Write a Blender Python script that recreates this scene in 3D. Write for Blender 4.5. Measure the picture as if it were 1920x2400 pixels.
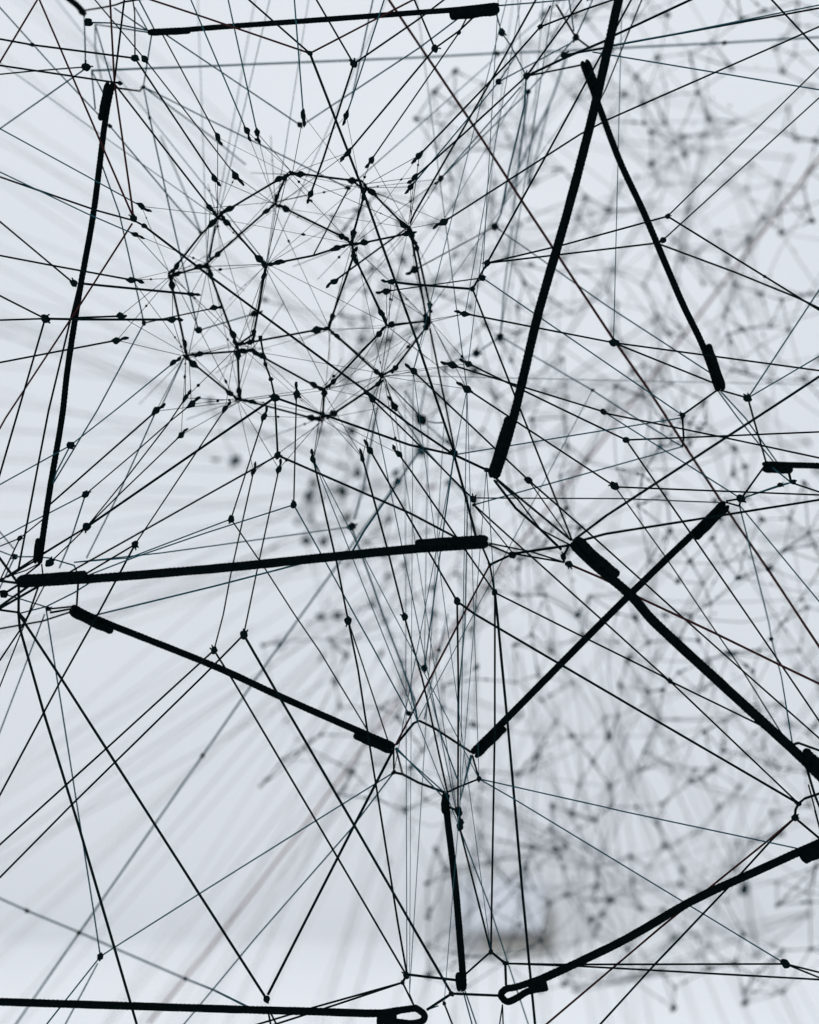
# A web of black elastic ropes and fine threads strung in a pale gallery, seen close up.
# All coordinates are metres in the room: x right, y away from the camera, z up.
import bpy, bmesh, math, random
from mathutils import Vector, Matrix, noise

scene = bpy.context.scene
for o in list(bpy.data.objects):
    bpy.data.objects.remove(o, do_unlink=True)
C = scene.collection
random.seed(11)

# ------------------------------------------------------------------ camera
cam_data = bpy.data.cameras.new('camera')
cam = bpy.data.objects.new('camera', cam_data)
C.objects.link(cam)
cam.location = (0, 0, 1.6)
cam.rotation_euler = (math.radians(90 + 3.9), 0, 0)
cam_data.sensor_fit = 'HORIZONTAL'
cam_data.sensor_width = 24.0
cam_data.lens = 50.0
cam_data.clip_start = 0.05
cam_data.clip_end = 60
cam_data.dof.use_dof = True
cam_data.dof.focus_distance = 1.62
cam_data.dof.aperture_fstop = 2.5
scene.camera = cam

# ------------------------------------------------------------------ light: the even, cool light of a white gallery
world = bpy.data.worlds.new('World')
scene.world = world
world.use_nodes = True
bg = world.node_tree.nodes['Background']
bg.inputs[0].default_value = (0.915, 0.955, 1.0, 1)
bg.inputs[1].default_value = 0.90

def area(name, loc, rot, sx, sy, power, col):
    l = bpy.data.lights.new(name, 'AREA')
    l.shape = 'RECTANGLE'; l.size = sx; l.size_y = sy
    l.energy = power; l.color = col
    o = bpy.data.objects.new(name, l); C.objects.link(o)
    o.location = loc; o.rotation_euler = rot
    return o
area('ceiling_light', (0.0, 5.0, 6.5), (0, 0, 0), 9, 6, 50, (0.96, 0.98, 1.0))
area('wall_fill_light', (0, -2.6, 2.0), (math.radians(90), 0, 0), 8, 3.6, 95, (0.97, 0.985, 1.0))  # softbox added behind the camera to even out the wall's brightness

vs = scene.view_settings
vs.view_transform = 'Standard'
vs.look = 'None'
vs.exposure = 0.0
vs.gamma = 1.0
vs.use_curve_mapping = False
scene.render.engine = 'CYCLES'
cy = scene.cycles
cy.use_denoising = True
cy.use_adaptive_sampling = False
cy.max_bounces = 4
cy.diffuse_bounces = 2
cy.glossy_bounces = 2
cy.filter_width = 1.5

# ------------------------------------------------------------------ materials
def material(name, col, col2, scale, rough=0.9, bump=0.0, spec=0.15, bscale=None):
    m = bpy.data.materials.new(name); m.use_nodes = True
    nt = m.node_tree; b = nt.nodes['Principled BSDF']
    b.inputs['Roughness'].default_value = rough
    b.inputs['Specular IOR Level'].default_value = spec
    tc = nt.nodes.new('ShaderNodeTexCoord')
    n = nt.nodes.new('ShaderNodeTexNoise')
    n.inputs['Scale'].default_value = scale; n.inputs['Detail'].default_value = 5
    nt.links.new(tc.outputs['Object'], n.inputs['Vector'])
    r = nt.nodes.new('ShaderNodeValToRGB')
    r.color_ramp.elements[0].position = 0.32; r.color_ramp.elements[1].position = 0.68
    r.color_ramp.elements[0].color = (*col, 1); r.color_ramp.elements[1].color = (*col2, 1)
    nt.links.new(n.outputs[0], r.inputs[0])
    nt.links.new(r.outputs[0], b.inputs['Base Color'])
    if bump:
        n2 = nt.nodes.new('ShaderNodeTexNoise')
        n2.inputs['Scale'].default_value = bscale or scale * 4; n2.inputs['Detail'].default_value = 3
        nt.links.new(tc.outputs['Object'], n2.inputs['Vector'])
        bp = nt.nodes.new('ShaderNodeBump'); bp.inputs['Strength'].default_value = bump
        bp.inputs['Distance'].default_value = 0.001
        nt.links.new(n2.outputs[0], bp.inputs['Height']); nt.links.new(bp.outputs[0], b.inputs['Normal'])
    return m

M = dict(
    rope=material('black_braided_rope', (.0008, .0022, .0026), (.002, .0038, .0044), 220, 1.0, .6, .0, 900),
    k=material('black_thread', (.0012, .004, .005), (.003, .0068, .008), 300, 1.0, 0, .0),
    c=material('teal_fringed_thread', (.008, .040, .053), (.013, .054, .070), 300, 1.0, 0, .0),  # teal fringe of the lens, put into the thread's base colour
    r=material('maroon_fringed_thread', (.016, .0055, .006), (.026, .008, .009), 300, .95, 0, .06),  # red lens fringing, likewise painted in as the thread's colour
    far=material('far_dark_thread', (.004, .018, .024), (.008, .026, .032), 60, .95, 0, .06),
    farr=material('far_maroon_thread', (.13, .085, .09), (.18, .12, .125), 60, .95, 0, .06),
    wall=material('wall_paint', (.775, .79, .805), (.81, .82, .835), .35, .95, .05, .1, 40),
    floor=material('pale_floor', (.90, .91, .925), (.93, .94, .95), .5, .7, .02, .2, 30),
    lav=material('pale_lavender_paint', (.69, .71, .76), (.73, .745, .79), 3, .7),
    dark=material('dark_olive_wood', (.32, .315, .295), (.38, .37, .345), 8, .7),
)

# ------------------------------------------------------------------ helpers
def mesh_from(name, verts, faces, mat, smooth=True):
    me = bpy.data.meshes.new(name)
    me.from_pydata(verts, [], faces)
    me.materials.append(mat)
    if smooth:
        me.polygons.foreach_set('use_smooth', [True] * len(me.polygons))
    me.update()
    return me

def link(name, me, parent=None, loc=(0, 0, 0)):
    o = bpy.data.objects.new(name, me)
    C.objects.link(o)
    o.location = loc
    if parent is not None:
        o.parent = parent
    return o

def tag(o, label=None, cat=None, group=None, kind=None):
    if label: o['label'] = label
    if cat: o['category'] = cat
    if group: o['group'] = group
    if kind: o['kind'] = kind
    return o

def resample(pts, step, smooth):
    pts = [Vector(p) for p in pts]
    out = []
    n = len(pts)
    for i in range(n - 1):
        p1, p2 = pts[i], pts[i + 1]
        p0 = pts[i - 1] if i else p1 * 2 - p2
        p3 = pts[i + 2] if i + 2 < n else p2 * 2 - p1
        k = max(1, int((p2 - p1).length / step))
        for j in range(k):
            t = j / k
            if smooth:
                out.append(.5 * ((2 * p1) + (p2 - p0) * t + (2 * p0 - 5 * p1 + 4 * p2 - p3) * t * t + (3 * p1 - p0 - 3 * p2 + p3) * t ** 3))
            else:
                out.append(p1.lerp(p2, t))
    out.append(pts[-1])
    return out

def tube_geo(path, radius, sides, rfun=None, cap='flat', verts=None, faces=None):
    """Sweep a ring along a path; rfun(i, n, s, a) scales the radius."""
    verts = [] if verts is None else verts
    faces = [] if faces is None else faces
    base = len(verts)
    n = len(path)
    up = Vector((0.13, -0.9, 0.4)).normalized()
    s = 0.0
    for i, p in enumerate(path):
        t = (path[min(i + 1, n - 1)] - path[max(i - 1, 0)])
        t = t.normalized() if t.length > 1e-9 else Vector((1, 0, 0))
        u = t.cross(up)
        if u.length < 1e-4: u = t.cross(Vector((1, 0, 0)))
        u.normalize(); v = t.cross(u)
        if i: s += (p - path[i - 1]).length
        for k in range(sides):
            a = 2 * math.pi * k / sides
            r = radius * (rfun(i, n, s, a) if rfun else 1)
            verts.append(tuple(p + (u * math.cos(a) + v * math.sin(a)) * r))
    for i in range(n - 1):
        for k in range(sides):
            a = base + i * sides + k; b = base + i * sides + (k + 1) % sides
            faces.append((a, b, b + sides, a + sides))
    faces.append(tuple(base + k for k in reversed(range(sides))))
    faces.append(tuple(base + (n - 1) * sides + k for k in range(sides)))
    return verts, faces

def localise(verts, o): return [(v[0] - o[0], v[1] - o[1], v[2] - o[2]) for v in verts]

# --- lumps: knots, and the drop-shaped beads where a thread is tied back on itself
def knot_mesh(seed, mat):
    bm = bmesh.new()
    bmesh.ops.create_icosphere(bm, subdivisions=2, radius=1)
    off = Vector((seed * 7.3, seed * 3.1, 1.7))
    for v in bm.verts:
        d = v.co.normalized()
        v.co = d * (1 + .38 * noise.noise(d * 1.5 + off) + .16 * noise.noise(d * 3.6 + off))
        v.co.x *= 1.22
    vs_, fs = [tuple(v.co) for v in bm.verts], [tuple(x.index for x in f.verts) for f in bm.faces]
    bm.free()
    rnd = random.Random(seed)                       # a frayed tail or two standing off the knot
    for _ in range(1 + seed % 2):
        d = Vector((rnd.uniform(-1, 1), rnd.uniform(-.3, .3), rnd.uniform(-1, 1))).normalized()
        e = d + Vector((rnd.uniform(-.5, .5), 0, rnd.uniform(-.5, .5)))
        tube_geo([d * .7, d * 1.25, d * 1.35 + e * .35], .26, 5, lambda i, n, s, a: 1 - .35 * i / n, 'flat', vs_, fs)
    return mesh_from('knot', vs_, fs, mat)

PROFILE = [(-15, 1.6), (-10, 3.4), (-5, 6.3), (0, 7.4), (5, 6.2), (9, 3.6), (13, 3.2), (18, 4.2), (22, 3.9), (26, 2.4), (28, .8)]
def bead_mesh(seed, mat):
    rnd = random.Random(seed + 50)
    path = [Vector((x, rnd.uniform(-.8, .8), 1.6 * math.sin(x * .17 + seed) + rnd.uniform(-.6, .6))) for x, _ in PROFILE]
    k = [r * rnd.uniform(.85, 1.15) for _, r in PROFILE]
    v, f = tube_geo(path, 1, 7, lambda i, n, s, a: k[i] * (1 + .14 * math.sin(a * 2 + i + seed)))
    return mesh_from('bead', v, f, mat)

KNOTS = {c: [knot_mesh(i, M[c]) for i in range(6)] for c in ('k', 'c', 'r', 'far')}
BEADS = {c: [bead_mesh(i, M[c]) for i in range(6)] for c in ('k', 'c', 'r', 'far')}

def lump(kind, col, pos, toward, size, parent, origin):
    """Place a knot or bead; +x of the mesh points away from the rest of its thread."""
    pool = KNOTS if kind == 'knot' else BEADS
    o = link(kind, random.choice(pool[col]), parent)
    d = (Vector(pos) - Vector(toward))
    d = d.normalized() if d.length > 1e-6 else Vector((1, 0, 0))
    q = d.to_track_quat('X', 'Z')
    o.rotation_mode = 'QUATERNION'
    o.rotation_quaternion = q @ Matrix.Rotation(random.uniform(0, 6.28), 3, 'X').to_quaternion()
    o.scale = (size,) * 3
    o.location = Vector(pos) - Vector(origin)
    return o

def strand_mesh(name, pts, radius, mat, sides=6, step=.03, wob=.12):
    path = resample(pts, step, False)
    ph = random.uniform(0, 60)
    v, f = tube_geo(path, radius, sides, lambda i, n, s, a: 1 + wob * noise.noise(Vector((s * 60 + ph, a * .3, ph))))
    o = pts[0]
    return mesh_from(name, localise(v, o), f, mat)

# ------------------------------------------------------------------ data (metres)
ROPE_DATA = [
  ('thin black rope stretched almost level along the top edge',0.0027,[(-0.2577,1.6439,2.1861),(-0.22,1.6395,2.1864),(-0.1923,1.6362,2.1875),(-0.0958,1.6248,2.1904),(0.0082,1.6124,2.1938),(0.0477,1.6077,2.1951),(0.0862,1.603,2.1979)],[([(-0.257,1.6402,2.1829),(-0.2499,1.6393,2.1829),(-0.2428,1.6385,2.1831),(-0.2357,1.6377,2.1831),(-0.2287,1.6368,2.183),(-0.2216,1.636,2.1833),(-0.2145,1.6352,2.1832)],0.00257),([(0.0864,1.5994,2.1924),(0.0785,1.6004,2.1916),(0.0705,1.6013,2.1914),(0.0625,1.6023,2.1906),(0.0546,1.6033,2.1899),(0.0464,1.6043,2.1897),(0.0384,1.6053,2.1889)],0.00564)],None),
  ('black rope standing nearly upright at the left,leaning right at its top',0.00297,[(-0.2889,1.6277,2.1296),(-0.2956,1.6271,2.0905),(-0.3055,1.6255,2.0001),(-0.3174,1.6242,1.9247),(-0.3275,1.6229,1.8513),(-0.3325,1.622,1.8005),(-0.342,1.6209,1.7374),(-0.3482,1.6201,1.6902),(-0.3515,1.6196,1.6608)],[([(-0.2928,1.6238,2.1292),(-0.2941,1.6237,2.1228),(-0.2948,1.6235,2.1163),(-0.2961,1.6234,2.11),(-0.2973,1.6233,2.1036),(-0.298,1.6232,2.0972),(-0.2997,1.6231,2.0909)],0.00312),([(-0.3546,1.6156,1.6611),(-0.3543,1.6157,1.6652),(-0.3535,1.6157,1.6691),(-0.3533,1.6158,1.6732),(-0.353,1.6159,1.6772),(-0.3522,1.6159,1.6812),(-0.3523,1.616,1.6853)],0.00283)],None),
  ('thick black rope running level from the left edge to the middle',0.00418,[(-0.3586,1.5608,1.6407),(-0.2836,1.5588,1.6457),(-0.1789,1.5557,1.6542),(-0.0896,1.5531,1.663),(0.0,1.5504,1.6717),(0.0719,1.5484,1.6766)],[([(-0.3579,1.5566,1.6445),(-0.3472,1.5563,1.6454),(-0.3365,1.556,1.6458),(-0.3257,1.5557,1.6467),(-0.315,1.5554,1.6476),(-0.3043,1.5551,1.6479),(-0.2936,1.5548,1.6491)],0.00394),([(0.0714,1.5441,1.6811),(0.0603,1.5444,1.6805),(0.0493,1.5447,1.6794),(0.0382,1.545,1.6788),(0.0272,1.5453,1.6782),(0.0161,1.5456,1.6771),(0.005,1.5459,1.6769)],0.00394)],None),
  ('black rope sloping down to the right below the long level rope',0.00347,[(-0.3366,1.7024,1.622),(-0.3088,1.6998,1.6083),(-0.1935,1.6888,1.5632),(-0.1281,1.6826,1.5338),(-0.055,1.6756,1.5022),(-0.014,1.6717,1.4851)],[([(-0.3382,1.6988,1.6171),(-0.3311,1.6981,1.6133),(-0.3236,1.6974,1.6102),(-0.3165,1.6967,1.6064),(-0.3089,1.6961,1.6026),(-0.3012,1.6953,1.6001),(-0.294,1.6946,1.5965)],0.00381),([(-0.016,1.668,1.4805),(-0.0224,1.6686,1.483),(-0.0286,1.6692,1.486),(-0.0351,1.6698,1.4885),(-0.0416,1.6704,1.4909),(-0.0478,1.671,1.494),(-0.0544,1.6717,1.4961)],0.00381)],None),
  ('tall thick black rope leaning down from the top right edge',0.00418,[(0.1954,1.5133,2.1918),(0.1899,1.5153,2.1695),(0.1688,1.5238,2.0749),(0.1436,1.5326,1.9772),(0.1184,1.5405,1.8898),(0.0949,1.5493,1.7916),(0.078,1.5543,1.7363)],[([(0.074,1.5503,1.7371),(0.0767,1.5494,1.7464),(0.0799,1.5486,1.7556),(0.0825,1.5477,1.7649),(0.0852,1.5469,1.7742),(0.0883,1.5461,1.7834),(0.0906,1.5452,1.7925)],0.00392)],None),
  ('slimmer black rope slanting down right,crossed by the tall thick rope',0.00327,[(0.1739,1.6851,2.1702),(0.1898,1.6802,2.1236),(0.2096,1.6739,2.0651),(0.2326,1.6678,2.0105),(0.2657,1.6584,1.9242),(0.2872,1.6528,1.8743),(0.301,1.6482,1.8298)],[([(0.1779,1.6811,2.1706),(0.1802,1.6804,2.1643),(0.182,1.6797,2.1578),(0.1844,1.6791,2.1515),(0.1867,1.6784,2.1452),(0.1885,1.6777,2.1388),(0.1912,1.677,2.1326)],0.00313),([(0.3049,1.6441,1.8309),(0.3028,1.6449,1.8384),(0.3001,1.6457,1.8457),(0.298,1.6465,1.8533),(0.2959,1.6472,1.8609),(0.2932,1.648,1.8683),(0.2912,1.6488,1.8765)],0.00354)],None),
  ('thick black rope falling diagonally to the lower right edge',0.00446,[(0.1471,1.5483,1.6777),(0.1662,1.5496,1.6593),(0.2007,1.5515,1.6301),(0.2232,1.5533,1.6049),(0.2793,1.5568,1.5532),(0.3467,1.561,1.4916),(0.372,1.5627,1.467),(0.3872,1.5636,1.453)],[([(0.151,1.544,1.6819),(0.1574,1.5444,1.676),(0.1633,1.5448,1.6696),(0.1697,1.5452,1.6638),(0.1762,1.5456,1.6586),(0.1825,1.546,1.6526),(0.1896,1.5463,1.6476)],0.00419),([(0.3908,1.5592,1.4583),(0.3853,1.5589,1.4638),(0.3793,1.5585,1.4686),(0.374,1.5582,1.474),(0.3687,1.5578,1.4796),(0.3627,1.5575,1.4846),(0.3578,1.557,1.4906)],0.00419)],None),
  ('thinner black rope rising to the right across the thick diagonal rope',0.00359,[(0.0609,1.6923,1.4771),(0.0914,1.6927,1.5067),(0.1944,1.6939,1.6096),(0.2539,1.6946,1.6673),(0.2813,1.695,1.6931),(0.3144,1.6954,1.7258)],[([(0.0644,1.6885,1.4736),(0.0696,1.6886,1.4783),(0.0742,1.6886,1.4835),(0.0794,1.6887,1.4882),(0.0846,1.6888,1.4929),(0.0893,1.6888,1.498),(0.0948,1.6889,1.5024)],0.00336),([(0.3174,1.6916,1.7218),(0.312,1.6916,1.7161),(0.3061,1.6915,1.7109),(0.3007,1.6914,1.7053),(0.2953,1.6914,1.6996),(0.2894,1.6913,1.6944),(0.2842,1.6913,1.6884)],0.00336)],None),
  ('short level piece of black rope entering at the right edge',0.00308,[(0.3513,1.6928,1.7633),(0.3803,1.6929,1.7623),(0.4296,1.693,1.7609)],[([(0.3503,1.6892,1.7582),(0.3554,1.6892,1.7578),(0.3605,1.6892,1.758),(0.3656,1.6892,1.7577),(0.3707,1.6892,1.7573),(0.3758,1.6892,1.7575),(0.3809,1.6892,1.7568)],0.00404)],None),
  ('short black rope standing upright near the bottom centre',0.00341,[(0.0363,1.6848,1.4398),(0.0362,1.6832,1.4223),(0.0444,1.6767,1.3517),(0.0506,1.6697,1.2762),(0.0521,1.6675,1.2521)],[([(0.0341,1.6808,1.4401),(0.034,1.6805,1.4367),(0.0342,1.6801,1.4333),(0.0341,1.6798,1.4299),(0.034,1.6795,1.4265),(0.0342,1.6792,1.4231),(0.0343,1.6789,1.4195)],0.00324),([(0.0478,1.6635,1.2527),(0.0475,1.6637,1.2556),(0.0477,1.664,1.2586),(0.0473,1.6643,1.2616),(0.047,1.6646,1.2645),(0.0471,1.6648,1.2675),(0.0465,1.6651,1.2704)],0.00324)],None),
  ('black rope with an open end loop rising to the lower right edge',0.00385,[(0.1145,1.6059,1.2734),(0.1271,1.6056,1.278),(0.1975,1.6033,1.3114),(0.2618,1.6008,1.3482),(0.3191,1.599,1.3747),(0.3792,1.5972,1.4017),(0.3992,1.5965,1.411)],[([(0.4008,1.5929,1.4061),(0.3943,1.5931,1.4029),(0.3876,1.5933,1.4003),(0.3811,1.5935,1.397),(0.3746,1.5937,1.3937),(0.3678,1.5939,1.3913),(0.3615,1.5941,1.3876)],0.00677)],([(0.1271,1.6056,1.278),(0.1145,1.6061,1.2737),(0.0996,1.6067,1.2687),(0.0893,1.6071,1.2664),(0.0848,1.6077,1.261),(0.0905,1.6083,1.2549),(0.0997,1.6083,1.2583),(0.11,1.6081,1.2643),(0.1272,1.6081,1.2677)],0.00324)),
  ('thick black rope along the bottom edge ending in an open loop',0.00364,[(-0.3996,1.597,1.2579),(-0.3769,1.5976,1.257),(-0.1812,1.6031,1.2496),(-0.091,1.6056,1.2465),(-0.0293,1.6073,1.2444),(-0.0064,1.6077,1.2475)],[],([(-0.0291,1.5977,1.2465),(-0.0064,1.5977,1.2497),(0.0039,1.5978,1.251),(0.0068,1.5981,1.2507),(0.0134,1.5986,1.2452),(0.012,1.5992,1.2395),(0.0023,1.5996,1.2369),(-0.0087,1.5997,1.238),(-0.02,1.5999,1.2387),(-0.0303,1.6001,1.2388)],0.00322)),
  ('short curved stub of black rope in the top left corner',0.00322,[(-0.3992,1.8163,2.3047),(-0.3646,1.7934,2.2741),(-0.3537,1.7859,2.2631),(-0.3458,1.7797,2.253)],[([(-0.3459,1.7758,2.2508),(-0.347,1.7767,2.2522),(-0.348,1.7775,2.2536),(-0.3491,1.7783,2.2549),(-0.3502,1.7792,2.2563),(-0.3512,1.78,2.2577),(-0.3524,1.7808,2.259)],0.00306)],None),
]
THREAD_DATA = [
  ('fine black thread from upper left edge to knot by top rope','k',0.00097,[(-0.4201,1.568,2.1585),(-0.3506,1.5519,2.1408),(-0.2654,1.616,2.1499)],[(1,2,'knot',0.00189),(2,1,'knot',0.00363)]),
  ('fine black thread from knot by top rope to cage bead upper left','k',0.00098,[(-0.2654,1.616,2.1499),(-0.1854,1.5982,2.0274)],[(1,0,'bead',0.00037)]),
  ('soft dark thread from knot by top rope to top edge left','k',0.00074,[(-0.2654,1.616,2.1499),(-0.2727,1.6558,2.2098),(-0.2822,1.6645,2.2644)],[]),
  ('fine black thread from upper left edge to left rope top end','k',0.00096,[(-0.425,1.5878,2.1388),(-0.2671,1.5432,2.1016)],[(1,0,'knot',0.00209)]),
  ('fine maroon thread from left rope top end to top edge left','r',0.00097,[(-0.2871,1.6277,2.1298),(-0.2786,1.5387,2.2146)],[]),
  ('fine black thread from left rope top end to top edge left','k',0.00098,[(-0.2871,1.6277,2.1301),(-0.2652,1.5734,2.2282)],[]),
  ('fine maroon thread from left rope top end to knot by left rope','r',0.00098,[(-0.2871,1.6278,2.1292),(-0.2623,1.5872,2.0007),(-0.2598,1.5825,1.9858)],[]),
  ('fine black thread from left rope top end to cage bead upper left','k',0.00099,[(-0.2868,1.6278,2.1282),(-0.1906,1.6092,2.0014)],[(1,0,'bead',0.000419)]),
  ('fine maroon thread from top edge left to knot by left rope','r',0.00098,[(-0.3757,1.6246,2.2458),(-0.2948,1.5979,2.0632),(-0.2594,1.5825,1.9846)],[(2,1,'knot',0.00321)]),
  ('fine maroon thread from cage to middle left edge','r',0.00099,[(-0.2615,1.5874,1.9811),(-0.3135,1.6141,1.9108),(-0.3941,1.6547,1.8046),(-0.4185,1.6604,1.7624)],[]),
  ('fine black thread from upper left edge to cage','k',0.00097,[(-0.4114,1.5492,2.0272),(-0.2953,1.5865,1.9933),(-0.2614,1.6011,1.9868),(-0.2532,1.6051,1.9829)],[(3,2,'knot',0.00244)]),
  ('upper stouter black thread from cage to knot by tall rope','k',0.00131,[(-0.2532,1.6051,1.9829),(-0.1885,1.6109,1.934),(-0.041,1.6239,1.8264),(0.0,1.6277,1.7952),(0.0428,1.6312,1.7663)],[]),
  ('lower very fine teal-black thread from upper left edge to cage bead upper left','c',0.0007,[(-0.4117,1.5556,2.0374),(-0.3017,1.5713,1.9867),(-0.2572,1.5794,1.9686)],[(2,1,'bead',0.000342)]),
  ('soft teal-grey thread from upper left edge to knot by left rope','c',0.00076,[(-0.4604,1.7518,2.0975),(-0.3198,1.6494,2.1507)],[]),
  ('upper very fine teal-black thread from upper left edge to cage bead upper left','c',0.00071,[(-0.4229,1.5983,2.0932),(-0.3018,1.6066,2.0278),(-0.2566,1.6102,2.0031)],[(2,1,'bead',0.000398)]),
  ('very fine black thread from upper left edge to knot by left rope','k',0.00072,[(-0.4217,1.5757,2.1171),(-0.3625,1.6013,2.1322),(-0.3192,1.6493,2.1525)],[(2,1,'knot',0.00404)]),
  ('short soft teal-grey thread from knot by left rope to corner rope right end','c',0.00076,[(-0.3198,1.6494,2.1507),(-0.3275,1.6879,2.1808),(-0.347,1.78,2.2526)],[]),
  ('blurred teal thread from knot by left rope to upper right edge','c',0.00117,[(-0.3379,1.7769,2.1913),(-0.2234,1.8239,2.2117),(0.0098,1.9194,2.2539),(0.1013,1.9569,2.2718),(0.1874,1.9486,2.2719),(0.2355,1.9438,2.2732),(0.3641,1.9313,2.2754),(0.5148,1.9196,2.2805)],[(3,4,'knot',0.00318),(6,7,'knot',0.00261)]),
  ('soft teal-grey thread from upper left edge to cage','c',0.00078,[(-0.4485,1.7171,2.2677),(-0.3645,1.7162,2.1736),(-0.3171,1.7137,2.1231),(-0.3036,1.6994,2.1079),(-0.2493,1.7963,2.0513),(-0.2276,1.8337,2.03)],[(2,3,'knot',0.00173),(3,4,'knot',0.00229),(5,4,'knot',0.00222)]),
  ('fine maroon thread from top edge left to upper left edge','r',0.00097,[(-0.3389,1.6005,2.2339),(-0.4011,1.5642,2.0973)],[]),
  ('short fine teal-black thread from corner rope right end to top rope left end','c',0.00072,[(-0.3063,1.5919,2.1766),(-0.2879,1.6112,2.183),(-0.2579,1.6439,2.1873)],[(0,1,'knot',0.00391)]),
  ('short fine teal-black thread from knot by corner rope to top rope left end','c',0.00078,[(-0.3457,1.836,2.2629),(-0.2579,1.644,2.1855)],[]),
  ('fine teal-black thread from corner rope right end to top edge left','k',0.00104,[(-0.3488,1.7826,2.2585),(-0.3161,1.718,2.2379),(-0.2965,1.6791,2.226),(-0.2831,1.6518,2.219),(-0.2352,1.6297,2.2182)],[]),
  ('very fine black thread from top edge left to cage bead top','k',0.00071,[(-0.3143,1.544,2.2082),(-0.2502,1.579,2.1367),(-0.1677,1.6198,2.0356)],[(1,2,'knot',0.00322),(2,1,'bead',0.000445)]),
  ('short soft teal-grey thread from top rope left end to knot by left rope','c',0.00076,[(-0.2536,1.6436,2.1846),(-0.2832,1.7809,2.1751)],[(1,0,'knot',0.00217)]),
  ('right short soft teal-grey thread from left rope top end to knot by left rope','k',0.00105,[(-0.2875,1.6277,2.1247),(-0.2823,1.7516,2.161),(-0.2832,1.7809,2.1751)],[]),
  ('right soft teal-grey thread from knot by left rope to cage','c',0.00078,[(-0.2832,1.7809,2.1751),(-0.2117,1.7645,2.1346),(-0.157,1.752,2.1046),(-0.0632,1.7305,2.0524)],[(3,2,'knot',0.00233)]),
  ('upper blurred teal thread from knot by left rope to cage','c',0.00083,[(-0.2832,1.7809,2.1751),(-0.2209,1.8771,2.1483),(-0.1885,1.9297,2.1319)],[]),
  ('left soft teal-grey thread from knot by left rope to cage','c',0.00077,[(-0.2832,1.7809,2.1751),(-0.268,1.7277,2.1254),(-0.2447,1.7231,2.0241),(-0.2152,1.7176,1.904)],[(1,2,'knot',0.00175)]),
  ('very fine teal-black thread from top edge left to top rope left end','c',0.00072,[(-0.2728,1.5767,2.2256),(-0.2507,1.643,2.1873)],[]),
  ('very fine black thread from top rope left end to cage bead top','k',0.00072,[(-0.2438,1.6424,2.1844),(-0.1818,1.5895,2.0643)],[(1,0,'bead',0.000414)]),
  ('short soft teal-grey thread from knot by top rope to top rope left end','c',0.00075,[(-0.2844,1.7268,2.2412),(-0.2579,1.6438,2.1875)],[]),
  ('soft teal-grey thread from top rope left end to knot by top rope','c',0.00075,[(-0.2425,1.6423,2.1845),(-0.1133,1.7334,2.1194)],[(1,0,'knot',0.00281)]),
  ('soft teal-grey thread from knot by top rope to top rope right end','c',0.00075,[(-0.109,1.7672,2.1321),(0.0098,1.6545,2.1736),(0.0578,1.6066,2.1942)],[]),
  ('short soft teal-grey thread from knot by corner rope to top rope left end','c',0.00075,[(-0.299,1.6897,2.2268),(-0.258,1.6439,2.1873)],[]),
  ('short blurred teal thread from knot by corner rope to knot by left rope','c',0.00083,[(-0.3457,1.836,2.2629),(-0.3503,1.8622,2.2435),(-0.3489,1.8944,2.2204)],[]),
  ('short blurred teal thread from knot by corner rope to left rope top end','c',0.00077,[(-0.3457,1.836,2.2629),(-0.2895,1.6277,2.1301)],[]),
  ('short soft teal-grey thread beside knot by left rope','c',0.00077,[(-0.3379,1.7769,2.1913),(-0.3142,1.6745,2.1181)],[]),
  ('left short soft teal-grey thread from knot by left rope to left rope top end','c',0.00076,[(-0.3379,1.7769,2.1913),(-0.2936,1.6274,2.1112)],[]),
  ('upper soft teal-grey thread from left rope to cage','c',0.00073,[(-0.298,1.6264,2.0479),(-0.2838,1.645,2.0048),(-0.2651,1.6871,1.9042)],[(2,1,'knot',0.00226)]),
  ('lower blurred teal thread from knot by left rope to cage','c',0.00084,[(-0.2941,1.9822,2.1805),(-0.2383,1.8607,2.0579),(-0.2276,1.8337,2.03)],[]),
  ('left very fine teal-black thread from top edge left to cage bead top','c',0.00071,[(-0.221,1.576,2.2266),(-0.155,1.5965,2.0723)],[(1,0,'bead',0.000382)]),
  ('right very fine teal-black thread from top edge left to cage bead top','c',0.00072,[(-0.1841,1.6182,2.2455),(-0.1474,1.6231,2.0784)],[(1,0,'bead',0.000392)]),
  ('fine maroon thread from top edge left to knot by top rope','r',0.00098,[(-0.2853,1.618,2.22),(-0.197,1.6051,2.1863),(-0.0941,1.5786,2.1419)],[(2,1,'knot',0.00242)]),
  ('fine black thread from top edge left to knot by top rope','k',0.00097,[(-0.1786,1.5733,2.2158),(-0.0941,1.5786,2.1419)],[]),
  ('fine maroon thread from knot by top rope to top edge centre','r',0.00098,[(-0.0941,1.5786,2.1419),(0.0362,1.6268,2.2291)],[]),
  ('stouter black thread from knot by top rope to knot by tall rope','k',0.0013,[(-0.0941,1.5786,2.1419),(-0.0459,1.5959,2.0196),(-0.0284,1.6028,1.9705),(0.007,1.6163,1.8742),(0.0189,1.6212,1.8391),(0.043,1.6311,1.7681)],[(5,4,'knot',0.00328)]),
  ('left very fine teal-black thread from top edge centre to cage bead top','c',0.0007,[(-0.1103,1.5546,2.2209),(-0.0991,1.5644,2.0781)],[(1,0,'bead',0.000412)]),
  ('leftmost fine black thread from top edge centre to knot by top rope','k',0.00097,[(-0.1064,1.5796,2.2259),(-0.0527,1.5798,2.1322)],[(1,0,'knot',0.00355)]),
  ('second-leftmost fine black thread from knot by top rope to top edge centre','k',0.00095,[(-0.0527,1.5798,2.1322),(0.0075,1.5479,2.163),(0.0594,1.5333,2.1982)],[]),
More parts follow.
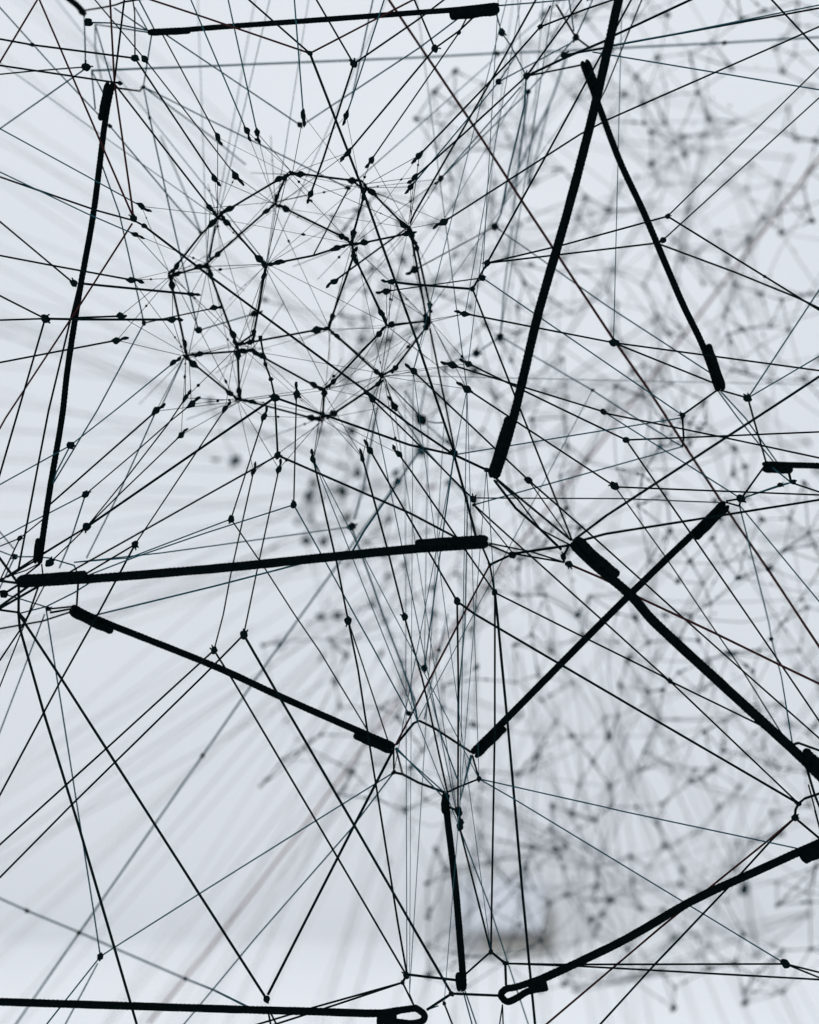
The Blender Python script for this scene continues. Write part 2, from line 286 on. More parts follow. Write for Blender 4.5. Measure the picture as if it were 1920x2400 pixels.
  ('fine black thread from knot by top rope to cage bead top','k',0.00097,[(-0.0527,1.5798,2.1322),(-0.0811,1.582,2.042),(-0.0933,1.5828,2.0079)],[(2,1,'bead',0.000348)]),
  ('soft teal-grey thread from top edge centre to knot by top rope','c',0.00078,[(-0.0294,1.7141,2.2838),(-0.0606,1.7615,2.1569)],[]),
  ('right very fine teal-black thread from top edge centre to cage bead top','c',0.00071,[(-0.0131,1.5994,2.237),(-0.0548,1.5935,2.1026),(-0.06,1.5921,2.0866)],[(2,1,'bead',0.000395)]),
  ('long blurred maroon thread from top edge centre to middle right edge','r',0.00151,[(-0.0426,1.6902,2.2684),(0.0603,1.7018,2.1163),(0.1168,1.7086,2.0293),(0.2075,1.7193,1.8929),(0.2411,1.723,1.8453),(0.2802,1.7277,1.7856),(0.3155,1.7319,1.7317),(0.3648,1.7376,1.6601),(0.4229,1.6826,1.5508)],[(7,8,'knot',0.00207)]),
  ('rightmost fine black thread from top edge centre to knot by top rope','k',0.00099,[(-0.0097,1.6199,2.2441),(0.0243,1.6042,2.1556)],[(1,0,'knot',0.00328)]),
  ('short fine black thread from knot by top rope to top rope right end','k',0.00098,[(0.0243,1.6042,2.1556),(0.0475,1.6047,2.1727),(0.071,1.605,2.1957)],[]),
  ('left fine black thread from knot by top rope to cage bead upper right','k',0.00097,[(0.0243,1.6042,2.1556),(-0.0584,1.5831,2.0476)],[(1,0,'bead',0.000419)]),
  ('very fine black thread from top rope right end to cage bead upper right','k',0.00071,[(0.0591,1.6065,2.1946),(0.0473,1.5985,2.1687),(-0.0355,1.5505,2.0314)],[(1,2,'knot',0.00195),(2,1,'bead',0.000358)]),
  ('soft teal-grey thread from top rope right end to top edge right','c',0.00074,[(0.0865,1.6031,2.1972),(0.1253,1.6568,2.2202),(0.182,1.6816,2.2347)],[(2,1,'knot',0.0031)]),
  ('soft teal-grey thread from top rope right end to knot by slanting rope','c',0.00074,[(0.0815,1.6037,2.1962),(0.0936,1.6968,2.2041),(0.1022,1.6836,2.1856),(0.1157,1.6567,2.1456)],[(1,2,'knot',0.00347),(3,2,'knot',0.00338)]),
  ('fine black thread from top edge centre to cage','k',0.00095,[(0.1331,1.5322,2.2076),(0.0787,1.5439,2.1102),(0.0046,1.5619,1.9844),(0.0006,1.5632,1.9753)],[]),
  ('right fine black thread from knot by top rope to cage bead upper right','k',0.00096,[(0.1305,1.5446,2.1747),(0.1253,1.5965,2.1741),(0.1009,1.5858,2.1432),(0.0091,1.5465,2.035)],[(1,2,'knot',0.00245),(3,2,'bead',0.000428)]),
  ('fine black thread from knot by top rope to top edge right','k',0.00098,[(0.1253,1.5965,2.1741),(0.1679,1.5951,2.1905),(0.2286,1.5935,2.2111)],[]),
  ('fine black thread from top edge right to knot by slanting rope','k',0.00098,[(0.1805,1.5469,2.211),(0.1157,1.6567,2.1456)],[]),
  ('fine black thread from knot by slanting rope to cage bead upper right','k',0.00099,[(0.1157,1.6567,2.1456),(0.0524,1.6134,2.0749),(0.0047,1.5813,2.0234)],[(2,1,'bead',0.000391)]),
  ('stouter black thread from knot by slanting rope to top edge right','k',0.00134,[(0.1157,1.6567,2.1456),(0.1523,1.6474,2.1606),(0.1916,1.6378,2.1746),(0.2006,1.6353,2.1793),(0.3056,1.6162,2.2236)],[]),
  ('short fine black thread from knot by slanting rope to slanting rope top end','k',0.00102,[(0.1157,1.6567,2.1456),(0.1738,1.6848,2.1665)],[]),
  ('upper fine black thread from knot by slanting rope to upper right edge','k',0.00096,[(0.1466,1.5852,2.1424),(0.1823,1.5787,2.1468),(0.1911,1.5771,2.1486),(0.4138,1.5428,2.1788)],[(0,1,'knot',0.00291)]),
  ('very fine teal-black thread from tall rope to upper right edge','c',0.00069,[(0.1816,1.519,2.1285),(0.2486,1.5352,2.1461),(0.4204,1.5676,2.1917)],[]),
  ('short soft teal-grey thread beside knot by top rope','c',0.00076,[(0.0891,1.6694,2.1442),(0.1111,1.7463,2.1969)],[(0,1,'knot',0.00306)]),
  ('soft teal-grey thread from knot by top rope to knot by slanting rope','c',0.00076,[(0.0891,1.6694,2.1442),(0.1647,1.7113,2.1978),(0.1708,1.7155,2.2058)],[(2,1,'knot',0.00351)]),
  ('very fine teal-black thread from knot by top rope to cage bead upper right','c',0.00073,[(0.0891,1.6694,2.1442),(0.0012,1.598,2.0189)],[(1,0,'bead',0.000387)]),
  ('short soft dark thread from knot by tall rope to knot by slanting rope','k',0.00104,[(0.1479,1.676,2.2249),(0.1698,1.7051,2.2021),(0.1843,1.7177,2.1962)],[]),
  ('left soft teal-grey thread from top edge right to knot by slanting rope','c',0.00076,[(0.1531,1.6614,2.2632),(0.1689,1.7151,2.2122)],[]),
  ('right soft teal-grey thread from top edge right to knot by slanting rope','c',0.00078,[(0.2094,1.7545,2.2972),(0.1708,1.7155,2.2058)],[]),
  ('soft teal-grey thread from knot by slanting rope to cage bead upper right','c',0.00078,[(0.1708,1.7155,2.2058),(0.1283,1.8094,2.1789),(0.0318,1.7295,2.0618)],[(1,2,'knot',0.00293),(2,1,'bead',0.00038)]),
  ('uppermost soft teal-grey thread from knot by slanting rope to knot by tall rope','c',0.00076,[(0.112,1.6836,2.1437),(0.0318,1.7295,2.0618)],[]),
  ('leftmost blurred teal thread from knot by slanting rope to knot by tall rope','c',0.00106,[(0.1157,1.6567,2.1456),(0.1157,1.6854,2.1253),(0.1036,1.7582,2.0754),(0.0981,1.8035,2.0439),(0.0923,1.82,2.0335)],[(4,3,'knot',0.00406)]),
  ('second-leftmost blurred teal thread from knot by slanting rope to knot by tall rope','c',0.00114,[(0.1283,1.8094,2.1789),(0.1218,1.8792,2.1151),(0.1188,1.9245,2.0736)],[]),
  ('rightmost blurred teal thread from knot by slanting rope to knot by tall rope','c',0.00121,[(0.188,1.9694,2.2806),(0.168,1.9785,2.224),(0.1291,1.9917,2.143),(0.1088,1.9994,2.0958)],[]),
  ('upper blurred teal thread beside knot by tall rope','c',0.00088,[(0.165,1.9779,2.2164),(0.1487,1.9792,2.1514),(0.1399,1.9798,2.1205)],[]),
  ('fine black thread from top edge right to knot by tall rope','k',0.00098,[(0.2322,1.6121,2.2393),(0.1957,1.6118,2.1716),(0.1687,1.6082,2.1218),(0.1311,1.6031,2.0515),(0.1041,1.5996,2.0019),(0.0735,1.5955,1.945)],[(5,4,'knot',0.00291)]),
  ('soft dark thread from top edge right to slanting rope','k',0.00075,[(0.2488,1.6811,2.2686),(0.1971,1.6809,2.1403),(0.1898,1.6804,2.1265)],[]),
  ('fine black thread from upper right edge to cage bead upper right','k',0.00095,[(0.4184,1.5698,2.1793),(0.1849,1.5591,2.0724),(0.1585,1.5577,2.0579),(0.0313,1.5511,1.9738)],[(3,2,'bead',0.000425)]),
  ('fine black thread from top edge right to upper right edge','k',0.00095,[(0.3101,1.5353,2.2036),(0.4079,1.5667,2.1133)],[]),
  ('very fine teal-black thread from knot by tall rope to upper right edge','c',0.00071,[(0.1712,1.563,2.1378),(0.4298,1.6083,2.1102)],[]),
  ('very fine black thread from upper right edge to knot by slanting rope','k',0.00072,[(0.4265,1.6305,2.1724),(0.2455,1.6004,1.9911)],[(1,0,'knot',0.00243)]),
  ('very fine black thread from upper right edge to slanting rope','k',0.00073,[(0.427,1.6307,2.1412),(0.2478,1.6469,1.9788)],[(1,0,'knot',0.003)]),
  ('fine black thread from knot by slanting rope to knot by tall rope','k',0.00097,[(0.2455,1.6004,1.9911),(0.1454,1.5976,1.9627),(0.0735,1.5955,1.945)],[]),
  ('fine black thread from slanting rope to knot by tall rope','k',0.00099,[(0.2458,1.6644,1.98),(0.1467,1.6248,1.9598),(0.0735,1.5955,1.945)],[]),
  ('lower fine black thread from knot by slanting rope to upper right edge','k',0.00097,[(0.2455,1.6004,1.9911),(0.331,1.5718,1.9273),(0.423,1.6168,1.8846)],[(1,2,'knot',0.00158)]),
  ('fine black thread from slanting rope to upper right edge','k',0.001,[(0.2466,1.6643,1.9789),(0.3204,1.6508,1.9472),(0.3781,1.6402,1.9201),(0.4305,1.6379,1.8935)],[]),
  ('soft dark thread from knot by tall rope to cage bead right','k',0.00079,[(0.0923,1.82,2.0335),(0.0051,1.7442,1.9701)],[(1,0,'bead',0.000483)]),
  ('soft teal-grey thread from knot by tall rope to slanting rope bottom end','c',0.00077,[(0.0923,1.82,2.0335),(0.2008,1.7276,1.9301),(0.2942,1.6501,1.8477)],[]),
  ('very fine black thread from knot by tall rope to cage bead right','k',0.00072,[(0.0702,1.623,1.9365),(-0.0224,1.6425,1.9274)],[(0,1,'knot',0.00296),(1,0,'bead',0.000396)]),
  ('upper very fine teal-black thread from knot by tall rope to knot by slanting rope','c',0.00072,[(0.0702,1.623,1.9365),(0.1882,1.6229,1.8543),(0.2611,1.6228,1.8036)],[(2,1,'knot',0.0026)]),
  ('short fine black thread beside knot by tall rope','k',0.00097,[(0.0735,1.5955,1.945),(0.0602,1.6107,1.9232)],[(1,0,'knot',0.00244)]),
  ('stouter black thread from knot by tall rope to cage bead right','k',0.00129,[(0.0602,1.6107,1.9232),(0.0,1.5907,1.924),(-0.0175,1.5848,1.9249)],[(2,1,'bead',0.000359)]),
  ('fine black thread from knot by tall rope to thick diagonal left end','k',0.00095,[(0.0602,1.6107,1.9232),(0.1478,1.5482,1.6796)],[]),
  ('upper fine black thread from cage bead right to middle right edge','k',0.00098,[(0.0525,1.5931,1.8961),(0.1945,1.6116,1.8716),(0.4366,1.6518,1.8459)],[(0,1,'bead',0.000387),(1,2,'knot',0.0039)]),
  ('fine black thread from knot by tall rope to slanting rope bottom end','k',0.00099,[(0.1945,1.6116,1.8716),(0.2971,1.6491,1.8379)],[]),
  ('lower blurred teal thread beside knot by tall rope','c',0.00084,[(0.102,1.8974,1.9268),(0.1076,1.9071,1.987),(0.117,1.9184,2.0577)],[(0,1,'knot',0.00383)]),
  ('uppermost short blurred teal thread beside knot by tall rope','c',0.00086,[(0.102,1.8974,1.9268),(0.0787,1.9933,1.9234),(0.0423,1.9287,1.9001)],[(1,2,'knot',0.00483)]),
  ('second-highest soft teal-grey thread from knot by tall rope to knot by slanting rope','c',0.00079,[(0.102,1.8974,1.9268),(0.1928,1.7851,1.8502),(0.2304,1.7491,1.8182),(0.2744,1.7074,1.7822)],[(1,2,'knot',0.00179)]),
  ('lower fine black thread from cage bead right to middle right edge','k',0.00097,[(0.0407,1.5919,1.8468),(0.1867,1.6307,1.8079),(0.1886,1.63,1.8062),(0.2935,1.6004,1.7802),(0.4148,1.5765,1.7504)],[(0,1,'bead',0.000441),(1,2,'knot',0.00295)]),
  ('fine black thread from cage bead right to knot by slanting rope','k',0.00097,[(0.0541,1.5585,1.8433),(0.1078,1.5889,1.8221),(0.1456,1.6102,1.8072),(0.2101,1.6466,1.7823)],[(0,1,'bead',0.000366),(3,2,'knot',0.00298)]),
  ('fine black thread from knot by slanting rope to middle right edge','k',0.00098,[(0.2101,1.6466,1.7823),(0.2955,1.6309,1.7842),(0.4259,1.6136,1.7879)],[]),
  ('fine black thread from knot by slanting rope to lower right edge','k',0.00098,[(0.2101,1.6466,1.7823),(0.2696,1.6387,1.6924),(0.3219,1.6318,1.6133),(0.3511,1.6279,1.5687),(0.4076,1.6251,1.4829)],[]),
  ('very fine teal-black thread from knot by tall rope to knot by thin diagonal','c',0.00071,[(0.1867,1.6307,1.8079),(0.191,1.6301,1.805),(0.3147,1.6148,1.7228)],[(2,1,'knot',0.00389)]),
  ('fine black thread from cage bead lower right to knot by thick diagonal','k',0.00096,[(0.0536,1.5796,1.8226),(0.1934,1.6023,1.7335)],[(0,1,'bead',0.000431),(1,0,'knot',0.00386)]),
  ('fine black thread from knot by thick diagonal to middle right edge','k',0.00096,[(0.1934,1.6023,1.7335),(0.1942,1.6023,1.7329),(0.4184,1.5894,1.7229)],[]),
  ('very fine black thread from knot by thick diagonal to thick diagonal','k',0.00069,[(0.1934,1.6023,1.7335),(0.2394,1.59,1.6654),(0.2724,1.5808,1.6129),(0.3059,1.5715,1.5607),(0.3431,1.5606,1.4967)],[]),
  ('fine black thread from cage bead lower right to lower right edge','k',0.00097,[(0.0035,1.5991,1.8424),(0.1109,1.5885,1.7384),(0.1653,1.6042,1.6928),(0.2215,1.6206,1.6444),(0.2581,1.6313,1.6128),(0.3199,1.6493,1.56),(0.4267,1.6738,1.4688)],[(0,1,'bead',0.00039),(1,2,'knot',0.00319)]),
  ('very fine black thread from knot by tall rope to thick diagonal left end','k',0.00069,[(0.1109,1.5885,1.7384),(0.1466,1.5482,1.6798)],[]),
  ('lower stouter black thread from cage to knot by tall rope','k',0.00131,[(-0.1281,1.6131,1.8192),(0.0,1.6271,1.7754),(0.0428,1.6312,1.7663)],[(0,1,'knot',0.0039)]),
  ('stouter black thread from cage to knot by left rope','k',0.0013,[(-0.1281,1.6131,1.8192),(-0.195,1.617,1.7737),(-0.3078,1.6236,1.6963)],[(2,1,'knot',0.0039)]),
  ('lower fine black thread from knot by left rope to middle left edge','k',0.00097,[(-0.3078,1.6236,1.6963),(-0.3581,1.6237,1.6656),(-0.4202,1.6252,1.6252)],[]),
  ('short fine black thread from knot by left rope to left rope bottom end','k',0.00097,[(-0.3078,1.6236,1.6963),(-0.3496,1.6198,1.6694)],[]),
  ('short fine black thread from cage to knot by level rope','k',0.00096,[(-0.1281,1.6131,1.8192),(-0.1222,1.5747,1.76)],[(1,0,'knot',0.00316)]),
  ('fine black thread from knot by level rope to level rope left end','k',0.00094,[(-0.1222,1.5747,1.76),(-0.1889,1.5698,1.7217),(-0.3231,1.5598,1.6442)],[]),
  ('stouter black thread from knot by level rope to level rope right end','k',0.00125,[(-0.1222,1.5747,1.76),(0.0,1.5566,1.7053),(0.0521,1.5488,1.6772)],[]),
  ('short fine black thread beside cage','k',0.00097,[(-0.1281,1.6131,1.8192),(-0.1321,1.6133,1.8368),(-0.1354,1.5895,1.8473),(-0.1417,1.6068,1.8755)],[(1,2,'knot',0.00215),(2,3,'knot',0.00212),(3,2,'knot',0.00215)]),
  ('stouter black thread from knot by tall rope to level rope right end','k',0.00128,[(0.0428,1.6312,1.7663),(0.0521,1.5919,1.7245),(0.0617,1.5485,1.6782)],[]),
  ('left short fine black thread from level rope right end to knot by level rope','k',0.00096,[(0.0659,1.5487,1.6745),(0.0773,1.6407,1.661)],[(1,0,'knot',0.00196)]),
  ('short stouter black thread from knot by tall rope to tall rope bottom end','k',0.00128,[(0.0428,1.6312,1.7663),(0.072,1.5913,1.7481),(0.0782,1.5541,1.7387)],[(1,2,'knot',0.0024)]),
  ('lower very fine teal-black thread from knot by tall rope to knot by slanting rope','c',0.00072,[(0.0428,1.6312,1.7663),(0.2611,1.623,1.8011)],[(1,0,'knot',0.00162)]),
  ('short fine teal-black thread from knot by slanting rope to slanting rope bottom end','k',0.00099,[(0.2611,1.6228,1.8036),(0.2992,1.6484,1.8311)],[]),
  ('short fine teal-black thread beside knot by slanting rope','k',0.00101,[(0.2611,1.6228,1.8036),(0.2719,1.6833,1.7883),(0.2744,1.7074,1.7822)],[]),
  ('lowest soft teal-grey thread from knot by slanting rope to knot by tall rope','c',0.00074,[(0.2744,1.7074,1.7822),(0.0624,1.6507,1.7195)],[(1,0,'knot',0.00164)]),
  ('fine black thread from cage bead lower right to knot by tall rope','k',0.00099,[(-0.0363,1.6281,1.8201),(0.0,1.6362,1.7854),(0.0618,1.6503,1.7249)],[(0,1,'bead',0.000377),(2,1,'knot',0.00331)]),
  ('soft teal-grey thread from cage bead lower right to knot by tall rope','c',0.00077,[(-0.016,1.7418,1.8288),(0.0127,1.7494,1.788),(0.0601,1.7597,1.7364)],[(0,1,'bead',0.000419)]),
  ('very fine black thread from knot by tall rope to thin diagonal right end','k',0.00074,[(0.0651,1.6594,1.7268),(0.2107,1.6804,1.7278),(0.3116,1.6953,1.7249)],[]),
  ('fine black thread from knot by tall rope to knot by thick diagonal','k',0.00099,[(0.0624,1.6507,1.7195),(0.1861,1.6495,1.6076),(0.1917,1.6494,1.6027),(0.2506,1.6489,1.5493)],[(3,2,'knot',0.00246)]),
  ('short fine black thread from knot by tall rope to knot by level rope','k',0.00072,[(0.0624,1.6507,1.7195),(0.0989,1.6242,1.6709)],[]),
  ('right short fine black thread from level rope right end to knot by level rope','k',0.00095,[(0.0722,1.5485,1.6755),(0.0978,1.6243,1.6698)],[(1,0,'knot',0.00358)]),
  ('short stouter black thread from knot by level rope to thick diagonal left end','k',0.00127,[(0.0989,1.6242,1.6709),(0.1463,1.5485,1.6754)],[]),
  ('short fine black thread from knot by level rope to knot by thick diagonal','k',0.00096,[(0.0989,1.6242,1.6709),(0.144,1.5895,1.6614)],[]),
  ('fine black thread from level rope right end to knot by thick diagonal','k',0.00094,[(0.0726,1.5483,1.677),(0.1128,1.5711,1.6703),(0.144,1.5895,1.6614)],[]),
  ('short stouter black thread beside knot by level rope','k',0.00131,[(0.0773,1.6407,1.661),(0.0989,1.6242,1.6709)],[]),
  ('fine maroon thread from knot by level rope to sloping rope right end','r',0.00099,[(0.0773,1.6407,1.661),(0.0513,1.6494,1.6122),(-0.0135,1.6716,1.4867)],[]),
  ('short fine black thread beside knot by level rope','k',0.00099,[(0.0773,1.6407,1.661),(0.0825,1.6505,1.6344)],[(1,0,'knot',0.00297)]),
  ('right fine black thread from cage bead lower right to knot by level rope','k',0.00096,[(-0.0104,1.5769,1.7619),(0.0,1.5849,1.7483),(0.0825,1.6505,1.6344)],[(0,1,'bead',0.000374)]),
  ('fine black thread from knot by level rope to knot by thick diagonal','k',0.00099,[(0.0825,1.6505,1.6344),(0.1693,1.6496,1.5908),(0.2412,1.6489,1.5552),(0.2506,1.6489,1.5493)],[]),
  ('lower fine black thread from knot by level rope to knot by bottom upright','k',0.00098,[(0.0825,1.6505,1.6344),(0.0816,1.6422,1.5071),(0.0765,1.6284,1.2968)],[(2,1,'knot',0.00213)]),
  ('stouter black thread from knot by level rope to bottom edge centre','k',0.00133,[(0.0825,1.6505,1.6344),(0.0855,1.6537,1.6063),(0.096,1.6661,1.4998),(0.1096,1.6836,1.3483),(0.1263,1.7017,1.1767)],[]),
  ('left fine black thread from cage bead lower right to knot by level rope','k',0.00098,[(-0.0385,1.6453,1.7726),(0.0447,1.6031,1.6253)],[(0,1,'bead',0.000436),(1,0,'knot',0.0032)]),
  ('stouter black thread from knot by level rope to knot by thick diagonal','k',0.00129,[(0.0447,1.6031,1.6253),(0.0615,1.6051,1.6131),(0.1853,1.6187,1.5409),(0.3703,1.6388,1.4336)],[(3,2,'knot',0.00244)]),
  ('upper fine black thread from knot by level rope to knot by bottom upright','k',0.00098,[(0.0447,1.6031,1.6253),(0.0464,1.6295,1.5546),(0.0472,1.6775,1.4261)],[]),
  ('fine black thread from cage bead lower right to bottom upright top end','k',0.00098,[(-0.0442,1.5947,1.7597),(-0.0213,1.6231,1.6762),(-0.0049,1.6453,1.611),(0.012,1.6589,1.5526),(0.018,1.6647,1.5273),(0.0369,1.6848,1.4401)],[(0,1,'bead',0.000345),(2,3,'knot',0.00328)]),
  ('fine black thread from cage bead bottom to knot by left loop rope','k',0.00097,[(-0.0916,1.6182,1.7608),(-0.0799,1.6272,1.7071),(-0.0694,1.6349,1.6613),(-0.059,1.6439,1.6074),(-0.0492,1.6401,1.5602),(-0.0383,1.6345,1.4912),(-0.0252,1.6282,1.4122),(-0.0111,1.6212,1.3256),(-0.0024,1.6173,1.2779)],[(0,1,'bead',0.000365),(3,4,'knot',0.00361)]),
  ('right very fine black thread from cage bead bottom to knot by level rope','k',0.00071,[(-0.1062,1.5919,1.8196),(-0.1113,1.6364,1.7185)],[(0,1,'bead',0.000433),(1,0,'knot',0.00295)]),
  ('very fine teal-black thread from knot by level rope to level rope','c',0.0007,[(-0.1113,1.6364,1.7185),(-0.1927,1.6031,1.6892),(-0.2531,1.5782,1.6661),(-0.2992,1.5591,1.6462)],[]),
  ('very fine teal-black thread from knot by level rope to knot by sloping rope','c',0.00072,[(-0.1113,1.6364,1.7185),(-0.0757,1.6434,1.6545),(-0.0532,1.6479,1.6134),(-0.0365,1.6511,1.5837),(-0.0007,1.6583,1.5175)],[(4,3,'knot',0.00218)]),
  ('right very fine black thread from knot by level rope to sloping rope right end','k',0.00072,[(-0.059,1.6439,1.6074),(-0.0205,1.6723,1.4894)],[]),
  ('left very fine black thread from cage bead bottom to knot by level rope','k',0.0007,[(-0.1361,1.5868,1.7978),(-0.1676,1.5983,1.7023)],[(0,1,'bead',0.000376),(1,0,'knot',0.0032)]),
  ('left very fine teal-black thread beside knot by level rope','c',0.0007,[(-0.1676,1.5983,1.7023),(-0.2654,1.6114,1.6663),(-0.3179,1.6171,1.6624)],[]),
  ('left very fine black thread from knot by level rope to sloping rope right end','k',0.00071,[(-0.1676,1.5983,1.7023),(-0.1365,1.6157,1.6559),(-0.1099,1.6314,1.6133),(-0.0862,1.6446,1.5778),(-0.0385,1.674,1.4968)],[]),
  ('left very fine black thread from cage bead bottom to knot by sloping rope','k',0.00072,[(-0.1518,1.6546,1.7524),(-0.1729,1.6557,1.6549),(-0.1804,1.6562,1.6135),(-0.1892,1.6566,1.5788)],[(0,1,'bead',0.000356),(3,2,'knot',0.0033)]),
  ('right very fine black thread from cage bead bottom to knot by sloping rope','k',0.0007,[(-0.1221,1.5894,1.7487),(-0.1421,1.5929,1.6551),(-0.1546,1.5952,1.594)],[(0,1,'bead',0.000364),(2,1,'knot',0.00382)]),
  ('left fine black thread from knot by sloping rope to lower left edge','k',0.00098,[(-0.1892,1.6566,1.5788),(-0.2912,1.6506,1.4848),(-0.4177,1.6465,1.3698)],[]),
  ('fine black thread from knot by sloping rope to knot by left loop rope','k',0.00098,[(-0.1892,1.6566,1.5788),(-0.1694,1.6525,1.5486),(-0.0887,1.6355,1.4177),(-0.003,1.6174,1.2773)],[(3,2,'knot',0.00318)]),
  ('right fine black thread from knot by sloping rope to lower left edge','k',0.00097,[(-0.1546,1.5952,1.594),(-0.1918,1.6052,1.557),(-0.3204,1.6392,1.4336),(-0.4192,1.6607,1.3352)],[]),
  ('stouter black thread from knot by sloping rope to knot by bottom upright','k',0.00127,[(-0.1546,1.5952,1.594),(-0.1178,1.6,1.5301),(-0.0595,1.6076,1.4303),(0.0393,1.6205,1.2596)],[(3,2,'knot',0.00239)]),
  ('stouter black thread from sloping rope right end to knot by left loop rope','k',0.00132,[(-0.015,1.6718,1.4837),(-0.0701,1.6708,1.3774),(-0.1363,1.6696,1.2482)],[]),
  ('stouter black thread from knot by left loop rope to knot by level rope','k',0.0013,[(-0.1375,1.6699,1.244),(-0.2521,1.6474,1.4261),(-0.3311,1.6319,1.5516),(-0.3715,1.6242,1.6139)],[(0,1,'knot',0.00328),(3,2,'knot',0.00161)]),
  ('short fine black thread from left loop rope to bottom edge left','k',0.00095,[(-0.1308,1.6045,1.2483),(-0.1222,1.6076,1.2005)],[]),
  ('short fine black thread from left loop rope to bottom edge centre','k',0.00096,[(-0.1298,1.6045,1.2482),(-0.1096,1.6468,1.1941)],[]),
  ('stouter black thread from knot by level rope to bottom edge left','k',0.0013,[(-0.3715,1.6242,1.6139),(-0.3704,1.6252,1.6003),(-0.3476,1.6316,1.5194),(-0.3143,1.6401,1.4108),(-0.281,1.649,1.2965),(-0.2497,1.6571,1.1891)],[]),
  ('fine black thread from knot by level rope to lower left edge','k',0.00097,[(-0.2616,1.6247,1.6798),(-0.2946,1.621,1.6151),(-0.3281,1.6173,1.5526),(-0.4001,1.6133,1.4128)],[(0,1,'knot',0.00325)]),
  ('very fine black thread from cage bead lower left to knot by level rope','k',0.0007,[(-0.171,1.5728,1.8031),(-0.2616,1.6247,1.6798)],[(0,1,'bead',0.000343)]),
  ('short fine black thread from knot by level rope to level rope','k',0.00096,[(-0.2616,1.6247,1.6798),(-0.3014,1.5591,1.6463)],[]),
  ('uppermost very fine black thread from cage bead lower left to knot by left rope','k',0.0007,[(-0.2028,1.5757,1.8079),(-0.2246,1.5864,1.7925),(-0.257,1.603,1.7675),(-0.3104,1.6299,1.7281)],[(0,1,'bead',0.000428),(3,2,'knot',0.00327)]),
  ('second-highest very fine black thread from cage bead lower left to knot by left rope','k',0.0007,[(-0.2088,1.5793,1.8142),(-0.2271,1.5883,1.7893),(-0.269,1.6069,1.7398),(-0.3078,1.6236,1.6963)],[(0,1,'bead',0.000357)]),
  ('lower very fine teal-black thread from knot by left rope to middle left edge','c',0.00072,[(-0.3104,1.6299,1.7281),(-0.3447,1.6356,1.7113),(-0.3668,1.6391,1.7008),(-0.4276,1.6451,1.6685)],[]),
  ('left soft teal-grey thread from knot by left rope to knot by level rope','c',0.00074,[(-0.3104,1.6299,1.7281),(-0.3411,1.709,1.684),(-0.3591,1.7499,1.6618)],[]),
  ('very fine teal-black thread from cage bead lower left to knot by left rope','c',0.0007,[(-0.2194,1.5747,1.8468),(-0.2766,1.5987,1.8058),(-0.3233,1.6179,1.7738)],[(0,1,'bead',0.000344),(2,1,'knot',0.00358)]),
  ('upper very fine teal-black thread from knot by left rope to middle left edge','c',0.0007,[(-0.3233,1.6179,1.7738),(-0.4142,1.5908,1.7168)],[]),
  ('short soft teal-grey thread from knot by left rope to left rope','c',0.00071,[(-0.3233,1.6179,1.7738),(-0.3365,1.6192,1.7479),(-0.3457,1.6206,1.7202)],[]),
  ('lower soft teal-grey thread from cage to left rope','c',0.00073,[(-0.2651,1.6871,1.9042),(-0.3038,1.6517,1.8126),(-0.341,1.6209,1.7356)],[]),
  ('very fine black thread from cage to cage bead left','k',0.00074,[(-0.2651,1.6871,1.9042),(-0.2311,1.6684,1.9076),(-0.1906,1.6461,1.9115)],[(2,1,'bead',0.000389)]),
  ('short soft teal-grey thread from cage to cage bead lower left','c',0.00077,[(-0.2145,1.7177,1.9021),(-0.1622,1.7637,1.9278)],[(0,1,'knot',0.00347),(1,0,'bead',0.000416)]),
  ('fine black thread from cage bead lower left to left rope','k',0.00099,[(-0.2499,1.6713,1.8136),(-0.3434,1.6206,1.7168)],[(0,1,'bead',0.000458)]),
  ('short soft teal-grey thread from knot by left rope to cage','c',0.00077,[(-0.2587,1.7717,1.8327),(-0.229,1.7244,1.8772)],[]),
  ('right soft teal-grey thread from knot by left rope to knot by level rope','c',0.00075,[(-0.2499,1.6713,1.8136),(-0.2721,1.6976,1.7749),(-0.2947,1.724,1.7361),(-0.3348,1.7679,1.6727)],[]),
  ('lowest very fine black thread from cage bead lower left to knot by left rope','k',0.00071,[(-0.2233,1.6593,1.7886),(-0.2791,1.6326,1.7277),(-0.3228,1.6112,1.678),(-0.3385,1.6038,1.6613)],[(0,1,'bead',0.000359),(3,2,'knot',0.00385)]),
  ('fine black thread from knot by left rope to upper left edge','k',0.00098,[(-0.3477,1.6118,1.8948),(-0.4267,1.6216,1.9357)],[(0,1,'knot',0.00391)]),
  ('fine teal-black thread from upper left edge to knot by left rope','k',0.00098,[(-0.4288,1.6174,1.8932),(-0.3477,1.6118,1.8948)],[]),
  ('stouter black thread from knot by left rope to cage bead left','k',0.00128,[(-0.3477,1.6118,1.8948),(-0.3125,1.5976,1.8915),(-0.2188,1.5597,1.8844)],[(2,1,'bead',0.000403)]),
  ('short fine black thread from left rope to cage bead left','k',0.00097,[(-0.3214,1.6237,1.8978),(-0.2676,1.5611,1.8879)],[(1,0,'bead',0.000426)]),
  ('upper fine black thread from knot by left rope to middle left edge','k',0.00097,[(-0.3477,1.6118,1.8948),(-0.393,1.5918,1.7097)],[]),
  ('fine black thread from left rope to upper left edge','k',0.00095,[(-0.312,1.5682,1.9199),(-0.4061,1.555,1.9981)],[(0,1,'knot',0.00317)]),
  ('stouter black thread from left rope to cage bead left','k',0.00132,[(-0.3176,1.6243,1.9314),(-0.2122,1.6388,1.9238)],[(1,0,'bead',0.000353)]),
  ('fine black thread from left rope to knot by level rope','k',0.00097,[(-0.319,1.6242,1.9273),(-0.3431,1.6128,1.8076),(-0.3513,1.6079,1.7551),(-0.3668,1.5983,1.653)],[]),
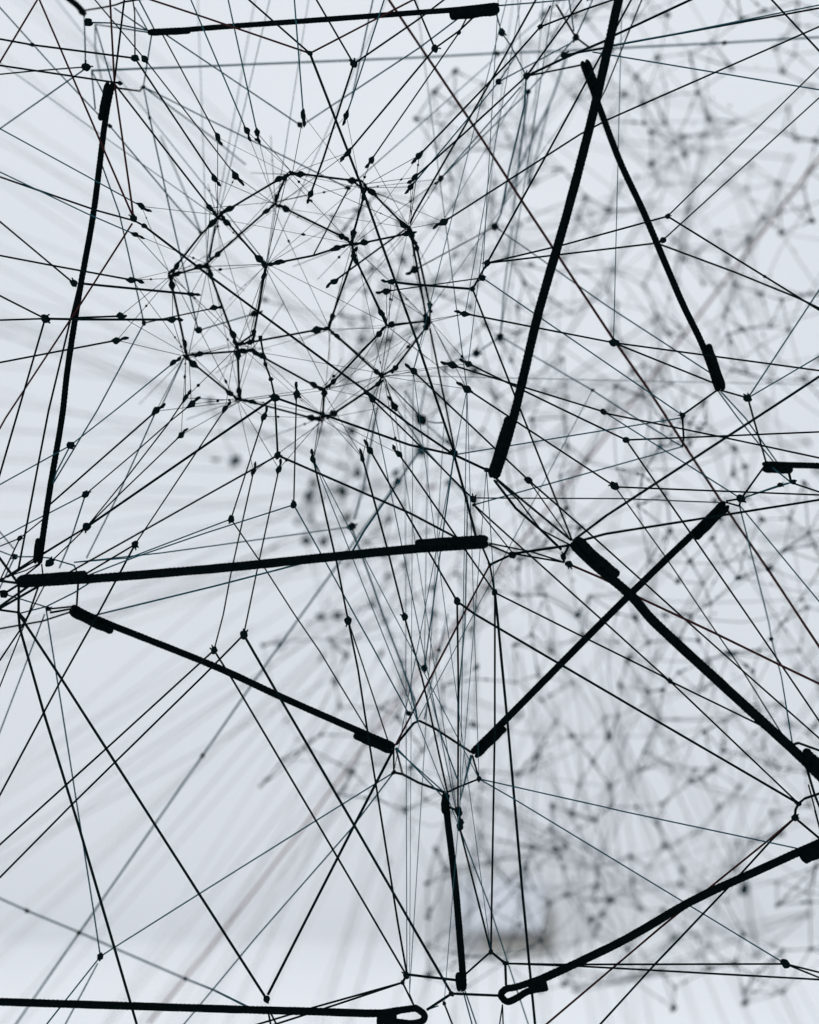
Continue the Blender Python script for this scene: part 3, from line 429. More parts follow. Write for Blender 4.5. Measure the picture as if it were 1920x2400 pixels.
  ('fine teal-black thread from upper left edge to cage bead left','k',0.00096,[(-0.4178,1.5738,1.9542),(-0.3345,1.5768,1.9387),(-0.2598,1.5808,1.9257)],[(2,1,'bead',0.000415)]),
  ('fine teal-black thread from middle left edge to cage bead left','k',0.00096,[(-0.4235,1.603,1.8444),(-0.272,1.5712,1.8671)],[(1,0,'bead',0.000428)]),
  ('upper short stouter black thread from middle left edge to level rope left end','k',0.00127,[(-0.4091,1.6119,1.695),(-0.3589,1.5607,1.6426)],[]),
  ('lower short stouter black thread from middle left edge to level rope left end','k',0.00129,[(-0.4371,1.6666,1.6511),(-0.3594,1.5608,1.6413)],[]),
  ('upper short stouter black thread from knot by level rope to level rope left end','k',0.00127,[(-0.3859,1.6241,1.6327),(-0.3589,1.561,1.6389)],[(0,1,'knot',0.00389)]),
  ('lower short stouter black thread from level rope left end to knot by level rope','k',0.00127,[(-0.3572,1.5609,1.6391),(-0.3715,1.6241,1.6151)],[(1,0,'knot',0.00161)]),
  ('stouter black thread from middle left edge to knot by level rope','k',0.00127,[(-0.4212,1.6079,1.622),(-0.3628,1.586,1.6147),(-0.3529,1.5733,1.6067)],[]),
  ('left stouter black thread from middle left edge to level rope left end','k',0.00127,[(-0.4156,1.6119,1.6001),(-0.3465,1.5606,1.6395)],[]),
  ('right stouter black thread from middle left edge to level rope left end','k',0.00127,[(-0.4205,1.624,1.6007),(-0.335,1.5603,1.6407)],[]),
  ('short fine teal-black thread beside knot by level rope','c',0.00072,[(-0.3859,1.6241,1.6327),(-0.3591,1.6868,1.6212)],[]),
  ('short fine black thread from knot by level rope to sloping rope left end','k',0.00102,[(-0.3566,1.6869,1.6191),(-0.337,1.7025,1.6215)],[(0,1,'knot',0.00253)]),
  ('short fine black thread from knot by sloping rope to sloping rope left end','k',0.00099,[(-0.3386,1.6127,1.6148),(-0.3352,1.7023,1.6197)],[]),
  ('short soft teal-grey thread beside knot by level rope','c',0.00072,[(-0.3715,1.6242,1.6139),(-0.3591,1.6868,1.6212)],[]),
  ('very fine teal-black thread from knot by left rope to level rope','c',0.00072,[(-0.3984,1.7214,1.6721),(-0.368,1.6743,1.6701),(-0.3464,1.6406,1.6675),(-0.3117,1.5856,1.6583),(-0.3015,1.5591,1.6462)],[(0,1,'knot',0.0031)]),
  ('lower short soft teal-grey thread from middle left edge to knot by left rope','c',0.00076,[(-0.4576,1.7507,1.6929),(-0.3984,1.7214,1.6721)],[]),
  ('upper very fine black thread from middle left edge to left rope bottom end','k',0.00071,[(-0.4267,1.6351,1.6647),(-0.3712,1.6232,1.6856),(-0.3467,1.6204,1.7053)],[(1,2,'knot',0.00244)]),
  ('very fine black thread from knot by left rope to middle left edge','k',0.00071,[(-0.3712,1.6232,1.6856),(-0.4,1.6055,1.6125)],[]),
  ('soft teal-grey thread from knot by left rope to middle left edge','c',0.00075,[(-0.3984,1.7214,1.6721),(-0.4283,1.7185,1.6061)],[]),
  ('lower very fine black thread from left rope bottom end to middle left edge','k',0.00071,[(-0.3489,1.6197,1.6628),(-0.3655,1.6258,1.6551),(-0.427,1.6357,1.635)],[]),
  ('upper short soft teal-grey thread from middle left edge to knot by left rope','c',0.00076,[(-0.4334,1.6998,1.7255),(-0.4132,1.7821,1.6824)],[]),
  ('left short fine black thread from level rope left end to left rope bottom end','k',0.00095,[(-0.3589,1.5607,1.6427),(-0.3514,1.6196,1.6606)],[]),
  ('short fine black thread from knot by level rope to left rope bottom end','k',0.00098,[(-0.3873,1.6438,1.6492),(-0.3516,1.6197,1.6664)],[]),
  ('right short fine black thread from left rope bottom end to level rope left end','k',0.0007,[(-0.3492,1.6196,1.6605),(-0.3345,1.5601,1.6434)],[]),
  ('fine black thread from level rope left end to middle left edge','k',0.00096,[(-0.3386,1.5604,1.6399),(-0.3559,1.5964,1.6125),(-0.3684,1.6169,1.598),(-0.4175,1.6615,1.5384)],[]),
  ('very fine black thread from level rope left end to lower left edge','k',0.0007,[(-0.3328,1.5602,1.6408),(-0.3573,1.5952,1.6079),(-0.3652,1.6078,1.5957),(-0.4103,1.6626,1.5097)],[]),
  ('short fine teal-black thread from level rope to sloping rope left end','k',0.00098,[(-0.3026,1.5594,1.6434),(-0.3315,1.7019,1.6215)],[]),
  ('short soft teal-grey thread from knot by level rope to level rope','c',0.00071,[(-0.3591,1.6868,1.6212),(-0.3166,1.6123,1.6336),(-0.2873,1.5589,1.6445)],[]),
  ('blurred teal thread from sloping rope left end to level rope','c',0.00097,[(-0.3132,1.7002,1.6129),(-0.186,1.6182,1.6396),(-0.0855,1.553,1.6621)],[]),
  ('soft teal-grey thread from middle left edge to sloping rope left end','k',0.00102,[(-0.4492,1.7178,1.593),(-0.3673,1.7092,1.6071),(-0.3319,1.702,1.618)],[]),
  ('soft teal-grey thread from knot by sloping rope to lower left edge','c',0.00076,[(-0.3659,1.7135,1.6139),(-0.3895,1.7445,1.5677),(-0.4423,1.7976,1.4546)],[]),
  ('soft teal-grey thread from knot by level rope to knot by left loop rope','c',0.00074,[(-0.3591,1.6868,1.6212),(-0.3491,1.6901,1.559),(-0.3268,1.6976,1.4208),(-0.3107,1.7031,1.3201),(-0.3043,1.7054,1.2777)],[(4,3,'knot',0.00336)]),
  ('right very fine teal-black thread beside knot by level rope','c',0.00075,[(-0.0622,1.8181,1.7081),(-0.2443,1.6748,1.6738),(-0.3179,1.6171,1.6624)],[(0,1,'knot',0.00437)]),
  ('blurred teal thread from knot by level rope to knot by tall rope','c',0.00117,[(-0.064,1.975,1.7257),(-0.0521,1.9558,1.7658),(-0.0372,1.918,1.8468)],[]),
  ('left blurred teal thread from knot by level rope to knot by sloping rope','c',0.00109,[(-0.0622,1.8181,1.7081),(-0.0416,1.816,1.6523),(-0.0284,1.8147,1.6148),(-0.0086,1.8128,1.5625),(0.0057,1.8114,1.5235)],[]),
  ('blurred teal thread from knot by tall rope to bottom edge left','c',0.00119,[(0.0143,1.9582,1.8075),(-0.0131,1.9765,1.7705),(-0.0656,1.9842,1.6989),(-0.1292,1.9936,1.6113),(-0.1712,1.9999,1.5529),(-0.2418,2.0107,1.4518),(-0.375,1.9646,1.255),(-0.4877,2.0424,1.0996)],[(1,2,'knot',0.00397),(5,6,'knot',0.00264),(6,7,'knot',0.00257)]),
  ('blurred teal thread from knot by tall rope to level rope','c',0.00103,[(0.0143,1.9582,1.8075),(-0.0431,1.6213,1.6926),(-0.0532,1.5519,1.6678)],[]),
  ('blurred teal thread from lower left edge to left loop rope','c',0.00113,[(-0.5097,1.9809,1.3092),(-0.4488,2.0301,1.2692),(-0.3844,2.0142,1.247),(-0.3421,2.0037,1.2312),(-0.2561,1.9823,1.2003),(-0.2043,1.8066,1.2244),(-0.1458,1.604,1.2493)],[(1,2,'knot',0.00265),(4,5,'knot',0.00258)]),
  ('very fine teal-black thread from knot by left loop rope to knot by sloping rope','c',0.00073,[(-0.3043,1.7054,1.2777),(-0.2911,1.7045,1.2863),(-0.2013,1.6987,1.343),(-0.076,1.6906,1.4215),(-0.0153,1.6867,1.4591)],[(4,3,'knot',0.002)]),
  ('very fine teal-black thread from knot by left loop rope to bottom edge left','c',0.00072,[(-0.3043,1.7054,1.2777),(-0.3664,1.6491,1.1973)],[]),
  ('soft teal-grey thread from knot by left loop rope to bottom edge left','c',0.00078,[(-0.3232,1.7961,1.2536),(-0.3769,1.8112,1.1538)],[]),
  ('short stouter black thread from knot by sloping rope to bottom upright top end','k',0.00134,[(-0.0153,1.6867,1.4591),(-0.0068,1.6863,1.4573),(0.0084,1.6858,1.4493),(0.0343,1.6848,1.4398)],[]),
  ('left short soft teal-grey thread from sloping rope right end to knot by sloping rope','k',0.001,[(-0.0155,1.6719,1.4839),(-0.0153,1.6867,1.4591)],[]),
  ('right short soft teal-grey thread from sloping rope right end to knot by sloping rope','k',0.00103,[(-0.0132,1.6718,1.4833),(-0.0072,1.7887,1.449)],[]),
  ('short fine teal-black thread from sloping rope right end to bottom upright top end','c',0.00073,[(-0.0134,1.6718,1.4827),(0.0342,1.6848,1.4398)],[]),
  ('very fine teal-black thread from sloping rope right end to bottom upright top end','c',0.00073,[(-0.0129,1.6717,1.4844),(0.0354,1.6841,1.4326)],[]),
  ('soft teal-grey thread from knot by sloping rope to bottom edge left','c',0.00075,[(-0.0153,1.6867,1.4591),(-0.0571,1.7097,1.4025),(-0.1553,1.7588,1.2874),(-0.2587,1.8012,1.1608)],[]),
  ('stouter teal-black thread from sloping rope right end to thin diagonal left end','k',0.00133,[(-0.0128,1.6715,1.4872),(0.0041,1.676,1.5076),(0.0097,1.6771,1.5099),(0.0242,1.6812,1.5025),(0.0605,1.6922,1.4785)],[]),
  ('lower short fine teal-black thread beside knot by sloping rope','c',0.00075,[(0.0057,1.8114,1.5235),(0.0077,1.6503,1.512)],[]),
  ('short soft teal-grey thread beside knot by sloping rope','c',0.00076,[(0.019,1.7556,1.5259),(0.0152,1.757,1.5069)],[]),
  ('upper short fine teal-black thread beside knot by sloping rope','c',0.0007,[(0.0,1.5892,1.5454),(0.0077,1.6503,1.512)],[]),
  ('soft teal-grey thread from knot by sloping rope to knot by tall rope','c',0.00073,[(0.015,1.7266,1.5599),(0.0222,1.7017,1.6139),(0.0349,1.6571,1.7103),(0.0428,1.6312,1.7663)],[(0,1,'knot',0.00344)]),
  ('right blurred teal thread from knot by level rope to knot by sloping rope','c',0.00084,[(0.0455,2.0272,1.6165),(0.0336,1.9379,1.5753),(0.0208,1.8041,1.5342)],[(1,2,'knot',0.0023)]),
  ('soft teal-grey thread from knot by tall rope to knot by bottom upright','c',0.00075,[(0.0601,1.7597,1.7364),(0.0561,1.725,1.6054),(0.0492,1.707,1.5377),(0.0472,1.6775,1.4261)],[]),
  ('very fine teal-black thread from knot by sloping rope to knot by bottom upright','c',0.00074,[(0.0208,1.8041,1.5342),(0.0307,1.707,1.4961),(0.0446,1.6102,1.4595)],[]),
  ('left short soft teal-grey thread from thin diagonal left end to knot by bottom upright','c',0.00076,[(0.0603,1.6924,1.4754),(0.0528,1.7926,1.4219)],[]),
  ('right short soft teal-grey thread from thin diagonal left end to knot by bottom upright','c',0.00076,[(0.0615,1.6924,1.4751),(0.0528,1.7926,1.4219)],[]),
  ('short fine black thread from thin diagonal left end to knot by thin diagonal','k',0.001,[(0.0619,1.6924,1.4751),(0.0672,1.6633,1.4548)],[(1,0,'knot',0.00247)]),
  ('short fine teal-black thread from knot by thin diagonal to bottom upright top end','k',0.001,[(0.0672,1.6633,1.4548),(0.0482,1.677,1.4459),(0.0377,1.6848,1.4401)],[]),
  ('very fine teal-black thread from knot by thin diagonal to right loop rope','c',0.00071,[(0.0672,1.6633,1.4548),(0.1865,1.6369,1.4303),(0.199,1.6341,1.4275),(0.364,1.5976,1.3956)],[]),
  ('very fine teal-black thread from knot by thin diagonal to knot by right loop rope','c',0.00072,[(0.0672,1.6633,1.4548),(0.1002,1.661,1.4361),(0.2043,1.6538,1.3738),(0.3566,1.6432,1.2825)],[(3,2,'knot',0.00388)]),
  ('second-leftmost fine black thread from knot by right loop rope to lower right edge','k',0.00098,[(0.3566,1.6432,1.2825),(0.4346,1.687,1.2571)],[]),
  ('rightmost fine black thread from knot by right loop rope to lower right edge','k',0.00096,[(0.3566,1.6432,1.2825),(0.4102,1.5989,1.2656)],[]),
  ('fine black thread beside knot by right loop rope','k',0.00096,[(0.0894,1.6178,1.2879),(0.1436,1.623,1.2859),(0.3566,1.6432,1.2825)],[(0,1,'knot',0.00211)]),
  ('leftmost fine black thread from knot by right loop rope to lower right edge','k',0.00096,[(0.0894,1.6178,1.2879),(0.1583,1.6197,1.285),(0.42,1.6264,1.2694)],[]),
  ('short stouter black thread beside knot by right loop rope','k',0.00128,[(0.0894,1.6178,1.2879),(0.0907,1.6309,1.2655)],[]),
  ('short stouter black thread from knot by right loop rope to knot by bottom upright','k',0.00128,[(0.0894,1.6178,1.2879),(0.0765,1.6284,1.2968)],[]),
  ('short fine black thread from knot by bottom upright to bottom upright bottom end','k',0.00097,[(0.0765,1.6284,1.2968),(0.0522,1.6688,1.2663)],[]),
  ('fine black thread beside knot by bottom upright','k',0.00098,[(0.0489,1.6829,1.4056),(0.0765,1.6284,1.2968)],[]),
  ('soft teal-grey thread from knot by bottom upright to bottom edge centre','c',0.00075,[(0.0489,1.6829,1.4056),(0.0804,1.7302,1.3218),(0.0987,1.762,1.2645),(0.1358,1.8059,1.1526)],[]),
  ('short stouter black thread from bottom upright top end to knot by bottom upright','k',0.00133,[(0.0376,1.6836,1.4261),(0.0476,1.6777,1.4225),(0.0501,1.6825,1.4113),(0.0492,1.6828,1.4068)],[(1,2,'knot',0.00399),(2,3,'knot',0.003),(3,2,'knot',0.00366)]),
  ('very fine black thread from bottom upright to bottom upright bottom end','k',0.00072,[(0.0406,1.6815,1.4038),(0.0505,1.6676,1.2515)],[]),
  ('short stouter black thread beside knot by bottom upright','k',0.00128,[(0.0393,1.6205,1.2596),(0.0836,1.6402,1.2537)],[]),
  ('short stouter black thread from knot by bottom upright to knot by left loop rope','k',0.00127,[(0.0393,1.6205,1.2596),(0.0161,1.6145,1.246)],[]),
  ('short fine black thread from knot by bottom upright to bottom edge centre','k',0.00097,[(0.0321,1.6075,1.2534),(0.055,1.6857,1.183)],[(0,1,'knot',0.00188)]),
  ('short fine teal-black thread from knot by left loop rope to knot by bottom upright','c',0.00071,[(0.0161,1.6145,1.246),(0.0277,1.6925,1.2327)],[]),
  ('short stouter black thread from knot by left loop rope to bottom upright bottom end','k',0.00129,[(-0.0024,1.6173,1.2779),(0.0222,1.6414,1.2702),(0.0501,1.6684,1.2618)],[]),
  ('short stouter black thread beside knot by left loop rope','k',0.00129,[(-0.0024,1.6173,1.2779),(-0.0066,1.6486,1.2641)],[(1,0,'knot',0.00215)]),
  ('fine black thread from knot by left loop rope to bottom edge left','k',0.00099,[(-0.0066,1.6486,1.2641),(-0.0927,1.6775,1.2345),(-0.1826,1.6965,1.2039)],[]),
  ('fine black thread from knot by left loop rope to bottom edge centre','k',0.00098,[(-0.0066,1.6486,1.2641),(-0.0815,1.6686,1.2355),(-0.1641,1.6818,1.2068)],[]),
  ('upper short fine black thread beside knot by left loop rope','k',0.00098,[(-0.0066,1.6486,1.2641),(0.004,1.6716,1.2378)],[]),
  ('lower short fine black thread beside knot by left loop rope','k',0.00099,[(0.0,1.6922,1.2434),(0.004,1.6716,1.2378)],[]),
  ('left short fine black thread from knot by right loop rope to bottom edge centre','k',0.0007,[(0.0895,1.6711,1.2385),(0.0783,1.6058,1.2007)],[]),
  ('right short fine black thread from knot by right loop rope to bottom edge centre','k',0.00071,[(0.0895,1.6711,1.2385),(0.0898,1.6468,1.1902)],[]),
  ('very fine teal-black thread from bottom upright bottom end to bottom edge centre','c',0.00072,[(0.0517,1.6676,1.2515),(0.0694,1.6664,1.1865)],[]),
  ('soft teal-grey thread from bottom upright bottom end to bottom edge centre','c',0.00073,[(0.0536,1.6676,1.2517),(0.0791,1.7382,1.1694)],[]),
  ('short stouter black thread from knot by thick diagonal to lower right edge','k',0.00128,[(0.3703,1.6388,1.4336),(0.3728,1.6237,1.44),(0.4137,1.5961,1.4581)],[]),
  ('short stouter black thread from knot by thick diagonal to knot by right loop rope','k',0.0013,[(0.3703,1.6388,1.4336),(0.3677,1.6407,1.4276),(0.3675,1.6429,1.4198)],[(2,1,'knot',0.00325)]),
  ('stouter black thread from knot by right loop rope to lower right edge','k',0.00131,[(0.3675,1.6429,1.4198),(0.4228,1.6631,1.3747)],[]),
  ('fine maroon thread from knot by right loop rope to bottom edge right','r',0.00097,[(0.3675,1.6429,1.4198),(0.3444,1.6412,1.4011),(0.2377,1.6331,1.319),(0.101,1.6265,1.2077)],[]),
  ('fine black thread from knot by right loop rope to bottom edge right','k',0.00097,[(0.3675,1.6429,1.4198),(0.3444,1.6412,1.3988),(0.3069,1.6384,1.3597),(0.2315,1.6329,1.2845),(0.1549,1.6308,1.2034)],[]),
  ('stouter black thread from thick diagonal to lower right edge','k',0.00126,[(0.3456,1.5608,1.4942),(0.3573,1.5777,1.495),(0.4203,1.6218,1.4728)],[]),
  ('stouter black thread from thick diagonal right end to lower right edge','k',0.00126,[(0.3599,1.562,1.4768),(0.3744,1.5906,1.4465),(0.3943,1.6033,1.4028)],[]),
  ('very fine black thread from knot by thick diagonal to lower right edge','k',0.00071,[(0.372,1.6044,1.4543),(0.3911,1.6462,1.413),(0.3904,1.6597,1.4248),(0.4083,1.68,1.3714)],[]),
  ('stouter maroon thread from knot by thick diagonal to lower right edge','r',0.00127,[(0.1486,1.5896,1.6596),(0.1798,1.5908,1.6464),(0.2129,1.5923,1.6292),(0.2844,1.5951,1.5957),(0.3457,1.5977,1.5658),(0.4144,1.6003,1.5332)],[(0,1,'knot',0.00318)]),
  ('soft teal-grey thread from knot by thin diagonal to thick diagonal','c',0.00075,[(0.3261,1.6829,1.7218),(0.3422,1.7172,1.6844),(0.3761,1.7893,1.6057),(0.3817,1.8046,1.5887),(0.3712,1.7107,1.5523),(0.3482,1.5609,1.493)],[(3,4,'knot',0.00238)]),
  ('very fine teal-black thread from knot by thin diagonal to middle right edge','c',0.00072,[(0.3261,1.6829,1.7218),(0.4042,1.5931,1.5976)],[]),
  ('upper short fine black thread from thin diagonal right end to knot by thin diagonal','k',0.001,[(0.3158,1.6953,1.7266),(0.3147,1.6148,1.7228)],[]),
  ('lower short fine black thread from thin diagonal right end to knot by thin diagonal','k',0.00099,[(0.3158,1.6954,1.7251),(0.3185,1.6437,1.7178),(0.3147,1.6148,1.7228)],[]),
  ('short fine teal-black thread from knot by thin diagonal to right stub left end','k',0.001,[(0.3147,1.6148,1.7228),(0.354,1.6929,1.7617)],[]),
  ('upper short fine teal-black thread from knot by thin diagonal to knot by right stub','c',0.00071,[(0.3147,1.6148,1.7228),(0.3604,1.6055,1.7373)],[]),
  ('lower short fine teal-black thread from knot by thin diagonal to knot by right stub','c',0.00071,[(0.3147,1.6148,1.7228),(0.35,1.6059,1.7352),(0.3627,1.6054,1.7379)],[(1,2,'knot',0.00235),(2,1,'knot',0.00242)]),
  ('short fine black thread from knot by right stub to middle right edge','k',0.00096,[(0.3604,1.6055,1.7373),(0.4192,1.5996,1.7166)],[]),
  ('short stouter black thread from right stub to knot by right stub','k',0.00132,[(0.3768,1.693,1.7605),(0.3604,1.6055,1.7373)],[]),
  ('short fine teal-black thread from right stub left end to knot by right stub','c',0.00072,[(0.3602,1.693,1.7609),(0.3604,1.6055,1.7373)],[]),
  ('short fine black thread from slanting rope bottom end to knot by slanting rope','k',0.001,[(0.3021,1.6483,1.8313),(0.3286,1.6452,1.8231)],[(1,0,'knot',0.00364)]),
  ('soft teal-grey thread from knot by slanting rope to upper right edge','c',0.00074,[(0.3286,1.6452,1.8231),(0.3543,1.6626,1.8587),(0.4345,1.7002,1.9727)],[]),
  ('very fine teal-black thread from knot by slanting rope to middle right edge','c',0.00071,[(0.3286,1.6452,1.8231),(0.4137,1.58,1.8717)],[]),
  ('short fine teal-black thread from knot by slanting rope to right stub left end','k',0.00101,[(0.3286,1.6452,1.8231),(0.3366,1.6597,1.8052),(0.3555,1.6927,1.7643)],[]),
  ('left very fine teal-black thread from slanting rope bottom end to right stub','c',0.00073,[(0.301,1.6482,1.8292),(0.3223,1.6639,1.8057),(0.3642,1.6928,1.7638)],[]),
  ('right very fine teal-black thread from slanting rope bottom end to right stub','c',0.00073,[(0.3028,1.6482,1.8299),(0.3299,1.6654,1.8059),(0.3673,1.6928,1.7637)],[]),
  ('upper stouter black thread from middle right edge to thick diagonal left end','k',0.00125,[(0.4072,1.5598,1.8508),(0.2887,1.5561,1.7735),(0.1786,1.5499,1.702),(0.1481,1.5482,1.6791)],[]),
  ('lower stouter black thread from thick diagonal left end to middle right edge','k',0.00126,[(0.1494,1.5483,1.6777),(0.1792,1.5563,1.6861),(0.4241,1.6124,1.7272)],[]),
  ('stouter black thread from tall rope bottom end to thick diagonal left end','k',0.00124,[(0.0795,1.5543,1.7365),(0.1471,1.5482,1.6796)],[]),
  ('stouter black thread from tall rope bottom end to knot by thick diagonal','k',0.00129,[(0.0777,1.5544,1.7349),(0.0995,1.5923,1.7118),(0.1253,1.6283,1.6942),(0.1476,1.6613,1.6768)],[]),
  ('fine black thread from tall rope bottom end to thick diagonal left end','k',0.00093,[(0.0797,1.5544,1.7352),(0.0993,1.5527,1.7169),(0.1193,1.5508,1.6897),(0.1459,1.5484,1.6756)],[]),
  ('short stouter black thread from thick diagonal left end to knot by thick diagonal','k',0.00126,[(0.1452,1.5484,1.6759),(0.1434,1.5892,1.6665),(0.144,1.5895,1.6614)],[(1,2,'knot',0.00286)]),
  ('short soft teal-grey thread beside knot by tall rope','c',0.00079,[(0.0202,1.8478,1.8249),(0.0275,1.7969,1.817),(0.0356,1.7419,1.8108)],[]),
  ('lowest short blurred teal thread beside knot by tall rope','c',0.00086,[(0.0113,1.9837,1.8463),(0.0137,1.9838,1.8437),(0.0151,1.8478,1.8243),(0.0491,1.9849,1.8118)],[(0,1,'knot',0.00399),(1,2,'knot',0.00629),(2,3,'knot',0.00335)]),
  ('second-highest short blurred teal thread beside knot by tall rope','c',0.00088,[(0.0189,1.9916,1.8865),(0.0113,1.9837,1.8463)],[]),
  ('third-highest short blurred teal thread beside knot by tall rope','c',0.00086,[(0.0113,1.9837,1.8463),(-0.005,1.9201,1.8691)],[]),
  ('fine black thread beside knot by thick diagonal','k',0.00098,[(0.2506,1.6489,1.5493),(0.3703,1.6388,1.4336)],[]),
  ('fine black thread from knot by thick diagonal to thick diagonal','k',0.00095,[(0.2506,1.6489,1.5493),(0.3192,1.5677,1.5124),(0.3261,1.5598,1.5093)],[]),
]
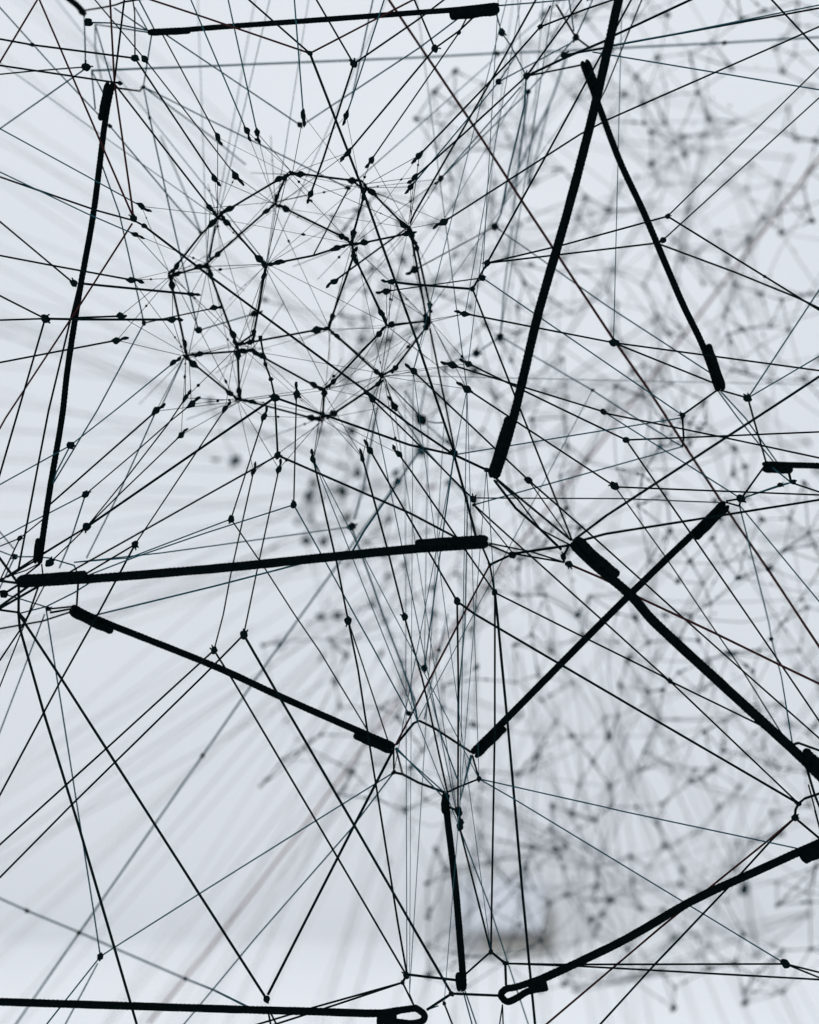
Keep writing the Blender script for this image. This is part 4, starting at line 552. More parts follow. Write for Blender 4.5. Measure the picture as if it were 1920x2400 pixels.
STRUT_DATA = [
  (0.00116,[(-0.116,1.6305,2.0396),(-0.127,1.634,2.0357),(-0.1774,1.6515,2.0108),(-0.1894,1.6559,2.0037)],[(1,2,'bead',0.000403),(2,1,'bead',0.000439)]),
  (0.00116,[(-0.116,1.6305,2.0396),(-0.1065,1.6326,2.0408),(-0.0564,1.6444,2.0375),(-0.048,1.6472,2.0318)],[(1,2,'bead',0.000412),(2,1,'bead',0.000424)]),
  (0.00116,[(-0.116,1.6305,2.0396),(-0.1216,1.6422,2.0391),(-0.1325,1.6818,2.0309),(-0.1356,1.6976,2.0272)],[(1,2,'bead',0.000372),(2,1,'bead',0.000421)]),
  (0.00121,[(-0.1356,1.6976,2.0272),(-0.1444,1.699,2.0206),(-0.195,1.7078,1.9782),(-0.2052,1.7097,1.9691)],[(1,2,'bead',0.00038),(2,1,'bead',0.000377)]),
  (0.00121,[(-0.1356,1.6976,2.0272),(-0.1249,1.6892,2.0206),(-0.0658,1.6419,1.9813),(-0.0559,1.6331,1.972)],[(1,2,'bead',0.000447),(2,1,'bead',0.000377)]),
  (0.00118,[(-0.1894,1.6559,2.0037),(-0.1791,1.6514,1.9977),(-0.1457,1.6327,1.9567),(-0.1375,1.629,1.9511)],[(1,2,'bead',0.00041),(2,1,'bead',0.000473)]),
  (0.00118,[(-0.1894,1.6559,2.0037),(-0.1946,1.6592,1.9983),(-0.2064,1.6659,1.9888),(-0.233,1.6831,1.9609),(-0.2379,1.6882,1.9513)],[(1,2,'bead',0.000479),(3,2,'bead',0.000385)]),
  (0.0012,[(-0.2379,1.6882,1.9513),(-0.2334,1.6913,1.9545),(-0.2128,1.7046,1.9642),(-0.2052,1.7097,1.9691)],[(1,2,'bead',0.00038),(2,1,'bead',0.000428)]),
  (0.0012,[(-0.2379,1.6882,1.9513),(-0.238,1.6896,1.9428),(-0.2261,1.6992,1.8851),(-0.224,1.7011,1.8735)],[(1,2,'bead',0.000477),(2,1,'bead',0.000395)]),
  (0.00121,[(-0.2052,1.7097,1.9691),(-0.2014,1.7053,1.9574),(-0.1758,1.6798,1.8911),(-0.1704,1.6753,1.8798)],[(1,2,'bead',0.000438),(2,1,'bead',0.000457)]),
  (0.00115,[(-0.1375,1.629,1.9511),(-0.1263,1.6296,1.953),(-0.0929,1.6314,1.9601),(-0.0714,1.6323,1.9673),(-0.0559,1.6331,1.972)],[(1,2,'bead',0.000444),(3,2,'bead',0.000448)]),
  (0.00116,[(-0.0559,1.6331,1.972),(-0.044,1.6358,1.9738),(-0.0031,1.645,1.9845),(-0.0007,1.6462,1.9915)],[(1,2,'bead',0.000388),(2,1,'bead',0.00039)]),
  (0.00116,[(-0.0559,1.6331,1.972),(-0.0543,1.6419,1.9624),(-0.0775,1.6915,1.9113),(-0.0811,1.7016,1.9006)],[(1,2,'bead',0.000385),(2,1,'bead',0.000398)]),
  (0.00116,[(-0.0559,1.6331,1.972),(-0.0516,1.6316,1.9553),(-0.0269,1.6265,1.9029),(-0.0221,1.6254,1.8907)],[(1,2,'bead',0.000384),(2,1,'bead',0.000403)]),
  (0.00115,[(-0.1375,1.629,1.9511),(-0.141,1.6352,1.9409),(-0.1532,1.6652,1.8898),(-0.1704,1.6753,1.8798)],[(1,2,'bead',0.000373),(2,1,'bead',0.000389)]),
  (0.00118,[(-0.1704,1.6753,1.8798),(-0.1585,1.6788,1.8833),(-0.0927,1.6982,1.8993),(-0.0811,1.7016,1.9006)],[(1,2,'bead',0.000395),(2,1,'bead',0.000482)]),
  (0.0012,[(-0.0811,1.7016,1.9006),(-0.0727,1.6961,1.8921),(-0.0324,1.6697,1.8522),(-0.0263,1.6662,1.8485)],[(1,2,'bead',0.000389),(2,1,'bead',0.000365)]),
  (0.00115,[(-0.0221,1.6254,1.8907),(-0.0294,1.6328,1.8842),(-0.0755,1.6793,1.844),(-0.0851,1.6876,1.8381)],[(1,2,'bead',0.00038),(2,1,'bead',0.000393)]),
  (0.00115,[(-0.0221,1.6254,1.8907),(-0.0169,1.64,1.8939),(0.0178,1.7377,1.9153),(0.0211,1.7472,1.9164)],[(1,2,'bead',0.000414),(2,1,'bead',0.000461)]),
  (0.00118,[(-0.0263,1.6662,1.8485),(-0.0143,1.6818,1.858),(0.0172,1.7394,1.9092),(0.0211,1.7472,1.9164)],[(1,2,'bead',0.000369),(2,1,'bead',0.000436)]),
  (0.00117,[(-0.0007,1.6462,1.9915),(0.0073,1.6685,1.9757),(0.0209,1.7297,1.9298),(0.0211,1.7472,1.9164)],[(1,2,'bead',0.000359),(2,1,'bead',0.000376)]),
  (0.00118,[(-0.1704,1.6753,1.8798),(-0.1709,1.681,1.8721),(-0.1714,1.7065,1.8379),(-0.1725,1.7121,1.8305)],[(1,2,'bead',0.000471),(2,1,'bead',0.000396)]),
  (0.00119,[(-0.1561,1.6868,1.878),(-0.1475,1.687,1.8706),(-0.0956,1.6876,1.8419),(-0.0851,1.6876,1.8381)],[(1,2,'bead',0.000419),(2,1,'bead',0.000409)]),
  (0.00119,[(-0.0851,1.6876,1.8381),(-0.0856,1.6979,1.8342),(-0.0888,1.7375,1.8193),(-0.0885,1.7442,1.8168)],[(1,2,'bead',0.000473),(2,1,'bead',0.000404)]),
  (0.00118,[(-0.0263,1.6662,1.8485),(-0.0313,1.6767,1.8412),(-0.0778,1.733,1.8187),(-0.0885,1.7442,1.8168)],[(1,2,'bead',0.000363),(2,1,'bead',0.000452)]),
  (0.0012,[(-0.224,1.7011,1.8735),(-0.218,1.7027,1.8662),(-0.1811,1.7104,1.8366),(-0.1725,1.7121,1.8305)],[(1,2,'bead',0.000471),(2,1,'bead',0.000391)]),
  (0.0012,[(-0.224,1.7011,1.8735),(-0.2107,1.6983,1.8747),(-0.1662,1.689,1.8765),(-0.1561,1.6868,1.878)],[(1,2,'bead',0.000374),(2,1,'bead',0.000427)]),
  (0.00121,[(-0.1725,1.7121,1.8305),(-0.1598,1.7169,1.8287),(-0.101,1.7398,1.8155),(-0.0885,1.7442,1.8168)],[(1,2,'bead',0.000389),(2,1,'bead',0.000452)]),
  (0.00117,[(-0.048,1.6472,2.0318),(-0.0371,1.6468,2.0266),(-0.0056,1.6464,1.994),(-0.0007,1.6462,1.9915)],[(1,2,'bead',0.000453),(2,1,'bead',0.000438)]),
  (0.00117,[(-0.048,1.6472,2.0318),(-0.0449,1.6447,2.0213),(-0.0548,1.6353,1.9816),(-0.0559,1.6331,1.972)],[(1,2,'bead',0.000356),(2,1,'bead',0.000431)]),
  (0.00117,[(-0.0007,1.6462,1.9915),(0.0018,1.6551,1.985),(0.0172,1.7405,1.9203),(0.0211,1.7472,1.9164)],[(1,2,'bead',0.000444),(2,1,'bead',0.000421)]),
  (0.00074,[(-0.0601,1.6469,2.0293),(-0.0951,1.6692,1.969)],[]),
  (0.00102,[(-0.0741,1.6534,1.9392),(-0.0039,1.7065,2.004)],[(0,1,'bead',0.000425)]),
  (0.00074,[(-0.1904,1.6493,1.9935),(-0.2007,1.6926,1.9711)],[]),
  (0.00102,[(0.0206,1.7082,1.9024),(0.0461,1.7109,1.7763)],[]),
  (0.00074,[(-0.0207,1.7064,1.8454),(0.0085,1.684,1.8125)],[]),
  (0.00074,[(-0.0246,1.6793,1.8477),(-0.0205,1.6952,1.8351),(-0.0147,1.6637,1.8173)],[(2,1,'bead',0.000425)]),
]
HAIR_DATA = [
  (0.000266,[(-0.1854,1.5982,2.0274),(-0.1879,1.6559,2.0035)]),
  (0.000333,[(-0.1854,1.5982,2.0274),(-0.1376,1.6976,2.0277)]),
  (0.00031,[(-0.1906,1.6092,2.0014),(-0.1892,1.6559,2.0029)]),
  (0.000351,[(-0.1906,1.6092,2.0014),(-0.2064,1.7098,1.9666)]),
  (0.00036,[(-0.1906,1.6092,2.0014),(-0.136,1.6974,2.0295)]),
  (0.000358,[(-0.2572,1.5794,1.9686),(-0.2383,1.688,1.9538)]),
  (0.000311,[(-0.2572,1.5794,1.9686),(-0.2036,1.7097,1.9684)]),
  (0.000376,[(-0.2566,1.6102,2.0031),(-0.1909,1.6557,2.0062)]),
  (0.000314,[(-0.2566,1.6102,2.0031),(-0.2383,1.6883,1.9497)]),
  (0.000262,[(-0.1677,1.6198,2.0356),(-0.1896,1.6558,2.0054)]),
  (0.000383,[(-0.1677,1.6198,2.0356),(-0.1353,1.6976,2.0264)]),
  (0.000353,[(-0.1818,1.5895,2.0643),(-0.189,1.656,2.0015)]),
  (0.000276,[(-0.1818,1.5895,2.0643),(-0.1176,1.6305,2.0404)]),
  (0.000319,[(-0.155,1.5965,2.0723),(-0.1138,1.6304,2.0416)]),
  (0.000287,[(-0.155,1.5965,2.0723),(-0.134,1.6978,2.0248)]),
  (0.000376,[(-0.1474,1.6231,2.0784),(-0.1143,1.6304,2.0419)]),
  (0.000348,[(-0.1474,1.6231,2.0784),(-0.1365,1.6976,2.0266)]),
  (0.000359,[(-0.0991,1.5644,2.0781),(-0.114,1.6305,2.039)]),
  (0.000283,[(-0.0991,1.5644,2.0781),(-0.0497,1.6473,2.0304)]),
  (0.000315,[(-0.0933,1.5828,2.0079),(-0.1154,1.6304,2.0412)]),
  (0.000382,[(-0.0933,1.5828,2.0079),(-0.1352,1.6974,2.0295)]),
  (0.000289,[(-0.06,1.5921,2.0866),(-0.0486,1.647,2.0337)]),
  (0.000261,[(-0.06,1.5921,2.0866),(-0.1148,1.6306,2.0377)]),
  (0.000342,[(-0.0584,1.5831,2.0476),(-0.0463,1.6472,2.031)]),
  (0.000313,[(-0.0584,1.5831,2.0476),(-0.1168,1.6305,2.0402)]),
  (0.000345,[(-0.0584,1.5831,2.0476),(-0.1338,1.6977,2.0257)]),
  (0.000337,[(-0.0355,1.5505,2.0314),(-0.0476,1.6472,2.0322)]),
  (0.000257,[(-0.0355,1.5505,2.0314),(-0.001,1.6462,1.9918)]),
  (0.00031,[(0.0091,1.5465,2.035),(-0.0456,1.6472,2.032)]),
  (0.000359,[(0.0091,1.5465,2.035),(-0.0001,1.6464,1.9899)]),
  (0.000261,[(0.0091,1.5465,2.035),(-0.0543,1.633,1.9725)]),
  (0.000312,[(0.0047,1.5813,2.0234),(-0.0011,1.6461,1.9936)]),
  (0.000338,[(0.0047,1.5813,2.0234),(-0.0479,1.647,2.0341)]),
  (0.00035,[(0.0012,1.598,2.0189),(0.0014,1.6462,1.9925)]),
  (0.000373,[(0.0012,1.598,2.0189),(-0.0501,1.6473,2.0306)]),
  (0.000382,[(0.0318,1.7295,2.0618),(0.0015,1.6461,1.9934)]),
  (0.000377,[(0.0318,1.7295,2.0618),(-0.0455,1.6473,2.0307)]),
  (0.000332,[(0.0318,1.7295,2.0618),(-0.0574,1.6332,1.9696)]),
  (0.000281,[(0.0313,1.5511,1.9738),(0.0002,1.6463,1.9904)]),
  (0.000286,[(0.0313,1.5511,1.9738),(-0.0463,1.6472,2.0313)]),
  (0.000378,[(0.0051,1.7442,1.9701),(0.0013,1.6462,1.9927)]),
  (0.000403,[(0.0051,1.7442,1.9701),(0.0192,1.7472,1.9164)]),
  (0.000289,[(-0.0224,1.6425,1.9274),(-0.0217,1.6254,1.8901)]),
  (0.000322,[(-0.0224,1.6425,1.9274),(0.0204,1.7471,1.918)]),
  (0.000367,[(-0.0175,1.5848,1.9249),(-0.02,1.6254,1.8898)]),
  (0.000269,[(-0.0175,1.5848,1.9249),(-0.0575,1.6332,1.9706)]),
  (0.00031,[(-0.0175,1.5848,1.9249),(0.0213,1.7472,1.9156)]),
  (0.00038,[(0.0525,1.5931,1.8961),(0.0214,1.7472,1.9159)]),
  (0.000334,[(0.0525,1.5931,1.8961),(-0.0241,1.6255,1.8883)]),
  (0.000313,[(0.0407,1.5919,1.8468),(0.0224,1.7471,1.917)]),
  (0.000299,[(0.0407,1.5919,1.8468),(-0.0269,1.666,1.8503)]),
  (0.000358,[(0.0541,1.5585,1.8433),(0.0208,1.7471,1.9181)]),
  (0.000286,[(0.0541,1.5585,1.8433),(-0.0286,1.6663,1.8469)]),
  (0.000384,[(0.0536,1.5796,1.8226),(0.0236,1.7473,1.9144)]),
  (0.000351,[(0.0536,1.5796,1.8226),(-0.0243,1.6662,1.8473)]),
  (0.000332,[(0.0536,1.5796,1.8226),(-0.0235,1.6253,1.8917)]),
  (0.000274,[(0.0035,1.5991,1.8424),(-0.0262,1.6663,1.8465)]),
  (0.000267,[(0.0035,1.5991,1.8424),(0.0197,1.7472,1.9156)]),
  (0.000327,[(-0.0363,1.6281,1.8201),(-0.0259,1.6661,1.8495)]),
  (0.0003,[(-0.0363,1.6281,1.8201),(-0.0849,1.6876,1.8386)]),
  (0.000332,[(-0.016,1.7418,1.8288),(-0.0278,1.6662,1.8479)]),
  (0.000307,[(-0.016,1.7418,1.8288),(-0.0904,1.7443,1.8145)]),
  (0.000273,[(-0.0104,1.5769,1.7619),(-0.0265,1.666,1.8507)]),
  (0.000367,[(-0.0104,1.5769,1.7619),(-0.0876,1.7441,1.818)]),
  (0.000385,[(-0.0385,1.6453,1.7726),(-0.0908,1.7443,1.8151)]),
  (0.000339,[(-0.0385,1.6453,1.7726),(-0.0258,1.6662,1.8481)]),
  (0.000381,[(-0.0442,1.5947,1.7597),(-0.0873,1.7441,1.8181)]),
  (0.00031,[(-0.0442,1.5947,1.7597),(-0.0874,1.6876,1.838)]),
  (0.000356,[(-0.0442,1.5947,1.7597),(-0.0276,1.666,1.8507)]),
  (0.00029,[(-0.0916,1.6182,1.7608),(-0.0879,1.7442,1.816)]),
  (0.000343,[(-0.0916,1.6182,1.7608),(-0.0856,1.6876,1.8381)]),
  (0.000281,[(-0.1062,1.5919,1.8196),(-0.0844,1.6877,1.8366)]),
  (0.000269,[(-0.1062,1.5919,1.8196),(-0.0895,1.7441,1.8178)]),
  (0.000353,[(-0.1062,1.5919,1.8196),(-0.1705,1.7122,1.8291)]),
  (0.000378,[(-0.1361,1.5868,1.7978),(-0.1731,1.7121,1.8309)]),
  (0.000285,[(-0.1361,1.5868,1.7978),(-0.0907,1.7442,1.816)]),
  (0.000281,[(-0.1518,1.6546,1.7524),(-0.1737,1.7121,1.8298)]),
  (0.000393,[(-0.1518,1.6546,1.7524),(-0.0864,1.7443,1.8146)]),
  (0.000334,[(-0.1221,1.5894,1.7487),(-0.0874,1.7441,1.818)]),
  (0.000327,[(-0.1221,1.5894,1.7487),(-0.1728,1.7122,1.829)]),
  (0.000374,[(-0.171,1.5728,1.8031),(-0.1736,1.7122,1.8283)]),
  (0.000277,[(-0.171,1.5728,1.8031),(-0.1725,1.6753,1.8798)]),
  (0.000279,[(-0.2028,1.5757,1.8079),(-0.1707,1.712,1.8321)]),
  (0.000308,[(-0.2028,1.5757,1.8079),(-0.2219,1.701,1.8751)]),
  (0.00034,[(-0.2088,1.5793,1.8142),(-0.2254,1.7013,1.8714)]),
  (0.000386,[(-0.2088,1.5793,1.8142),(-0.1715,1.7121,1.8297)]),
  (0.000346,[(-0.2088,1.5793,1.8142),(-0.1705,1.6754,1.8781)]),
  (0.000332,[(-0.2194,1.5747,1.8468),(-0.2244,1.7012,1.8723)]),
  (0.000336,[(-0.2194,1.5747,1.8468),(-0.1714,1.6752,1.8813)]),
  (0.000266,[(-0.1906,1.6461,1.9115),(-0.1701,1.6752,1.8815)]),
  (0.000287,[(-0.1906,1.6461,1.9115),(-0.2072,1.7097,1.9685)]),
  (0.000291,[(-0.1622,1.7637,1.9278),(-0.1551,1.6866,1.8804)]),
  (0.00028,[(-0.1622,1.7637,1.9278),(-0.1697,1.6751,1.8822)]),
  (0.000314,[(-0.2499,1.6713,1.8136),(-0.2263,1.7011,1.873)]),
  (0.000385,[(-0.2499,1.6713,1.8136),(-0.1709,1.7122,1.8289)]),
  (0.000359,[(-0.2233,1.6593,1.7886),(-0.1705,1.7122,1.8292)]),
  (0.000291,[(-0.2233,1.6593,1.7886),(-0.2246,1.701,1.8748)]),
  (0.000362,[(-0.2188,1.5597,1.8844),(-0.2264,1.7012,1.8717)]),
  (0.000338,[(-0.2188,1.5597,1.8844),(-0.2372,1.6883,1.9497)]),
  (0.000358,[(-0.2676,1.5611,1.8879),(-0.238,1.6881,1.9532)]),
  (0.000301,[(-0.2676,1.5611,1.8879),(-0.2233,1.701,1.8745)]),
  (0.0003,[(-0.2122,1.6388,1.9238),(-0.2404,1.6881,1.9526)]),
  (0.000307,[(-0.2122,1.6388,1.9238),(-0.2041,1.7096,1.9698)]),
  (0.000338,[(-0.2598,1.5808,1.9257),(-0.2379,1.6883,1.9495)]),
  (0.000317,[(-0.2598,1.5808,1.9257),(-0.2076,1.7096,1.9696)]),
  (0.00035,[(-0.2598,1.5808,1.9257),(-0.2226,1.7011,1.8743)]),
  (0.000365,[(-0.272,1.5712,1.8671),(-0.2237,1.7012,1.8724)]),
  (0.000313,[(-0.272,1.5712,1.8671),(-0.2375,1.6881,1.9524)]),
  (0.000364,[(-0.1877,1.6306,1.9961),(-0.1187,1.6556,2.0488)]),
  (0.000282,[(-0.1885,1.6719,2.0075),(-0.2127,1.7543,1.9768)]),
  (0.000284,[(-0.1878,1.6651,2.0043),(-0.0523,1.6117,1.9668)]),
  (0.000284,[(-0.1901,1.6852,2.0085),(-0.138,1.6289,1.9502)]),
  (0.000335,[(-0.1946,1.7036,2.0174),(-0.2344,1.6688,1.9446)]),
  (0.000291,[(-0.1935,1.6675,2.006),(-0.1552,1.7009,1.8807)]),
  (0.000315,[(-0.1141,1.6191,2.038),(-0.0497,1.6726,2.0376)]),
  (0.000339,[(-0.1158,1.6497,2.0429),(-0.2071,1.7374,1.9721)]),
  (0.000332,[(-0.1168,1.6215,2.0346),(-0.0527,1.6166,1.9654)]),
  (0.000371,[(-0.1176,1.6246,2.0401),(-0.1369,1.608,1.9479)]),
  (0.000382,[(-0.1117,1.602,2.0322),(0.0013,1.6342,1.989)]),
  (0.000357,[(-0.0517,1.6757,2.0408),(-0.1416,1.7352,2.0382)]),
  (0.000329,[(-0.0478,1.6704,2.0358),(-0.0557,1.6543,1.9746)]),
  (0.000275,[(-0.05,1.6516,2.0352),(-0.1424,1.6702,1.9588)]),
  (0.000323,[(-0.0478,1.6844,2.0437),(-0.0008,1.6842,2.0035)]),
  (0.000263,[(-0.133,1.6941,2.0239),(-0.2133,1.7519,1.9762)]),
  (0.000317,[(-0.1409,1.7431,2.0373),(-0.0589,1.6703,1.9814)]),
  (0.000315,[(-0.1383,1.7303,2.0384),(-0.1408,1.658,1.9583)]),
  (0.000301,[(-0.1377,1.7257,2.0315),(-0.0001,1.6366,1.9884)]),
  (0.000291,[(-0.1398,1.7178,2.0297),(-0.079,1.6806,1.8964)]),
  (0.000389,[(-0.2082,1.7588,1.9767),(-0.1335,1.6124,1.9477)]),
  (0.00035,[(-0.2059,1.7307,1.9755),(-0.2203,1.6831,1.8687)]),
  (0.000285,[(-0.2048,1.7315,1.9722),(-0.1741,1.7445,1.8351)]),
  (0.000317,[(-0.0571,1.6667,1.9778),(-0.0817,1.6974,1.8989)]),
  (0.000315,[(-0.0576,1.6157,1.9657),(-0.0229,1.6024,1.8872)]),
  (0.000245,[(-0.0532,1.6307,1.9713),(-0.0256,1.6531,1.8456)]),
  (0.00028,[(-0.0565,1.6709,1.9801),(0.0195,1.7796,1.9225)]),
  (0.000329,[(-0.1394,1.6538,1.9558),(-0.2409,1.7297,1.9625)]),
  (0.000256,[(-0.1376,1.6162,1.9484),(-0.2297,1.7247,1.8752)]),
  (0.00035,[(-0.1387,1.6369,1.9509),(-0.1743,1.7173,1.887)]),
  (0.00032,[(-0.1419,1.6575,1.9566),(-0.0843,1.727,1.9062)]),
  (0.000336,[(-0.1419,1.6784,1.9622),(-0.0211,1.6241,1.8923)]),
  (0.000361,[(-0.1444,1.6784,1.9603),(-0.0837,1.6961,1.8418)]),
  (0.000358,[(-0.1375,1.6094,1.9474),(-0.1747,1.7095,1.8292)]),
  (0.000291,[(-0.135,1.6263,1.9518),(-0.157,1.6798,1.8796)]),
  (0.000263,[(-0.2445,1.7278,1.9566),(-0.2262,1.7103,1.8768)]),
  (0.000332,[(-0.2433,1.7353,1.9634),(-0.173,1.6774,1.8772)]),
  (0.000363,[(-0.2345,1.6671,1.9475),(-0.1761,1.7202,1.8297)]),
  (0.000383,[(-0.2379,1.6883,1.9511),(-0.1606,1.7118,1.8811)]),
  (0.000312,[(-0.2295,1.721,1.8759),(-0.1764,1.7145,1.8854)]),
  (0.000388,[(-0.2266,1.7403,1.8828),(-0.1774,1.7386,1.8353)]),
  (0.000326,[(-0.2289,1.7161,1.8788),(-0.1566,1.6967,1.8772)]),
  (0.000348,[(-0.1668,1.6509,1.8763),(-0.1763,1.7612,1.8366)]),
  (0.000311,[(-0.1665,1.6522,1.8757),(-0.0897,1.7644,1.8168)]),
  (0.000286,[(0.0003,1.6846,1.9977),(-0.0831,1.7092,1.9042)]),
  (0.000261,[(-0.001,1.6896,2.0004),(-0.0233,1.6508,1.8938)]),
  (0.000241,[(-0.0818,1.725,1.9047),(-0.0196,1.6,1.8838)]),
  (0.000396,[(-0.0796,1.721,1.9028),(-0.0272,1.6839,1.8523)]),
  (0.00027,[(-0.0835,1.7298,1.9028),(0.0215,1.7939,1.927)]),
  (0.000304,[(-0.0807,1.7336,1.9064),(-0.0903,1.7743,1.822)]),
  (0.000247,[(-0.0819,1.7355,1.9056),(-0.1581,1.7147,1.8804)]),
  (0.000359,[(-0.0208,1.673,1.8987),(-0.0278,1.6662,1.8492)]),
  (0.000359,[(-0.0223,1.6212,1.8889),(-0.0887,1.7308,1.8463)]),
  (0.000334,[(-0.0249,1.6745,1.8971),(-0.0924,1.778,1.818)]),
  (0.000397,[(-0.0262,1.6749,1.8495),(-0.0872,1.7153,1.8403)]),
  (0.000304,[(-0.0293,1.6926,1.853),(0.0233,1.7183,1.9106)]),
  (0.000372,[(-0.0257,1.6413,1.8456),(-0.0887,1.735,1.8155)]),
  (0.000327,[(-0.026,1.6532,1.8483),(-0.1579,1.6802,1.8751)]),
  (0.000307,[(-0.0829,1.6775,1.8346),(0.0242,1.7861,1.9235)]),
  (0.00027,[(-0.0862,1.6602,1.8354),(-0.1716,1.6898,1.8269)]),
  (0.000346,[(-0.1764,1.7557,1.8382),(-0.0902,1.7497,1.82)]),
  (0.000244,[(-0.1744,1.7093,1.8281),(-0.1507,1.6592,1.8742)]),
  (0.000399,[(-0.0891,1.7816,1.8215),(-0.1557,1.7079,1.8793)]),
  (0.000358,[(-0.1894,1.6559,2.0037),(-0.2179,1.8149,2.0788)]),
  (0.00037,[(-0.1894,1.6559,2.0037),(-0.2172,1.9387,2.0327)]),
  (0.000364,[(-0.116,1.6305,2.0396),(-0.1791,1.8961,2.1131)]),
  (0.000361,[(-0.116,1.6305,2.0396),(-0.1652,1.8731,2.0707)]),
  (0.000369,[(-0.048,1.6472,2.0318),(-0.0141,1.9364,2.0272)]),
  (0.00035,[(-0.048,1.6472,2.0318),(0.0054,1.7526,2.0371)]),
  (0.000371,[(-0.1356,1.6976,2.0272),(-0.1091,1.8957,2.101)]),
  (0.00037,[(-0.1356,1.6976,2.0272),(-0.1561,1.8862,2.153)]),
  (0.000362,[(-0.2052,1.7097,1.9691),(-0.1773,1.8116,1.9614)]),
  (0.000374,[(-0.2052,1.7097,1.9691),(-0.2065,1.93,1.9419)]),
  (0.000356,[(-0.0559,1.6331,1.972),(-0.1264,1.8264,1.991)]),
  (0.000354,[(-0.0559,1.6331,1.972),(-0.0988,1.8084,1.9729)]),
  (0.000362,[(-0.1375,1.629,1.9511),(-0.2021,1.8901,1.9666)]),
  (0.000355,[(-0.1375,1.629,1.9511),(-0.0837,1.8174,2.0341)]),
  (0.00036,[(-0.2379,1.6882,1.9513),(-0.1912,1.8153,2.0181)]),
  (0.00037,[(-0.2379,1.6882,1.9513),(-0.25,1.907,2.0305)]),
  (0.000374,[(-0.224,1.7011,1.8735),(-0.3125,1.9584,1.858)]),
  (0.000366,[(-0.224,1.7011,1.8735),(-0.1644,1.8751,1.924)]),
  (0.000373,[(-0.1704,1.6753,1.8798),(-0.1612,1.9675,1.9233)]),
  (0.000356,[(-0.1704,1.6753,1.8798),(-0.2024,1.8,1.8604)]),
  (0.000364,[(-0.0007,1.6462,1.9915),(-0.0359,1.8927,2.0104)]),
  (0.000367,[(-0.0007,1.6462,1.9915),(0.0248,1.924,2.0021)]),
  (0.000368,[(-0.0811,1.7016,1.9006),(-0.1285,1.8846,1.9171)]),
  (0.000371,[(-0.0811,1.7016,1.9006),(-0.0904,1.9162,1.9028)]),
  (0.000349,[(-0.0221,1.6254,1.8907),(-0.0457,1.7809,1.8463)]),
  (0.000353,[(-0.0221,1.6254,1.8907),(0.0196,1.8224,1.8893)]),
  (0.000364,[(-0.0263,1.6662,1.8485),(0.0059,1.8941,1.8306)]),
  (0.000363,[(-0.0263,1.6662,1.8485),(-0.0096,1.8708,1.9629)]),
  (0.000371,[(-0.0851,1.6876,1.8381),(-0.0767,1.9344,1.9086)]),
  (0.000361,[(-0.0851,1.6876,1.8381),(-0.0373,1.8381,1.8698)]),
  (0.000377,[(0.0211,1.7472,1.9164),(0.0266,1.9267,1.9006)]),
  (0.000386,[(0.0211,1.7472,1.9164),(-0.0149,2.0126,1.9412)]),
  (0.000373,[(-0.1725,1.7121,1.8305),(-0.1531,1.9381,1.8667)]),
  (0.000371,[(-0.1725,1.7121,1.8305),(-0.2517,1.9144,1.8352)]),
  (0.000386,[(-0.0885,1.7442,1.8168),(-0.1819,2.0332,1.823)]),
  (0.000367,[(-0.0885,1.7442,1.8168),(-0.1059,1.8551,1.7789)]),
  (0.00036,[(-0.1561,1.6868,1.878),(-0.2085,1.8235,1.8746)]),
  (0.000361,[(-0.1561,1.6868,1.878),(-0.1356,1.8281,1.9528)]),
]
